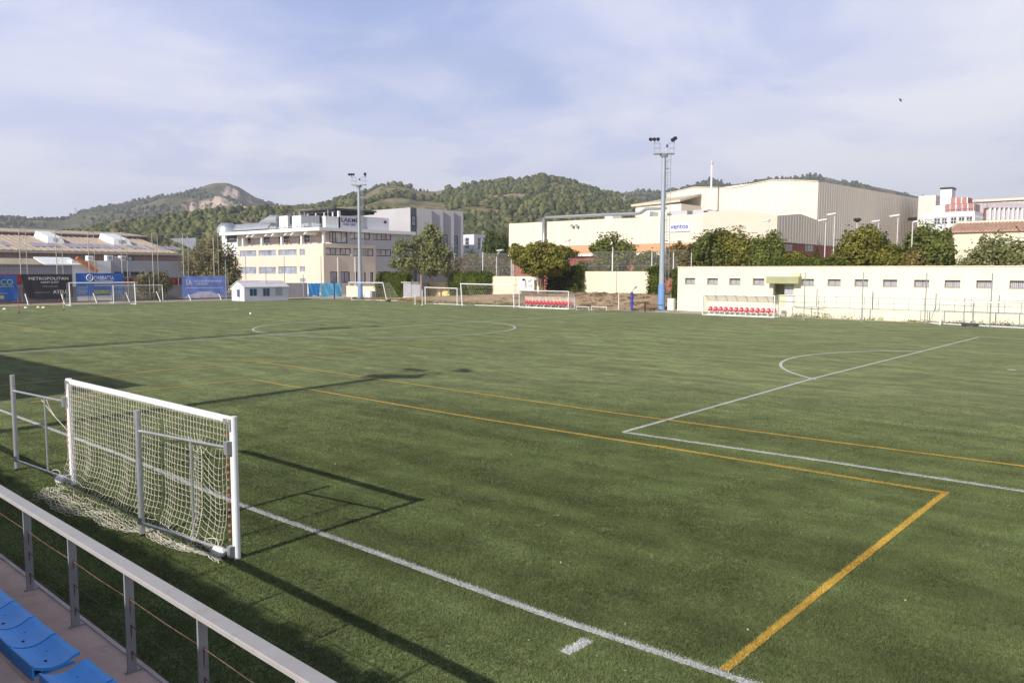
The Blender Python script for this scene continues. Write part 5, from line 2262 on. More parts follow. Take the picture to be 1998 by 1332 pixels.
# chain-link fence above the walls
YF = 72.6
fn = thing('chain_link_fence', (at_y(1130, 560, YF).x, YF, 1.4), 'tall chain link fence with pale posts above the cream walls', 'fence')
fpx = [(886, 497), (942, 492), (1001, 494), (1123, 491.5), (1194, 493), (1271, 492.5), (1313, 493), (1348, 492.5)]
for u, v in fpx:
    P = at_y(u, 560, YF)
    g = MB()
    g.tube([(P.x, YF, 0), (P.x, YF, z_at(P, v))], 0.05, 6)
    g.build('post', m_white, fn)
xa, xb = at_y(886, 500, YF).x, at_y(1350, 500, YF).x
zt = at_y(1120, 492.5, YF).z
zb = at_y(1120, 545, YF).z
g = MB()
for z in (zt, (zt + zb) / 2):
    g.tube([(xa, YF, z), (xb, YF, z)], 0.02, 5)
g.build('rail', m_galv, fn)
g = MB()
x = xa - (zt - zb)
while x < xb:
    for s in (0, 1):
        p0, p1 = (x, zb), (x + (zt - zb), zt)
        if s:
            p0, p1 = (x, zt), (x + (zt - zb), zb)
        if p0[0] >= xa and p1[0] <= xb:
            i = len(g.v)
            g.v += [(p0[0], YF + .004 * s, p0[1]), (p0[0] + 0.012, YF + .004 * s, p0[1]), (p1[0] + 0.012, YF + .004 * s, p1[1]), (p1[0], YF + .004 * s, p1[1])]
            g.f.append((i, i + 1, i + 2, i + 3))
            g.mi.append(0)
    x += 0.16
g.build('wire_mesh', M('fence_wire', (0.36, 0.34, 0.32), 0.6), fn)
tag(fn.children[-1], kind='stuff')
# long thin net posts standing in front of the walls
for u, v0, v1, lab in ((997.5, 497, 584, 'thin pale post in front of the cream wall left of the round tree'), (1194.5, 483, 574, 'thin pale post in the middle of the bright cream wall'), (1207, 570, 605, 'short white post at the foot of the earth bank'), (810, 575, 594, 'short thin white post before the young tree'), (824, 565, 595, 'short thin white post by the small goal')):
    P = at_y(u, v1, 71.0) if v1 < 590 else at_z(u, v1)
    g = MB()
    g.tube([(P.x, P.y, max(-0.05, min(P.z, 1.0))), (P.x, P.y, z_at(P, v0))], 0.045, 6)
    g.box(P.x - 0.1, P.x + 0.1, P.y - 0.1, P.y + 0.1, max(-0.05, min(P.z, 1.0)), max(-0.05, min(P.z, 1.0)) + 0.05)
    tag(g.build('thin_post', m_white), lab, 'post')

# blue padded post with lamp, black post, electric box, hurdles
P = at_z(1232.5, 606)
bp = thing('padded_post', (P.x, P.y, 0), 'slim royal blue padded post with small lamp on top', 'post')
zt = z_at(P, 570)
g = MB()
g.tube([(P.x, P.y, 0), (P.x, P.y, zt)], 0.13, 10)
g.build('padding', M('royal_blue_padding', (0.03, 0.05, 0.36), 0.6), bp, True)
g = MB()
g.tube([(P.x, P.y, zt), (P.x + 0.15, P.y, zt + 0.2), (P.x + 0.45, P.y, zt + 0.5)], 0.04, 6)
g.obox((P.x + 0.42, P.y, zt + 0.5), (0.8, 0, 0.6), (0, 1, 0), (-0.6, 0, 0.8), 0.14, 0.1, 0.07)
g.build('lamp', m_greypaint, bp)
P = at_z(1258.5, 608)
g = MB()
g.tube([(P.x, P.y, 0), (P.x, P.y, z_at(P, 590))], 0.08, 8)
g.box(P.x - 0.09, P.x + 0.09, P.y - 0.09, P.y + 0.09, z_at(P, 590), z_at(P, 589))
tag(g.build('short_post', m_dark), 'short black post left of the right floodlight mast', 'post')
P = at_z(1308, 609)
eb = thing('electric_box', (P.x, P.y, 0), 'pale metal electric box on legs between mast and changing rooms', 'box')
zt = z_at(P, 582)
MB().box(P.x - 0.36, P.x + 0.36, P.y, P.y + 0.35, 0.2, zt).build('body', M('cream_metal', (0.68, 0.64, 0.54), 0.5), eb)
MB().box(P.x - 0.32, P.x + 0.32, P.y - 0.025, P.y - 0.002, 0.28, zt - 0.08).build('door', M('cream_metal_door', (0.70, 0.67, 0.58), 0.5), eb)
for s in (-0.25, 0.25):
    MB().box(P.x + s - 0.04, P.x + s + 0.04, P.y + 0.1, P.y + 0.2, -0.02, 0.2).build('leg', m_galv, eb)
g = MB()
g.tube([(P.x - 0.1, P.y + 0.2, zt), (P.x - 0.1, P.y + 0.2, zt + 0.55)], 0.03, 6)
g.build('pipe', m_galv, eb)
for i, (u0, u1, lab) in enumerate(((1124.5, 1149, 'low white training hurdle nearer the dugout'), (1154, 1183.5, 'low white training hurdle farther from the dugout'))):
    A, B = at_z(u0, 605), at_z(u1, 606)
    t = thing('hurdle', (A + B) / 2, lab, 'hurdle', 'low hurdles beside the dugout')
    zt = z_at(A, 598)
    for p in (A, B):
        g = MB()
        g.tube([p, (p.x, p.y, zt)], 0.03, 6)
        g.tube([(p.x, p.y, 0.03), (p.x + 0.1, p.y + 0.4, 0.03)], 0.025, 6)
        g.build('leg', m_white, t)
    g = MB()
    g.tube([(A.x, A.y, zt), (B.x, B.y, zt)], 0.035, 6)
    g.build('bar', m_white, t)
g = MB()
A, B = at_y(1262, 592, 64.5), at_y(1296, 592, 64.5)
for q in range(3):
    MBz = 0.16 + 0.25 * q
    g.box(A.x - 0.5 + 0.15 * q, B.x - 0.5 + 0.1 * q, 63.4 + 0.6 * q, 63.55 + 0.6 * q, MBz - 0.14, MBz)
tag(g.build('timber_steps', M('old_timber', (0.16, 0.10, 0.06), 0.95, 0.3, 4)), 'rough timber steps up the earth bank by the mast', 'steps')

# training poles, cones, balls on the left of the pitch
m_red = M('red_plastic_pole', (0.50, 0.06, 0.04), 0.5)
for u, v0, v1, m_, lab in ((37, 580, 610.5, m_red, 'red slalom pole with dark base on the left turf'), (124, 572, 604, M('yellow_pole', (0.62, 0.45, 0.25), 0.5), 'yellow and red slalom pole left of the big goal')):
    P = at_z(u, v1)
    t = thing('slalom_pole', P, lab, 'pole', 'slalom poles on the left turf')
    g = MB()
    g.tube([(P.x, P.y, 0.05), (P.x, P.y, z_at(P, v0))], 0.03, 6)
    g.build('rod', m_, t)
    g = MB()
    g.tube([(P.x, P.y, 0), (P.x, P.y, 0.09)], 0.16, 10, r2=0.08)
    g.build('base', m_dark, t)
m_cone = M('pale_yellow_plastic', (0.78, 0.74, 0.35), 0.5)
for i, (u, v, lab) in enumerate(((9, 603.5, 'pale marker disc at the far left edge'), (50.5, 601, 'pale marker disc below the black banner, left of three'), (75, 600, 'pale marker disc below the black banner, middle of three'), (85, 600.5, 'pale marker disc below the black banner, right of three'))):
    P = at_z(u, v)
    g = MB()
    g.tube([(P.x, P.y, 0), (P.x, P.y, 0.10), (P.x, P.y, 0.16)], [0.22, 0.13, 0.07], 10)
    tag(g.build('marker_disc', m_cone), lab, 'cone', 'marker discs on the left turf')
P = at_z(489, 614)
g = MB()
g.tube([(P.x, P.y, z) for z in (0.0, 0.04, 0.11, 0.18, 0.22)], [0.04, 0.09, 0.11, 0.09, 0.03], 10)
tag(g.build('football', m_white, None, True), 'small white football lying left of the centre circle', 'ball')
P = at_z(756, 588.5)
g = MB()
g.obox((P.x + 0.1, P.y + 0.1, 0.12), (1, 0.1, 0), (-0.1, 1, 0), (0, 0, 1), 0.26, 0.16, 0.12)
g.tube([(P.x, P.y + 0.1, 0.24), (P.x + 0.08, P.y + 0.1, 0.34), (P.x + 0.2, P.y + 0.1, 0.24)], 0.02, 5)
tag(g.build('kit_bag', m_dark), 'small black bag at the post of the tilted goal', 'bag')
P = at_z(1893, 637)
eq = thing('bollard_machine', (P.x, P.y, 0), 'low black wheeled trolley beside the leaning goal', 'trolley')
g = MB()
g.obox((P.x, P.y, 0.16), (1, 0, 0), (0, 1, 0), (0, 0, 1), 0.55, 0.22, 0.07)
g.build('bed', m_dark, eq)
for s in (-0.42, 0.42):
    g = MB()
    g.tube([(P.x + s, P.y - 0.26, 0.13), (P.x + s, P.y - 0.20, 0.13)], 0.13, 10)
    g.build('wheel', m_dark, eq)
g = MB()
g.tube([(P.x + 0.15, P.y, 0.25), (P.x + 0.15, P.y, 1.9)], 0.06, 6)
g.tube([(P.x - 0.45, P.y, 0.2), (P.x - 0.45, P.y, 2.1)], 0.04, 6)
g.build('upright', m_greypaint, eq)
eq.name = 'trolley'

# ------------------------------------------------------------------ left industrial building
XI = -78.0
ib = thing('industrial_shed', (XI, 30, 0), 'long industrial shed with sloping brown roof and rooflights', 'building')
m_ir = M('fibre_cement_roof', (0.48, 0.39, 0.30), 0.9, 0.15, 0.6, stretch=(0.3, 1, 1), dirt=((0.20, 0.16, 0.13), 0.3, 0.55, 0.6))
m_ib = M('brown_cladding', (0.24, 0.17, 0.145), 0.8, 0.08, 1.0)
ye = at_x(380, 492, XI).y
ys = -20.0
ze = at_x(200, 491, XI).z
zr_ = at_x(200, 464.5, XI - 12).z
g = MB()
g.box(XI - 26, XI, ys, ye - 2.0, 0, ze - 0.35)
g.build('wall', m_ib, ib)
g = MB()
g.prism([(XI + 0.6, ys, ze - 0.35), (XI + 0.6, ys, ze), (XI - 12, ys, zr_), (XI - 12, ys, zr_ - 0.35)], (0, ye - 3 - ys, 0))
rf = g.build('roof', m_ir, ib)
g = MB()
y = ys
while y < ye - 3:
    g.prism([(XI + 0.62, y, ze + 0.003), (XI - 11.95, y, zr_ + 0.003), (XI - 11.95, y, zr_ + 0.06), (XI + 0.62, y, ze + 0.06)], (0, 0.22, 0))
    y += 0.9
o = g.build('corrugation', m_ir, ib)
tag(o, kind='stuff')
zt2 = at_x(200, 459.5, XI - 12.2).z
g = MB()
g.box(XI - 14, XI - 12.02, ys, at_x(290, 465, XI - 12).y, zr_ - 0.4, zt2)
g.build('clerestory', M('dark_clerestory', (0.09, 0.06, 0.055), 0.7), ib)
z3 = at_x(200, 452.5, XI - 22).z
g = MB()
g.prism([(XI - 12.0, ys, zt2), (XI - 12.0, ys, zt2 + 0.15), (XI - 22, ys, z3), (XI - 22, ys, z3 - 0.2)], (0, at_x(288, 465, XI - 12).y - ys, 0))
g.build('upper_roof', m_ir, ib)
sl = lambda x: ze + (zr_ - ze) * ((XI + 0.6 - x) / 12.6)
for (u0, u1, big_) in ((80, 114, 1), (208, 244, 1)):
    ya, yb = at_x(u0, 466, XI - 8).y, at_x(u1, 466, XI - 8).y
    g = MB()
    xa_, xb_ = XI - 11.0, XI - 5.5
    g.hexa([(xb_, ya, sl(xb_) + 0.01), (xb_, yb, sl(xb_) + 0.01), (xa_, yb, sl(xa_) + 0.01), (xa_, ya, sl(xa_) + 0.01), (xb_ - 0.5, ya + 0.3, sl(xb_) + 1.0), (xb_ - 0.5, yb - 0.3, sl(xb_) + 1.0), (xa_, yb - 0.3, sl(xa_) + 0.9), (xa_, ya + 0.3, sl(xa_) + 0.9)])
    vt = g.build('roof_vent', m_white, ib)
    g = MB()
    nrm = Vector((0.9, 0, 0.4)).normalized()
    for q in range(3):
        z = sl(xb_) + 0.28 + 0.2 * q
        g.box(xb_ - 0.28 - 0.1 * q, xb_ - 0.1 - 0.1 * q, ya + 0.9, yb - 0.9, z, z + 0.1)
    g.build('louvre', m_greypaint, vt)
m_sky = M('rooflight_sheet', (0.30, 0.27, 0.34), 0.4, 0.15, 1.5)
for u in (10, 67, 80, 93, 106, 132, 145, 158, 171, 184, 200, 214, 228, 258, 272, 288, 316, 330, 344):
    yc = at_x(u, 478, XI - 3.6).y
    g = MB()
    x0_, x1_ = XI - 5.2, XI - 2.0
    w = 0.42
    g.hexa([(x1_, yc - w, sl(x1_) + 0.065), (x1_, yc + w, sl(x1_) + 0.065), (x0_, yc + w, sl(x0_) + 0.065), (x0_, yc - w, sl(x0_) + 0.065), (x1_, yc - w, sl(x1_) + 0.10), (x1_, yc + w, sl(x1_) + 0.10), (x0_, yc + w, sl(x0_) + 0.10), (x0_, yc - w, sl(x0_) + 0.10)])
    g.build('rooflight', m_sky, ib)
# glazed gable end at the right
yg0, yg1 = at_x(328, 480, XI).y, at_x(379.5, 480, XI).y
g = MB()
zg0, zg1 = at_x(379, 493, XI).z, at_x(379, 464, XI).z
g.prism([(XI + 0.3, yg1, zg0), (XI + 0.3, yg1, zg1), (XI + 0.3, yg0, zg1 - 0.3), (XI + 0.3, (yg0 + yg1) / 2 + 0.5, (zg0 + zg1) / 2 - 0.1)], (0.2, 0, 0))
g.build('translucent_gable', M('translucent_sheet', (0.78, 0.81, 0.84), 0.4, 0.12, 0.8), ib)

# low annexes in front of the shed
XA2 = -66.0
an = thing('annexe', (XA2, 20, 0), 'grey low annexe with white canopy and orange strut', 'building')
za = at_x(120, 517, XA2).z
y1_, y2_ = -10, at_x(141, 530, XA2).y
MB().box(XA2 - 5, XA2, y1_, y2_, 0, za - 0.05).build('wall', m_grey, an)
g = MB()
yb_ = at_x(84, 510, XA2).y
z1_ = at_x(60, 504, XA2 - 4).z
g.prism([(XA2 + 0.4, y1_, za - 0.05), (XA2 + 0.4, y1_, za + 0.08), (XA2 - 4, y1_, z1_), (XA2 - 4, y1_, z1_ - 0.15)], (0, yb_ - y1_, 0))
g.build('roof', M('tan_roof', (0.36, 0.30, 0.22), 0.9, 0.15, 0.8), an)
g = MB()
yc0, yc1 = at_x(76, 507, XA2).y, at_x(155, 510, XA2).y
g.prism([(XA2 + 0.5, yb_ + 0.02, za - 0.04), (XA2 + 0.5, yb_ + 0.02, za + 0.1), (XA2 - 3.4, yb_ + 0.02, z1_ + 0.2), (XA2 - 3.4, yb_ + 0.02, z1_ + 0.0)], (0, yc1 - yb_, 0))
g.build('canopy', m_white, an)
ywa, ywb = at_x(141, 530, XA2).y, at_x(217, 530, XA2 + 0.0).y
MB().box(XA2 - 5, XA2 - 0.02, ywa, ywb, 0, at_x(200, 508.5, XA2).z).build('white_block', m_white, an)
pa, pb = at_x(149, 503, XA2 + 0.6), at_x(190, 530, XA2 + 0.6)
g = MB()
dd_ = (pb - pa).normalized()
g.obox((pa + pb) / 2, dd_, (1, 0, 0), dd_.cross(Vector((1, 0, 0))), (pb - pa).length / 2, 0.15, 0.22)
g.build('orange_strut', M('orange_paint', (0.62, 0.18, 0.06), 0.6), an)
pq = at_x(188, 510, XA2 + 0.05)
g = MB()
g.prism([(XA2 + 0.02, at_x(164, 509, XA2).y, at_x(164, 509, XA2).z), (XA2 + 0.02, at_x(188, 509, XA2).y, at_x(188, 509, XA2).z), (XA2 + 0.02, at_x(188, 526, XA2).y, at_x(188, 526, XA2).z)], (0.1, 0, 0))
g.build('cream_panel', M('cream_panel', (0.66, 0.52, 0.36), 0.8), an)
for k, (u, v0, v1, w, m_) in enumerate(((175, 499, 508, 4.6, m_white), (213, 498, 507.5, 6, m_white), (225, 500, 507.5, 3, M('pink_unit', (0.6, 0.42, 0.42), 0.6)), (239, 499, 507, 5, m_white), (252, 501, 507, 8, m_dark))):
    Pq = at_x(u, v1, XA2 - 1.5)
    g = MB()
    hw = w / F * 115
    h0, h1 = at_x(u, v1, XA2 - 1.5).z - 0.4, at_x(u, v0, XA2 - 1.5).z
    g.box(Pq.x - 0.5, Pq.x + 0.3, Pq.y - hw, Pq.y + hw, h0, h1)
    un = g.build('rooftop_unit', m_, an)
    g = MB()
    g.tube([(Pq.x + 0.30, Pq.y, (h0 + h1) / 2 + 0.15), (Pq.x + 0.34, Pq.y, (h0 + h1) / 2 + 0.15)], min(hw, (h1 - h0) / 2) * 0.6, 10)
    g.build('fan', m_greypaint, un)
# grey workshop with red base
wk = thing('workshop', (XA2 - 1, 42, 0), 'grey clad workshop with red base behind the bush', 'building')
yA_, yB_ = ywb + 0.05, at_x(372, 530, XA2 - 1).y
zk = at_x(290, 509, XA2 - 1).z
hz_ = []
for (u0, u1) in ((223, 240), (241, 252), (255, 273), (274, 282), (290, 300)):
    a, b, c, d = px_rect(u0, u1, 530, 540, XA2 - 1)
    hz_.append((a - yA_, b - yA_, c, d))
g = MB()
g.facade((XA2 - 1, yA_, at_x(290, 542, XA2 - 1).z), EY, yB_ - yA_, zk - at_x(290, 542, XA2 - 1).z, [(a, b, c - at_x(290, 542, XA2 - 1).z, d - at_x(290, 542, XA2 - 1).z) for a, b, c, d in hz_], 0.15, FX)
g.face([(XA2 - 1, yA_, zk), (XA2 - 1, yB_, zk), (XA2 - 8, yB_, zk), (XA2 - 8, yA_, zk)])
g.face([(XA2 - 1, yB_, 0), (XA2 - 8, yB_, 0), (XA2 - 8, yB_, zk), (XA2 - 1, yB_, zk)])
g.build('wall', M('grey_cladding', (0.33, 0.33, 0.37), 0.7, 0.06, 0.6), wk)
z2 = at_x(290, 542, XA2 - 1).z
z1 = at_x(290, 556, XA2 - 1).z
MB().box(XA2 - 1.3, XA2 - 0.98, yA_, yB_, z1, z2 - 0.002).build('red_base', M('red_panel', (0.24, 0.035, 0.03), 0.7), wk)
MB().box(XA2 - 1.3, XA2 - 1.0, yA_, yB_, 0, z1 - 0.002).build('plinth', m_grey, wk)
for a, b, c, d in hz_:
    window(wk, (XA2 - 1, yA_ + a, c), EY, b - a, d - c, FX, 0.1, 2, 1)
g = MB()
g.box(XL - 1.2, XL - 0.9, 2, at_x(150, 570, XL - 1).y, 0, 2.05)
tag(g.build('boundary_wall', m_grey), 'grey boundary wall behind the black and blue banners', 'wall')
g = MB()
g.box(XL - 0.62, XL - 0.5, at_x(-80, 570, XL - 0.5).y, at_x(43, 570, XL - 0.5).y, 2.3, at_x(20, 535.2, XL - 0.5).z)
tag(g.build('red_board', M('red_board', (0.35, 0.03, 0.04), 0.7)), 'red board showing behind the blue and black banners', 'board')

# ------------------------------------------------------------------ white and beige office block
YA = 74.3
m_beige = M('beige_render', (0.68, 0.57, 0.46), 0.9, 0.04, 0.4)
m_beiged = m_beige
m_pinkw = M('pinkish_render', (0.52, 0.45, 0.43), 0.9, 0.05, 0.4)
XO = at_y(632, 540, YA).x
oc = thing('office_block', (XO, YA, 0), 'beige and white office block with roof terrace and dark canopy', 'building')
cP = Vector((XO, YA, 0))
zf = lambda v: z_at(cP, v)
xw_ = at_y(435, 520, YA).x
z_b = zf(475)           # top of beige storeys
z_s0, z_s1 = zf(450), zf(443.5)   # roof slab
hl = []
for (u0, u1, v0, v1) in ((449, 464, 490, 501), (468, 500, 489, 500.5), (504.6, 538.5, 488, 499.5), (543, 579, 487, 498.5), (584.6, 595, 486, 498), (470, 500, 521, 534.5), (505, 538.5, 521, 534.5), (543, 579.3, 520, 534.5), (585, 595.5, 520, 530.5), (585.5, 596, 543, 550.5)):
    hl.append(py_rect(u0, u1, v0, v1, YA))
g = MB()
g.facade((xw_, YA, 0), EX, XO - xw_, z_b, [(a - xw_, b - xw_, c, d) for a, b, c, d in hl], 0.3, FY)
yB2 = at_x(733, 520, XO).y
hr = []
for (u0, u1, v0, v1) in ((635.7, 684.7, 484, 498.2), (689.7, 729, 485, 499.3), (644.4, 659, 530, 552), (664.6, 683, 530, 552), (691, 697.5, 530.5, 552), (710, 714, 531, 552), (722.5, 729, 531, 552)):
    hr.append(px_rect(u0, u1, v0, v1, XO))
g.facade((XO, YA, 0), EY, yB2 - YA, z_b, [(a - YA, b - YA, c, d) for a, b, c, d in hr], 0.3, FX)
g.face([(xw_, YA, z_b), (XO, YA, z_b), (XO, yB2, z_b), (xw_, yB2, z_b)])
g.face([(xw_, YA, 0), (xw_, yB2, 0), (xw_, yB2, z_b), (xw_, YA, z_b)])
g.build('lower_wall', m_beige, oc)
for i, (a, b, c, d) in enumerate(hl):
    window(oc, (a, YA, c), EX, b - a, d - c, FY, 0.2, max(1, int(round((b - a) / 1.0))), 1, m_wframe, m_paneblue, 0.06)
for i, (a, b, c, d) in enumerate(hr):
    window(oc, (XO, a, c), EY, b - a, d - c, FX, 0.2, max(1, int(round((b - a) / 1.1))), 1, m_frame, m_curtain if i < 2 else m_paneblue, 0.12)
# grey rear part of the right side
XO2 = XO - 0.25
yC2 = at_x(806, 500, XO2).y
hg = []
for (u0, u1, v0, v1) in ((734.7, 763, 486.5, 500), (737, 763, 530, 540)):
    hg.append(px_rect(u0, u1, v0, v1, XO2))
hg_t = []
for (u0, u1, v0, v1) in ((644, 678, 452, 474), (683, 722, 453, 467.3), (727.5, 763, 454.5, 468.5)):
    hg_t.append(px_rect(u0, u1, v0, v1, XO2))
g = MB()
g.facade((XO2, yB2 + 0.002, 0), EY, yC2 - yB2, z_b, [(a - yB2, b - yB2, c, d) for a, b, c, d in hg], 0.25, FX)
g.facade((XO2, YA + 2.2, z_b + 0.002), EY, yC2 - YA - 2.2, z_s0 - z_b, [(max(0, a - YA - 2.2), b - YA - 2.2, c - z_b, d - z_b) for a, b, c, d in hg_t], 0.25, FX)
g.build('upper_wall', m_ltgrey, oc)
for a, b, c, d in hg + hg_t:
    window(oc, (XO2, a, c), EY, b - a, d - c, FX, 0.18, max(2, int(round((b - a) / 1.1))), 1, m_frame, m_curtain, 0.13)
# set-back top storey on the left face
YT = YA + 2.2
ht_ = []
for (u0, u1, v0, v1) in ((478, 489, 458.5, 474), (507, 509.5, 458, 473.5), (514.5, 526, 457, 473), (543.5, 547, 457, 473), (553.5, 564.5, 456.5, 472.5), (583.5, 587, 456, 472), (593.5, 604, 456, 472)):
    ht_.append(py_rect(u0, u1, v0, v1, YT))
g = MB()
g.facade((xw_, YT, z_b + 0.002), EX, XO2 - xw_ - 0.002, z_s0 - z_b, [(a - xw_, b - xw_, max(0.15, c - z_b), d - z_b) for a, b, c, d in ht_], 0.2, FY)
g.build('terrace_wall', m_pinkw, oc)
for a, b, c, d in ht_:
    c = max(c, z_b + 0.15)
    window(oc, (a, YT, c), EX, b - a, d - c, FY, 0.15, 1, 2, m_frame, m_pane, 0.1)
for u in (474.5, 511, 550, 589):
    x = at_y(u, 465, YA + 0.3).x
    MB().box(x - 0.22, x + 0.22, YA + 0.12, YA + 0.5, z_b + 0.002, z_s0 - 0.002).build('column', m_white, oc)
MB().box(XO - 0.5, XO - 0.1, YA + 0.12, YA + 0.5, z_b + 0.002, z_s0 - 0.002).build('column', m_white, oc)
xs0, xs1 = xw_, at_y(463.5, 465, YA).x
MB().box(xs0 - 0.05, xs1, YA - 0.03, YT - 0.01, at_y(450, 501, YA).z, z_s0 - 0.004).build('corner_panel', m_white, oc)
a, b, c, d = py_rect(443, 462, 460, 472.5, YA - 0.04)
MB().box(a, b, YA - 0.10, YA - 0.035, c, d).build('sign_panel', m_dark, oc)
text_part('lettering', 'LAKME', m_printd, oc, (a + (b - a) * 0.3, YA - 0.102, c + (d - c) * 0.42), EX, (b - a) * 0.42, (d - c) * 0.16, FY, 0.01)
g = MB()
g.box(at_y(428, 456, YA - 1.2).x, XO + 0.6, YA - 1.2, yC2, z_s0, z_s1)
g.build('roof_slab', m_white, oc)
for u in (487, 497, 523, 536, 561, 574, 600):
    x = at_y(u, 458, YA - 0.4).x
    g = MB()
    g.obox((x, YA + 0.3, z_s0 - 0.32), (0.9, 0, 0.43), (0, 1, 0), (-0.43, 0, 0.9), 0.5, 1.2, 0.1)
    g.build('soffit_fin', m_white, oc)
g = MB()
zr0 = z_b + 0.95
g.tube([(xs1, YA + 0.15, zr0), (XO - 0.2, YA + 0.15, zr0)], 0.03, 5)
for k in range(30):
    x = xs1 + (XO - 0.2 - xs1) * k / 29
    g.tube([(x, YA + 0.15, z_b), (x, YA + 0.15, zr0)], 0.018, 4)
g.build('terrace_railing', m_galv, oc)
for u in (659.5, 693):
    y = at_x(u, 520, XO + 0.08).y
    g = MB()
    g.tube([(XO + 0.07, y, 0.2), (XO + 0.07, y, at_x(u, 502, XO).z)], 0.07, 6)
    g.build('downpipe', m_white, oc)
# roof: barrel duct, plant boxes, louvres, canopy, stair block, lettering
zs = z_s1
YP = YA + 1.5


def plant(name, u0, u1, v0, v1, Y, dep, mat):
    a, b, c, d = py_rect(u0, u1, v0, v1, Y)
    return MB().box(a, b, Y, Y + dep, zs + 0.002, d).build(name, mat, oc)


a, b, c, d = py_rect(437, 522, 434, 449, YP)
g = MB()
sec = []
for k in range(11):
    q = math.pi * k / 10
    sec.append((YP + 2.6 - 2.6 * math.cos(q), zs + 0.002 + (d - zs) * (0.25 + 0.75 * math.sin(q))))
g.prism([(a + 0.8, y, z) for y, z in sec], (b - a - 0.8, 0, 0))
g.build('barrel_roof', M('zinc', (0.42, 0.43, 0.45), 0.4, 0.1, 1, metal=0.5), oc)
g = MB()
c0 = Vector((a + 1.6, YP - 0.2, zs))
g.tube([c0, c0 + Vector((0, 0, (d - zs) * 0.45)), c0 + Vector((0, 0, (d - zs) * 0.8)), c0 + Vector((0, 0, (d - zs) * 1.05)), c0 + Vector((0, 0, (d - zs) * 1.06))], [2.0, 2.0, 1.6, 1.1, 0.9], 18)
g.build('vent_drum', m_alu, oc, True)
g = MB()
pA, pB = at_y(513, 437, YP + 1), at_y(530, 428, YP + 1)
g.tube([(pA.x, YP + 1, zs), pA, pB, at_y(545, 429, YP + 1)], 0.8, 10)
g.build('duct', m_alu, oc, True)
plant('plant_box', 545, 561, 421.5, 440, YP, 3.0, m_white)
plant('plant_box', 570, 587, 421, 440, YP, 3.0, m_white)
plant('plant_core', 561.3, 569.7, 422.5, 440, YP + 0.5, 2.5, m_dark)
lv = plant('louvre_screen', 588, 624, 421.5, 440, YP + 0.4, 0.3, m_dark)
a, b, c, d = py_rect(588, 624, 421.5, 440, YP + 0.4)
g = MB()
for k in range(24):
    x = a + (b - a) * (k + 0.5) / 24
    g.box(x - 0.05, x + 0.05, YP + 0.30, YP + 0.398, zs + 0.2, d)
g.build('slats', m_greypaint, lv)
g = MB()
for k in range(26):
    u = 522 + 104 * rnd.random()
    Pq = at_y(u, 441, YA + 0.9)
    h = rnd.uniform(0.3, 1.0)
    g.box(Pq.x - 0.25, Pq.x + 0.25, Pq.y - 0.25, Pq.y + 0.25, zs + 0.4, zs + 0.46)
    for s in (-0.2, 0.2):
        g.tube([(Pq.x + s, Pq.y, zs), (Pq.x + s * 0.6, Pq.y, zs + 0.4 + h * 0.6)], 0.03, 4)
    g.tube([(Pq.x - 0.2, Pq.y + 0.2, zs + 0.4), (Pq.x + 0.2, Pq.y + 0.25, zs + 0.4 + h * 0.6)], 0.04, 4)
o = g.build('roof_pipework', M('pipe_pale', (0.6, 0.6, 0.62), 0.5), oc)
for u, v0 in ((574, 413), (584, 412), (594, 414), (640, 410)):
    Pq = at_y(u, 425, YP + 1)
    g = MB()
    g.tube([(Pq.x, Pq.y, zs), (Pq.x, Pq.y, at_y(u, v0, YP + 1).z)], 0.07, 6)
    g.build('roof_mast', m_galv, oc)
# stair block beside the corner and canopy behind
a, b, c, d = py_rect(630, 661, 421.5, 443, YA + 1.0)
XS = XO - 0.4
ysb = at_x(645.5, 430, XS).y
g = MB()
a = at_y(629.5, 430, YA + 0.8).x
g.box(a, XS, YA + 0.8, at_x(664, 430, XS).y, zs + 0.002, at_x(640, 421.8, XS).z)
g.build('stair_block', m_white, oc)
ya0, ya1 = at_x(663, 430, XS).y, at_x(702, 430, XS).y
z0_, z1_2 = at_x(680, 442.5, XS).z, at_x(680, 421.5, XS).z
MB().box(XS - 0.25, XS - 0.10, ya0 + 0.01, ya1, zs + 0.002, z1_2).build('sign_screen', M('sign_screen_pale', (0.62, 0.62, 0.66), 0.5), oc)
text_part('lettering', 'LAKMÉ', M('sign_letter_dark', (0.07, 0.07, 0.09), 0.5), oc, (XS - 0.09, ya0 + (ya1 - ya0) * 0.10, z0_ + (z1_2 - z0_) * 0.42), EY, (ya1 - ya0) * 0.84, (z1_2 - z0_) * 0.52, FX, 0.05, 0.01)
text_part('lettering', 'HAIR CARE', M('sign_letter_blue', (0.12, 0.16, 0.26), 0.5), oc, (XS - 0.09, ya0 + (ya1 - ya0) * 0.20, z0_ + (z1_2 - z0_) * 0.12), EY, (ya1 - ya0) * 0.60, (z1_2 - z0_) * 0.2, FX, 0.05, 0.0)
MB().box(XS - 0.35, XS, at_x(660.5, 430, XS).y, at_x(664.5, 430, XS).y, zs, at_x(662, 411.5, XS).z).build('sign_pillar', m_white, oc)
g = MB()
ca, cb_ = at_y(600, 411, YA + 5).x, at_x(735, 413, XO - 1).y
zc_ = at_y(650, 411.5, YA + 5).z
g.box(ca, XO - 1.0, YA + 3.0, cb_, zc_, zc_ + 0.28)
for k in range(9):
    y = YA + 3.4 + (cb_ - YA - 4) * k / 8
    g.box(ca + 0.2, XO - 1.2, y, y + 0.25, zc_ - 0.4, zc_ - 0.003)
cpy = g.build('canopy', M('canopy_dark', (0.05, 0.052, 0.056), 0.6), oc)
for k in range(5):
    x = ca + (XO - 1.8 - ca) * k / 4
    g = MB()
    g.box(x, x + 0.2, YA + 3.2, YA + 3.4, zs, zc_ - 0.404)
    g.build('canopy_post', m_white, oc)
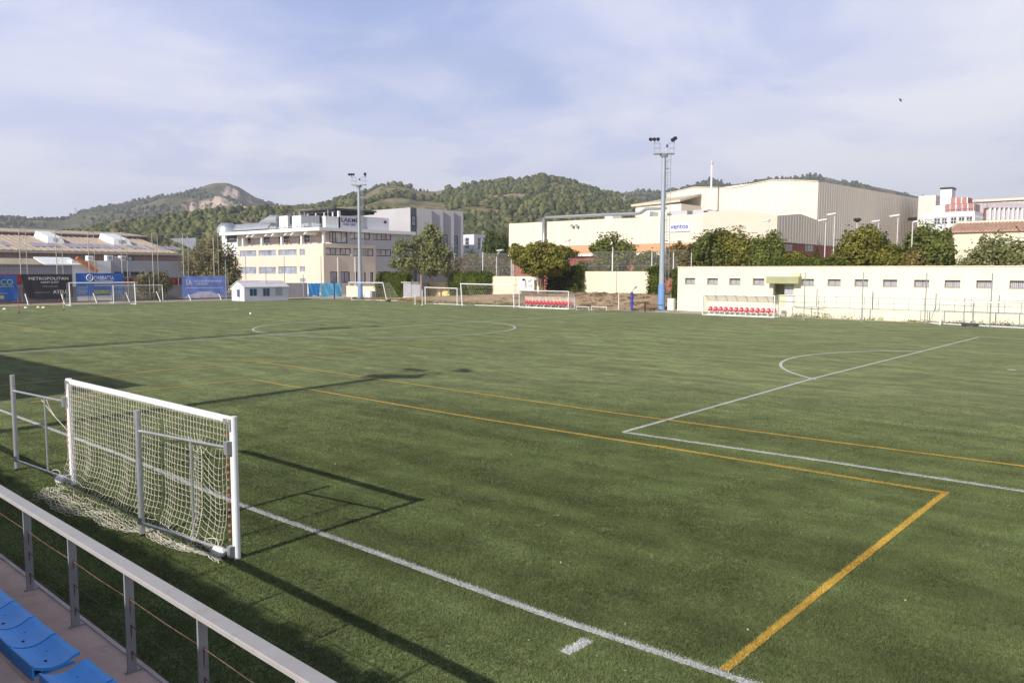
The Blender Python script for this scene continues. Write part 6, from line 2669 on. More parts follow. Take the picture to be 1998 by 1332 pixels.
y0_, y1_3 = at_x(717, 435, XO - 1.5).y, at_x(759, 435, XO - 1.5).y
yst = at_x(742, 435, XO - 1.5).y
MB().box(XO - 9, XO - 1.5, y0_, y1_3, zs + 0.002, at_x(730, 424, XO - 1.5).z).build('lift_block', m_white, oc)
MB().box(XO - 1.55, XO - 1.46, at_x(749, 435, XO - 1.5).y, at_x(754, 435, XO - 1.5).y, at_x(751, 436, XO - 1.5).z, at_x(751, 431, XO - 1.5).z).build('vent', m_dark, oc)
MB().box(XO - 6, XO - 2.5, at_x(700, 435, XO - 2).y, y0_ - 0.01, zs + 0.002, at_x(708, 420, XO - 2).z).build('roof_block', m_white, oc)

# tall pleated grey building behind
YG = 99.0
XG = at_y(801, 450, YG).x
tb = thing('pleated_building', (XG, YG, 0), 'tall pale grey building with pleated side and slit windows', 'building')
ztg = at_y(800, 405, YG).z
g = MB()
xl = at_y(690, 410, YG).x
g.face([(xl, YG, 0), (XG, YG, 0), (XG, YG, ztg), (xl, YG, ztg)])
yend = at_x(900, 450, XG).y
g.face([(xl, YG, ztg), (XG, YG, ztg), (XG, yend, ztg), (xl, yend, ztg)])
g.face([(xl, yend, 0), (XG, yend, 0), (XG, yend, ztg), (xl, yend, ztg)])
ey0 = at_x(813, 450, XG).y
MB().box(XG - 0.3, XG - 0.02, YG + 0.002, ey0, 0, ztg).build('dark_strip', M('dark_strip', (0.12, 0.12, 0.13), 0.6), tb)
gh = px_rect(802, 811, 421, 441, XG - 0.02)
window(tb, (XG + 0.03, gh[0], gh[2]), EY, gh[1] - gh[0], gh[3] - gh[2], FX, 0.03, 1, 2, m_frame, m_paneblue, 0.15)
edges = [813, 839, 861, 882, 900]
ys_g = [at_x(u, 450, XG).y for u in edges]
for k in range(4):
    y0g, y1g = ys_g[k], ys_g[k + 1]
    g.face([(XG, y0g, 0), (XG + 0.6, y1g - 0.002, 0), (XG + 0.6, y1g - 0.002, ztg), (XG, y0g, ztg)])
    g.face([(XG + 0.6, y1g - 0.002, 0), (XG, y1g - 0.001, 0), (XG, y1g - 0.001, ztg), (XG + 0.6, y1g - 0.002, ztg)])
    g.face([(XG, y0g, ztg), (XG + 0.6, y1g, ztg), (XG, y1g, ztg)])
g.build('wall', M('pale_grey_panel', (0.44, 0.42, 0.43), 0.9, 0.05, 0.3), tb)
for (u0, u1, v0, v1) in ((840, 848, 455, 500), (862, 870, 457.5, 500), (883, 890, 460, 500)):
    a, b, c, d = px_rect(u0, u1, v0, v1, XG)
    window(tb, (XG + 0.42, a, c), EY, b - a, d - c, FX, 0.0, 1, 5, m_frame, m_paneblue, 0.14)
# small white building with tall windows
YS = 125.0
sbx = at_y(925, 480, YS).x
sb_ = thing('small_white_building', (sbx, YS, 0), 'small white building with tall narrow windows below the wood', 'building')
zt_ = at_y(912, 457.5, YS).z
xl_ = at_y(901, 480, YS).x
ye_ = at_x(958, 480, sbx).y
hA = [py_rect(907, 915, 464, 485, YS)]
hB = [px_rect(932, 939, 464, 487, sbx), px_rect(948, 954, 464, 487, sbx)]
g = MB()
g.facade((xl_, YS, 0), EX, sbx - xl_, zt_, [(a - xl_, b - xl_, c, d) for a, b, c, d in hA], 0.25, FY)
g.facade((sbx, YS, 0), EY, ye_ - YS, zt_, [(a - YS, b - YS, c, d) for a, b, c, d in hB], 0.25, FX)
g.face([(xl_, YS, zt_), (sbx, YS, zt_), (sbx, ye_, zt_), (xl_, ye_, zt_)])
g.build('wall', M('white_panel_wall', (0.62, 0.64, 0.68), 0.8, 0.04, 0.4), sb_)
for a, b, c, d in hA:
    window(sb_, (a, YS, c), EX, b - a, d - c, FY, 0.18, 1, 3, m_wframe, m_pane, 0.12)
for a, b, c, d in hB:
    window(sb_, (sbx, a, c), EY, b - a, d - c, FX, 0.18, 1, 3, m_wframe, M('amber_glass', (0.30, 0.24, 0.12), 0.2), 0.12)

# ------------------------------------------------------------------ cream warehouses
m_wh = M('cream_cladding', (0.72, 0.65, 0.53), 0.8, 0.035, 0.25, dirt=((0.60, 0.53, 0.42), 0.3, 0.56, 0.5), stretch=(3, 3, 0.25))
m_whd = m_wh
m_orange = M('terracotta_band', (0.62, 0.33, 0.18), 0.9, 0.08, 0.5)
YV = 100.0
vb = thing('cream_warehouse', (at_y(1200, 480, YV).x, YV, 0), 'long cream warehouse with terracotta base and blue lettered sign', 'building')
x0v, x1v, x2v = at_y(993, 460, YV).x, at_y(1371, 450, YV).x, at_y(1517, 450, YV).x
z0v = at_y(993, 436.5, YV).z
zbv = (at_y(993, 480, YV).z + at_y(1330, 477, YV).z) / 2
zbb = at_y(1050, 497, YV).z
g = MB()
g.box(x0v, x1v, YV, YV + 16, zbv, z0v)
g.build('wall', m_wh, vb)
MB().box(x0v, x1v - 0.01, YV + 0.06, YV + 15.9, zbb, zbv - 0.002).build('terracotta_band', m_orange, vb)
MB().box(x0v + 0.1, x1v, YV + 0.4, YV + 15.8, 0, zbb - 0.002).build('brick_base', m_brick, vb)
MB().box(x0v, x1v, YV - 0.25, YV + 0.05, zbb - 0.35, zbb - 0.004).build('white_string_course', m_white, vb)
# gabled eastern bay
zg_a, zg_b, zg_c = at_y(1371, 414.5, YV).z, at_y(1443, 410, YV).z, at_y(1517, 421, YV).z
xg_b = at_y(1440, 410, YV).x
zlow = at_y(1560, 474, YV + 6).z
ye_v = at_x(1597, 430, x2v).y
yt_v = at_x(1562, 417, x2v).y
zt_v = at_x(1562, 417.5, x2v).z
ze_v = at_x(1597, 430, x2v).z
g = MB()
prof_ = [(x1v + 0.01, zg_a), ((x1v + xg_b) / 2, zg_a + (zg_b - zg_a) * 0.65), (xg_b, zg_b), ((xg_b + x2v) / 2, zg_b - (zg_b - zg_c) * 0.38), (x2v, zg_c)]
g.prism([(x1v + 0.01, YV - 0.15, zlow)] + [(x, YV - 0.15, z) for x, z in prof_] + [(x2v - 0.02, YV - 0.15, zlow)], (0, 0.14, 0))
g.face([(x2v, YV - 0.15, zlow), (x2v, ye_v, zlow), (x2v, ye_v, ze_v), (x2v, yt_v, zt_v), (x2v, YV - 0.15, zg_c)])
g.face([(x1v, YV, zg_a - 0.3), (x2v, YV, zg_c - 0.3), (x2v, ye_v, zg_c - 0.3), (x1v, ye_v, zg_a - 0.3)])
g.build('gable_wall', M('cream_cladding_dimmed', (0.62, 0.55, 0.44), 0.8, 0.04, 0.25), vb)  # darker cream paints in the weaker light on this angled bay
g = MB()
y = YV + 0.3
while y < ye_v - 0.2:
    zz = zg_c + (zt_v - zg_c) * min(1, (y - YV) / (yt_v - YV)) if y < yt_v else zt_v + (ze_v - zt_v) * (y - yt_v) / (ye_v - yt_v)
    g.box(x2v + 0.002, x2v + 0.018, y, y + 0.4, zlow, zz - 0.1)
    y += 1.0
x = x0v + 0.5
while x < x1v:
    g.box(x, x + 0.06, YV - 0.04, YV - 0.002, zbv + 0.05, z0v - 0.05)
    x += 1.0
tag(g.build('standing_seams', m_wh, vb), kind='stuff')
# brick base with windows under the eastern side
hbv = []
for (u0, u1, v0, v1) in ((1527, 1548, 477, 489), (1571, 1588, 478, 490), (1528, 1540, 502, 512)):
    hbv.append(px_rect(u0, u1, v0, v1, x2v - 0.3))
g = MB()
g.facade((x2v - 0.3, YV, 0), EY, ye_v + 25 - YV, zlow, [(a - YV, b - YV, c, d) for a, b, c, d in hbv], 0.2, FX)
g.facade((x1v, YV + 0.2, 0), EX, x2v - 0.3 - x1v, zlow, [], 0.2, FY)
g.build('brick_wall', m_brick, vb)
for a, b, c, d in hbv:
    window(vb, (x2v - 0.3, a, c), EY, b - a, d - c, FX, 0.1, 3, 1, m_wframe, m_pane, 0.09)
# sign
a, b, c, d = py_rect(1307, 1346, 436, 452, YV - 0.1)
MB().box(a, b, YV - 0.2, YV - 0.06, c, d).build('sign_panel', m_white, vb)
text_part('lettering', 'ventos', M('sign_letter_royal', (0.02, 0.05, 0.40), 0.5), vb, (a + (b - a) * 0.05, YV - 0.21, c + (d - c) * 0.34), EX, (b - a) * 0.88, (d - c) * 0.52, FY, 0.04, 0.012)
# pipes along the parapet
g = MB()
pz = lambda u, v: at_y(u, v, YV - 0.3)
for k in (0, 0.45):
    pts = [pz(1060 + k * 8, 478), pz(1060 + k * 8, 426), pz(1064 + k * 8, 424.5), pz(1110, 423 - k), pz(1180, 419.5 - k), pz(1240, 417.5 - k), pz(1251, 416), pz(1262, 408), pz(1300, 406.5)]
    g.tube([p + Vector((0, -k * 0.9, 0)) for p in pts], 0.22, 8)
g.build('pipe', m_alu, vb, True)
for u, w in ((1265, 8), (1325, 22), (1370, 16), (1388, 12), (1192, 10)):
    Pq = at_y(u, 412, YV + 2)
    hw = w / F * 120
    MB().box(Pq.x - hw, Pq.x + hw, YV + 1.4, YV + 4, z0v - 0.2, z0v + 0.55 + 0.2 * (w % 3)).build('roof_unit', m_ltgrey if w > 10 else m_white, vb)
for u in (1117, 1126):
    Pq = at_y(u, 441, YV - 0.3)
    g = MB()
    g.obox((Pq.x, YV - 0.35, Pq.z), (0.8, 0, -0.6), (0, 1, 0), (0.6, 0, 0.8), 0.30, 0.2, 0.16)
    g.tube([(Pq.x, YV - 0.02, Pq.z + 0.15), (Pq.x, YV - 0.3, Pq.z + 0.1)], 0.06, 6)
    g.build('wall_lamp', m_greypaint, vb)
# taller hall behind
YH = 119.0
uh = thing('tall_hall', (at_y(1500, 400, YH).x, YH, 0), 'tall cream windowless hall with ribbed cladding and low gables', 'building')
tops = [(1300, 378), (1355, 366), (1392, 366.5), (1430, 367.5), (1505, 352), (1540, 352), (1597, 354.5)]
pts = [(at_y(u, v, YH).x, at_y(u, v, YH).z) for u, v in tops]
XH = pts[-1][0]
yhe = at_x(1822, 440, XH).y
zhe = at_x(1822, 392, XH).z
zh1 = at_x(1599, 357, XH).z
g = MB()
g.prism([(pts[0][0], YH, 0)] + [(x, YH, z) for x, z in pts] + [(XH - 0.02, YH, 0)], (0, 0.3, 0))
ym, zm = at_x(1640, 360.5, XH).y, at_x(1640, 361, XH).z
g.face([(XH, YH, 0), (XH, yhe, 0), (XH, yhe, zhe), (XH, ym, zm), (XH, YH, pts[-1][1])])
g.face([(pts[0][0], YH + 0.3, pts[0][1] - 1)] + [(x, YH + 0.3, z - 0.05) for x, z in pts[1:]] + [(XH - 0.01, yhe, zhe), (pts[0][0], yhe, pts[0][1] - 1)])
g.face([(pts[0][0], YH + 0.3, 0), (pts[0][0], yhe, 0), (pts[0][0], yhe, pts[0][1]), (pts[0][0], YH + 0.3, pts[0][1])])
g.build('wall', m_wh, uh)
g = MB()
y = YH + 0.6
while y < yhe:
    zz = pts[-1][1] + (zm - pts[-1][1]) * (y - YH) / (ym - YH) if y < ym else zm + (zhe - zm) * (y - ym) / (yhe - ym)
    g.box(XH + 0.002, XH + 0.022, y, y + 0.5, 3, zz - 0.15)
    y += 1.05
xx = pts[0][0] + 0.7
while xx < XH:
    zz = np.interp(xx, [p[0] for p in pts], [p[1] for p in pts])
    g.box(xx, xx + 0.14, YH - 0.05, YH - 0.002, 8, zz - 0.12)
    xx += 1.4
tag(g.build('standing_seams', m_wh, uh), kind='stuff')
g = MB()
for (xa_, za_), (xb_, zb_) in zip(pts[:-1], pts[1:]):
    g.prism([(xa_, YH - 0.12, za_ - 0.02), (xb_, YH - 0.12, zb_ - 0.02), (xb_, YH - 0.12, zb_ + 0.14), (xa_, YH - 0.12, za_ + 0.14)], (0, 0.5, 0))
g.build('parapet_trim', M('trim_tan', (0.55, 0.48, 0.38), 0.7), uh)
# lower west wing of the hall with a pitched roof
YH2 = 112.0
xa_, xb_ = at_y(1240, 405, YH2).x, at_y(1329, 405, YH2).x
zt_ = at_y(1260, 401.5, YH2).z
wg = thing('west_wing', ((xa_ + xb_) / 2, YH2, 0), 'low cream wing with sloping roof left of the tall hall', 'building')
MB().box(xa_, xb_, YH2, YH2 + 6.8, 0, zt_).build('wall', m_wh, wg)
g = MB()
zt2_ = at_y(1300, 390, YH2 + 6).z
g.prism([(xa_ - 0.6, YH2 - 0.5, zt_ - 0.05), (xb_ + 0.01, YH2 - 0.5, zt_ + 0.25), (xb_ + 0.01, YH2 + 6.8, zt2_ + 0.4), (xa_ + 2.5, YH2 + 6.8, zt2_)], (0, 0, 0.35))
g.build('roof', M('pale_tan_roof', (0.55, 0.48, 0.37), 0.8), wg)
# slim white flue standing behind
P = at_y(1387, 400, YH - 3)
g = MB()
zt_ = z_at(P, 313)
g.tube([(P.x, P.y, 0), (P.x, P.y, zt_ - 0.3)], 0.15, 10)
fl = g.build('flue', m_white, None, True)
tag(fl, 'tall slim white flue rising in front of the hall', 'flue')
g = MB()
g.tube([(P.x, P.y, zt_ - 0.75), (P.x, P.y, zt_ - 0.5), (P.x, P.y, zt_ - 0.35), (P.x, P.y, zt_ + 0.15)], [0.16, 0.26, 0.26, 0.08], 10)
g.build('cap', m_ltgrey, fl)

# ------------------------------------------------------------------ right-hand buildings
YQ = 150.0
m_wb = M('white_render', (0.74, 0.72, 0.72), 0.9, 0.04, 0.4)
sc_ = thing('school_block', (at_y(1870, 440, YQ).x, YQ, 0), 'white block with ribbon windows, brick stair tower and finned facade', 'building')
xq0, xq1 = at_y(1800, 430, YQ).x, at_y(1901, 430, YQ).x
zq = at_y(1870, 413, YQ).z
hq = []
for (u0, u1, v0, v1) in ((1821, 1835, 425, 439), (1836, 1848, 424.5, 438.5), (1853.5, 1867, 423, 438), (1869, 1882.5, 422.5, 438), (1884, 1897, 422, 437)):
    hq.append(py_rect(u0, u1, v0, v1, YQ))
g = MB()
g.facade((xq0, YQ, 0), EX, xq1 - xq0, zq, [(a - xq0, b - xq0, c, d) for a, b, c, d in hq], 0.3, FY)
yq1 = at_x(1924, 430, xq1).y
g.face([(xq1, YQ, at_x(1910, 421, xq1).z), (xq1, yq1, at_x(1910, 421, xq1).z), (xq1, yq1, zq), (xq1, YQ, zq)])
g.face([(xq0, YQ, zq), (xq1, YQ, zq), (xq1, yq1, zq), (xq0, yq1, zq)])
g.build('wall', m_wb, sc_)
for a, b, c, d in hq:
    window(sc_, (a, YQ, c), EX, b - a, d - c, FY, 0.2, 2, 2, m_wframe, m_pane, 0.16)
zf0 = at_x(1910, 421, xq1).z
MB().box(xq1 - 0.5, xq1 - 0.4, YQ + 0.02, yq1, 0, zf0 - 0.002).build('recess', m_brick, sc_)
nf = 9
for k in range(nf):
    y = YQ + 0.6 + (yq1 - YQ - 1) * k / (nf - 1)
    MB().box(xq1 - 0.39, xq1 + 0.05, y - 0.25, y + 0.25, 0, zf0 - 0.004).build('fin', m_wb, sc_)
# brick stair tower with white ribs
def brick_tower(u0, u1, v0, Y, dep, nrib):
    a, b, c, d = py_rect(u0, u1, v0, 413, Y)
    MB().box(a, b, Y, Y + dep, zq + 0.002, d).build('brick_tower', M('salmon_brick', (0.46, 0.20, 0.17), 0.9, 0.1, 1.5), sc_)
    for k in range(nrib + 1):
        x = a + (b - a) * k / nrib
        MB().box(x - 0.09, x + 0.09, Y - 0.08, Y - 0.004, zq + 0.004, d - 0.01).build('rib', m_wb, sc_)


brick_tower(1843, 1900, 398, YQ + 2.0, 5, 5)
brick_tower(1854, 1887, 385.5, YQ + 3.0, 4, 3)
g = MB()
xr0, xr1 = at_y(1846, 405, YQ + 0.6).x, xq1
for k in range(14):
    x = xr0 + (xr1 - xr0) * k / 13
    g.tube([(x, YQ + 0.4, zq), (x, YQ + 0.4, zq + 1.4)], 0.04, 4)
for k in range(10):
    y = YQ + 0.4 + (yq1 - YQ) * k / 9
    g.tube([(xq1 - 0.2, y, zq), (xq1 - 0.2, y, zq + 1.9)], 0.04, 4)
g.tube([(xr0, YQ + 0.4, zq + 1.4), (xr1, YQ + 0.4, zq + 1.4)], 0.05, 5)
tag(g.build('roof_railing', m_galv, sc_), kind='stuff')
a, b, c, d = py_rect(1821, 1843, 401, 413, YQ + 3)
MB().box(a, b, YQ + 3, YQ + 9, zq + 0.003, d).build('penthouse', m_wb, sc_)
a, b, c, d = py_rect(1826, 1835, 367, 400, YQ + 6)
g = MB()
MB().box(a, a + 1.9, YQ + 9.2, YQ + 12.0, 0, d).build('chimney', m_wb, sc_)
MB().box(a - 0.1, a + 2.0, YQ + 9.1, YQ + 12.1, d + 0.002, d + 0.35).build('chimney_cap', m_dark, sc_)
a, b, c, d = py_rect(1792, 1826, 381.5, 400, YQ + 14)
MB().box(a, b, YQ + 14, YQ + 24, 0, d).build('rear_block', M('pale_peach', (0.72, 0.62, 0.55), 0.9), sc_)
# finned wing at the right
fw_ = thing('finned_wing', (xq1 + 4, YQ + 8, 0), 'wing with close vertical white fins under a pale parapet at the right edge', 'building')
YN = YQ + 6
A_ = at_y(1925, 410, YN)
XN = A_.x
d0 = at_d(1925, 396, (Vector((A_.x, A_.y, 0)) - Vector((CAM.x, CAM.y, 0))).length)
B_ = A_ + Vector((16, 15, 0))
zc0, zc1 = z_at(A_, 396), z_at(A_, 405.5)
ev = (B_ - A_)
ev.z = 0
L_ = ev.length
ev.normalize()
nv = Vector((ev.y, -ev.x, 0))
g = MB()
g.obox(A_ + ev * (L_ / 2) + Vector((0, 0, (zc0 + zc1) / 2 - A_.z)), ev, nv, (0, 0, 1), L_ / 2, 0.35, (zc0 - zc1) / 2)
g.build('parapet', M('mauve_grey_parapet', (0.50, 0.44, 0.46), 0.9), fw_)
g = MB()
g.obox(A_ + ev * (L_ / 2) - nv * 0.7 + Vector((0, 0, zc1 / 2 - A_.z)), ev, nv, (0, 0, 1), L_ / 2, 0.1, zc1 / 2 - 0.01)
g.build('wall', M('dusky_brick', (0.22, 0.11, 0.10), 0.9), fw_)
nf = 26
for k in range(nf):
    p = A_ + ev * (0.5 + (L_ - 1) * k / (nf - 1)) - nv * 0.12
    g = MB()
    g.obox(Vector((p.x, p.y, zc1 / 2)), ev, nv, (0, 0, 1), 0.16, 0.45, zc1 / 2 - 0.004)
    g.build('fin', m_wb, fw_)
# long pale roof building far right
rb = thing('long_pale_block', (at_y(1950, 400, 180).x, 180, 0), 'long pale peach flat roofed block behind the finned wing', 'building')
xa_, xb_ = at_y(1893, 400, 180).x, at_y(2150, 400, 180).x
zt_ = at_y(1960, 387.5, 180).z
MB().box(xa_, xb_, 180, 195, 0, zt_ - 0.45).build('wall', M('peach_wall', (0.66, 0.58, 0.54), 0.9), rb)
MB().box(xa_ - 0.5, xb_, 179.5, 195, zt_ - 0.448, zt_).build('roof', M('peach_roof', (0.72, 0.60, 0.48), 0.8), rb)
for k in range(5):
    a, b, c, d = py_rect(1955 + 22 * k, 1975 + 22 * k, 394, 405, 179.98)
    window(rb, (a, 179.97, c), EX, b - a, d - c, FY, 0.0, 1, 1, m_wframe, MATS['white_panel_wall'], 0.15)

# tiled house
YT_ = 93.0
th = thing('tiled_house', (at_y(1930, 480, YT_).x, YT_, 0), 'cream house with pink tiled roof behind the right shrubs', 'building')
xt0, xt1 = at_y(1847, 470, YT_).x, at_y(2250, 470, YT_).x
zt0 = at_y(1920, 452.5, YT_).z
zt1 = at_y(1930, 434.5, YT_ + 5).z
MB().box(xt0, xt1, YT_, YT_ + 12, 0, zt0).build('wall', M('cream_house_wall', (0.72, 0.65, 0.50), 0.9, 0.04, 0.4), th)
MB().box(at_y(1843, 450, YT_).x, xt0 + 0.25, YT_ - 0.25, YT_ + 0.2, 0, zt0 + 0.55).build('corner_pier', m_cw, th)
m_tile = M('clay_tile', (0.52, 0.32, 0.235), 0.9, 0.22, 1.2, dirt=((0.52, 0.38, 0.28), 1.5, 0.55, 0.6))
g = MB()
xl0 = xt0 - 0.1
g.prism([(xl0, YT_ - 0.3, zt0 - 0.02), (xl0, YT_ - 0.3, zt0 + 0.1), (xl0, YT_ + 5, zt1), (xl0, YT_ + 12, zt0)], (xt1 - xl0, 0, 0))
rf = g.build('roof', m_tile, th)
g = MB()
x = xl0
while x < xt1:
    g.tube([(x, YT_ - 0.38, zt0 + 0.11), (x + rnd.uniform(-.02, .02), YT_ + 5, zt1 + 0.02)], 0.13, 5)
    x += 0.36
tag(g.build('tile', m_tile, rf), kind='stuff')
g = MB()
g.tube([(xl0, YT_ + 5, zt1 + 0.05), (xt1, YT_ + 5, zt1 + 0.05)], 0.2, 6)
g.build('ridge', m_cw, rf)
g = MB()
g.tube([(xl0, YT_ - 0.35, zt0 + 0.1), (xl0 + 0.0, YT_ + 5, zt1 + 0.05)], 0.16, 6)
g.build('verge', m_cw, rf)

# ------------------------------------------------------------------ street lamps
m_lampw = M('lamp_white', (0.62, 0.60, 0.58), 0.5)
for i, (u, v, Y, kind_, lab) in enumerate([(1609, 430, 86, 0, 'slim street lamp left of a taller one by the brick base'), (1626, 418.5, 86, 0, 'tall white street lamp by the brick base'), (1670, 432, 95, 1, 'street lamp with dark round head above the big tree'), (1712, 432, 100, 0, 'small street lamp showing above the trees, left of the tall one'), (1749, 421.5, 86, 0, 'tall white street lamp among the right trees'), (1778, 430, 86, 2, 'street lamp with dark flat head among the right trees'), (1793, 432.5, 92, 0, 'thin street lamp right of the dark headed one'), (1498, 431, 94, 0, 'faint street lamp before the gabled wall'), (980, 489, 78, 3, 'curved white street lamp beside the warehouse corner'), (887, 497.5, 80, 0, 'small white street lamp right of the young tree'), (1110, 470, 84, 0, 'slim lamp post before the terracotta band')]):
    P = at_y(u, 500, Y)
    zt_ = z_at(P, v)
    t = thing('street_lamp', (P.x, P.y, 0), lab, 'street lamp', 'street lamps behind the far side')
    g = MB()
    if kind_ == 3:
        g.tube([(P.x - 1.1, Y, 0), (P.x - 1.1, Y, zt_ - 1.0), (P.x - 0.8, Y, zt_ - 0.35), (P.x - 0.2, Y, zt_)], 0.07, 6)
    else:
        g.tube([(P.x, Y, 0), (P.x, Y, zt_)], 0.085, 6, r2=0.055)
    g.build('pole', m_lampw, t)
    g = MB()
    if kind_ == 1:
        g.tube([(P.x, Y, zt_ - 0.1), (P.x, Y, zt_ + 0.15), (P.x, Y, zt_ + 0.4)], [0.12, 0.5, 0.35], 10)
    elif kind_ == 2:
        g.obox((P.x - 0.05, Y, zt_ + 0.15), (1, 0, 0), (0, 0.9, 0.3), (0, -0.3, 0.9), 0.42, 0.25, 0.14)
    else:
        g.obox((P.x - 0.3, Y - 0.1, zt_ + 0.05), (1, 0, 0.12), (0, 1, 0), (-0.12, 0, 1), 0.5, 0.2, 0.09)
    g.build('lamp_head', m_dark if kind_ in (1, 2) else m_lampw, t)

# ------------------------------------------------------------------ trees
def tree_px(name, label, u, v0, v1, uw, Y, **k):
    P = at_x(u, v1, k.pop('X')) if 'X' in k else at_y(u, v1, Y)
    zb = k.pop('zb', max(0.0, min(P.z, 1.5)))
    H = z_at(P, v0) - zb
    W = uw / F * (P - CAM).dot(FW)
    th_ = k.pop('th', 0.3)
    if 'px_lobes' in k:
        m_ = (P - CAM).dot(FW) / F
        k['balls'] = [(P + RT * ((a - u) * m_) + Vector((0, 0, z_at(P, b_) - P.z)), ra * m_, 0, rb_ * m_) for a, b_, ra, rb_ in k.pop('px_lobes')]
    return tree(name, label, k.pop('cat', 'tree'), (P.x, P.y, zb), H, W, H * th_, k.pop('mat', lm_green), **k)


tree_px('willow_tree', 'olive weeping tree behind the periwinkle banner', 424, 466, 585, 104, 0, X=-63.5, th=0.12, mat=lm_olive, n=9000, leaf=0.24, droop=0.2, clumps=50, spread=0.28, shell=0.3, px_lobes=[(400, 502, 27, 26), (440, 498, 27, 28), (424, 480, 20, 12), (380, 528, 15, 26), (459, 536, 17, 28), (428, 545, 36, 32), (394, 558, 24, 20)])
tree_px('bushy_tree', 'rounded olive bush behind the left pair of goals', 298, 528, 588, 66, 0, X=-61.5, th=0.08, mat=lm_olive, n=5000, leaf=0.2, lobes=5, clumps=40)
tree_px('young_tree', 'airy young tree with silvery leaves behind the store cabinet', 822, 436, 582, 112, 68.0, th=0.30, mat=lm_silver, n=9500, leaf=0.24, bark=m_barkpale, spread=0.30, shell=0.25, clumps=60, px_lobes=[(848, 460, 18, 22), (824, 484, 26, 22), (786, 482, 17, 15), (856, 497, 22, 22), (798, 514, 26, 16), (838, 520, 28, 18), (776, 514, 13, 10), (864, 522, 15, 18)])
tree_px('round_tree', 'dense round crowned dark tree above the left dugout', 1058, 470, 572, 128, 68.5, th=0.36, mat=lm_yellow, n=15000, leaf=0.22, lobes=7, shell=0.72, clumps=90, spread=0.13, tr=0.2, zb=0.9)
tree_px('broad_tree', 'green tree behind the fence in front of the terracotta band', 1196, 455, 545, 78, 78, th=0.25, mat=lm_green, n=7000, leaf=0.24, lobes=6)
tree_px('small_tree', 'reddish leaved tree behind the right floodlight mast', 1322, 470, 545, 80, 79, th=0.25, mat=lm_russet, n=6000, leaf=0.24, lobes=6, airy=0.1, shell=0.3)
tree_px('small_tree', 'thin green tree left of the right floodlight mast', 1262, 482, 545, 60, 77, th=0.2, mat=lm_green, n=4500, leaf=0.22, lobes=5, airy=0.1, shell=0.3)
tree_px('broad_tree', 'left tree of the clump behind the changing room roof', 1385, 449, 545, 78, 80, th=0.2, mat=lm_green, n=8000, leaf=0.26, lobes=6, clumps=50)
tree_px('broad_tree', 'middle tree of the clump behind the changing room roof', 1440, 446, 545, 88, 81, th=0.2, mat=lm_yellow, n=8500, leaf=0.26, lobes=6, clumps=50)
tree_px('broad_tree', 'right tree of the clump behind the changing room roof', 1494, 450, 545, 66, 80, th=0.2, mat=lm_green, n=7000, leaf=0.26, lobes=6, clumps=50)
tree_px('small_tree', 'small olive green tree before the brick base', 1562, 482, 545, 62, 79, th=0.15, mat=lm_yellow, n=5000, leaf=0.22, lobes=5)
tree_px('broad_tree', 'large tree with yellowish top right of the tall white lamp', 1668, 442, 545, 92, 84, th=0.2, mat=lm_yellow, n=9000, leaf=0.26, lobes=7, clumps=60)
tree_px('broad_tree', 'dark tree beside the yellowish topped one', 1706, 452, 545, 66, 86, th=0.2, mat=lm_dark, n=7000, leaf=0.26, lobes=5, clumps=45)
tree_px('small_tree', 'yellowing tree at the foot of the tall lamp among the right trees', 1745, 470, 545, 66, 83, th=0.15, mat=lm_yellow, n=6000, leaf=0.24, lobes=6)
tree_px('broad_tree', 'green tree behind the lamps beside the tiled house', 1808, 437, 545, 90, 92, th=0.2, mat=lm_green, n=9000, leaf=0.28, lobes=6, clumps=60)
tree_px('small_tree', 'russet tinged tree in front of the tiled house corner', 1818, 470, 545, 88, 82, th=0.2, mat=lm_green, n=7000, leaf=0.24, lobes=6)
tree_px('small_tree', 'low russet shrub tree left of the tiled house', 1782, 485, 545, 56, 80, th=0.12, mat=lm_russet, n=5000, leaf=0.22, lobes=5)
tree_px('tall_shrub', 'spiky silvery shrub before the tiled house, larger one', 1955, 462, 540, 120, 74, th=0.1, mat=lm_silver, n=7000, leaf=0.22, lobes=9, cat='shrub', spread=0.36, shell=0.2, airy=0.15, zb=2.2)
tree_px('tall_shrub', 'spiky silvery shrub before the tiled house, lower left one', 1900, 492, 540, 62, 73.5, th=0.1, mat=lm_silver, n=4000, leaf=0.2, lobes=7, cat='shrub', spread=0.34, shell=0.2, zb=2.4)
tree_px('conifer_shrub', 'dark small conifer before the brick base', 1596, 484, 540, 20, 80, th=0.05, mat=lm_dark, n=2500, leaf=0.18, lobes=3, cat='shrub')
tree_px('dry_shrub', 'brown leafless scrub behind the fence, left mass', 905, 492, 560, 62, 80, th=0.1, mat=lm_dry, n=5000, leaf=0.18, lobes=6, cat='shrub', shell=0.2, spread=0.3)
tree_px('dry_shrub', 'olive brown scrub behind the fence, right mass', 968, 497, 560, 68, 80, th=0.1, mat=lm_olive, n=5000, leaf=0.2, lobes=6, cat='shrub', shell=0.2, spread=0.3)
tree_px('dark_tree', 'dark tree beside the cream warehouse corner', 968, 448, 540, 58, 112, th=0.2, mat=lm_dark, n=6000, leaf=0.3, lobes=5)
tree_px('bare_tree', 'brownish bare topped tree left of the warehouse', 985, 440, 520, 42, 125, th=0.2, mat=lm_dry, n=4000, leaf=0.26, lobes=5, shell=0.2, spread=0.3)
tree_px('hedge_shrub', 'pale green shrub behind the fence before the brick base', 1150, 505, 560, 52, 77, th=0.1, mat=lm_silver, n=4000, leaf=0.2, lobes=5, cat='shrub', zb=1.2)
tree_px('hedge_shrub', 'dark green shrub below the small white building', 925, 487, 540, 46, 100, th=0.1, mat=lm_hedge, n=4000, leaf=0.24, lobes=5, cat='shrub')
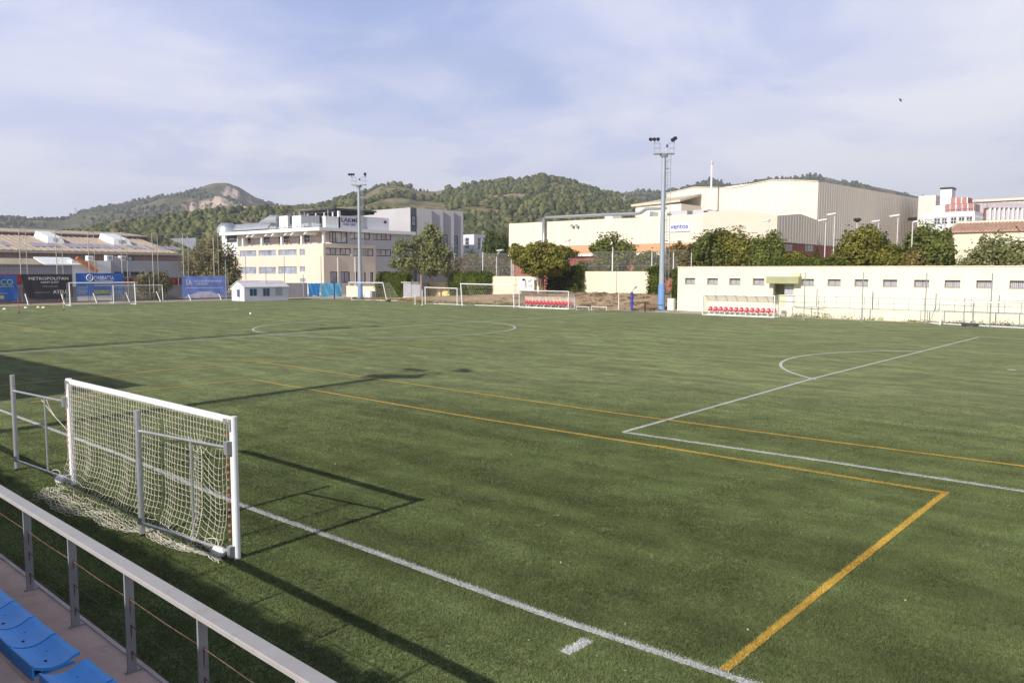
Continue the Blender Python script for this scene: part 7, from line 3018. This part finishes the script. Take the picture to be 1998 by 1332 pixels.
hedge_px('long clipped hedge behind the changing room roof', 1490, 1640, 508, 77, 1.5, lm_hedge, 8000, 2.0)

# weeds at the foot of the ramp wall and grass verge
P_ = []
for k in range(90):
    x = rnd.uniform(at_y(1530, 610, YR).x, 45)
    h = rnd.uniform(0.12, 0.5) * (1.3 if x < 26 else 0.7)
    P_.append(leaves((x, YR - rnd.uniform(0.05, 0.6), h * 0.3), (0.7, 0.25, h * 0.7), 26, 0.09, 8, 0.1, 0.5))
for k in range(120):
    x = rnd.uniform(-51, -12)
    y = 62.4 + rnd.random() * 4.5
    P_.append(leaves((x, y, 0.05), (0.8, 0.6, 0.18), 60, 0.14, 8, 0.1, 0.4))
o = leaf_obj('weeds', P_, lm_yellow)
tag(o, kind='stuff')
P_ = []
for k in range(170):
    x = rnd.uniform(-22, 0)
    y = rnd.uniform(63, 71)
    s = min(1, max(0, (y - 62.5) / 8.5))
    z = 1.5 * min(1, max(0, (x + 50) / 36)) * (s * s * (3 - 2 * s)) if x < -1 else 0.1
    P_.append(leaves((x, y, z + 0.03), (0.5, 0.4, 0.12), 30, 0.13, 6, 0.1, 0.4))
o = leaf_obj('dry_grass', P_, lm_dry)
tag(o, kind='stuff')

# ------------------------------------------------------------------ small far things
# houses on the left hill
for i, (u0, u1, v0, v1, D, lab) in enumerate(((198, 207, 437, 445, 640, 'tiny pale house on the hill, leftmost of three'), (210, 224, 434, 441, 650, 'tiny tan house on the hill, middle of three'), (225, 238, 429, 437, 660, 'tiny pale house on the hill, rightmost and highest of three'))):
    A, B = at_d(u0, v1, D), at_d(u1, v1, D)
    h = at_d(u0, v0, D).z - A.z
    t = thing('hill_house', (A + B) / 2, lab, 'house', 'houses on the left hill')
    e = (B - A).normalized()
    n_ = Vector((-e.y, e.x, 0))
    Lh = (B - A).length / 2
    mid_ = (A + B) / 2
    g = MB()
    g.obox(mid_ + n_ * 4 + Vector((0, 0, h * 0.3 - 2)), e, n_, (0, 0, 1), Lh, 4, h * 0.35 + 2)
    g.build('wall', M('house_wall', (0.55, 0.45, 0.36), 0.9), t)
    g = MB()
    zt_ = A.z + h * 0.65
    pA = mid_ - e * (Lh * 1.05) + n_ * -0.4
    g.prism([Vector((pA.x, pA.y, zt_)), Vector(((pA + n_ * 4.4).x, (pA + n_ * 4.4).y, zt_ + h * 0.35)), Vector(((pA + n_ * 8.8).x, (pA + n_ * 8.8).y, zt_))], e * (Lh * 2.1))
    g.build('roof', M('house_roof', (0.42, 0.22, 0.15), 0.9), t)
    for s in (-0.45, 0.35):
        g = MB()
        g.obox(mid_ + e * (Lh * s) - n_ * 0.02 + Vector((0, 0, h * 0.3)), e, n_, (0, 0, 1), Lh * 0.14, 0.06, h * 0.12)
        g.build('window', m_pane, t)
# lattice pylons on the skyline
for i, (u, v0, v1, D, lab) in enumerate(((148, 405, 424, 1450, 'thin lattice pylon on the left skyline'), (17, 424, 436, 1450, 'faint lattice pylon near the left edge of the skyline'), (192, 417, 433, 1300, 'lattice pylon on the slope above the shed'), (1218, 382, 412, 700, 'lattice pylon on the hill left of the tall hall'))):
    P = at_d(u, v1, D)
    zt_ = at_d(u, v0, D).z
    w = (zt_ - P.z) * 0.12
    t = thing('pylon', (P.x, P.y, P.z), lab, 'pylon', 'pylons on the hills')
    g = MB()
    r_ = 0.16 if D > 1000 else 0.10
    for sx in (-1, 1):
        for sy in (-1, 1):
            g.tube([(P.x + sx * w, P.y + sy * w, P.z - 6), (P.x + sx * w * 0.2, P.y + sy * w * 0.2, zt_)], r_, 4)
    for k in range(6):
        z = P.z + (zt_ - P.z) * k / 6
        q = w * (1 - 0.8 * k / 6)
        g.tube([(P.x - q, P.y - q, z), (P.x + q, P.y + q, z + (zt_ - P.z) / 6)], r_ * 0.7, 3)
        g.tube([(P.x + q, P.y - q, z), (P.x - q, P.y + q, z + (zt_ - P.z) / 6)], r_ * 0.7, 3)
    g.build('lattice', m_ltgrey, t)
    g = MB()
    for k in (0.75, 0.9):
        z = P.z + (zt_ - P.z) * k
        g.tube([P.xy.to_3d() + RT * (-2.4 * w) + Vector((0, 0, z)), P.xy.to_3d() + RT * (2.4 * w) + Vector((0, 0, z))], r_, 4)
    g.build('cross_arm', m_ltgrey, t)
# motorway viaduct strip below the quarry
A, B = at_d(470, 405, 900), at_d(552, 405.5, 900)
vd = thing('viaduct', (A + B) / 2, 'long grey road viaduct on columns below the quarry scar', 'viaduct')
e = (B - A).normalized()
n_ = Vector((-e.y, e.x, 0))
L_ = (B - A).length
g = MB()
g.obox((A + B) / 2, e, n_, (0, 0, 1), L_ / 2, 4, 1.1)
g.build('deck', m_conc, vd)
for k in range(9):
    p = A + e * (L_ * (k + 0.5) / 9)
    g = MB()
    g.box(p.x - 0.8, p.x + 0.8, p.y - 0.8, p.y + 0.8, p.z - 12, p.z - 1.11)
    g.build('pier', m_conc, vd)
# a bird
P = at_d(1757, 196, 120)
bd = thing('bird', P, 'small dark bird flying in the sky at the upper right', 'bird')
g = MB()
s = 0.34
g.tube([P + RT * (-s * 0.5) + UP * (s * 0.35), P + RT * (-s * 0.1), P + RT * (s * 0.25) - UP * (s * 0.25), P + RT * (s * 0.5) - UP * (s * 0.5)], [0.02, 0.08, 0.09, 0.03], 8)
g.build('body', m_dark, bd, True)
for q in (-1, 1):
    g = MB()
    tip = P + RT * (q * s * 0.9) + UP * (s * 0.7) + FW * (q * 0.2)
    g.tube([P, (P + tip) / 2 + UP * 0.06, tip], [0.07, 0.05, 0.01], 6)
    g.build('wing', m_dark, bd)

# ------------------------------------------------------------------ air
hz_m = bpy.data.materials.new('haze_air')
hz_m.use_nodes = True
ht_ = hz_m.node_tree
ht_.nodes.clear()
pv = ht_.nodes.new('ShaderNodeVolumePrincipled')
pv.inputs['Color'].default_value = (0.86, 0.90, 1.0, 1)
pv.inputs['Density'].default_value = 0.00030
pv.inputs['Anisotropy'].default_value = 0.2
oo = ht_.nodes.new('ShaderNodeOutputMaterial')
ht_.links.new(pv.outputs[0], oo.inputs['Volume'])
o = MB().box(-2600, 900, -80, 2600, -1.2, 240).build('haze', hz_m)
tag(o, kind='stuff')
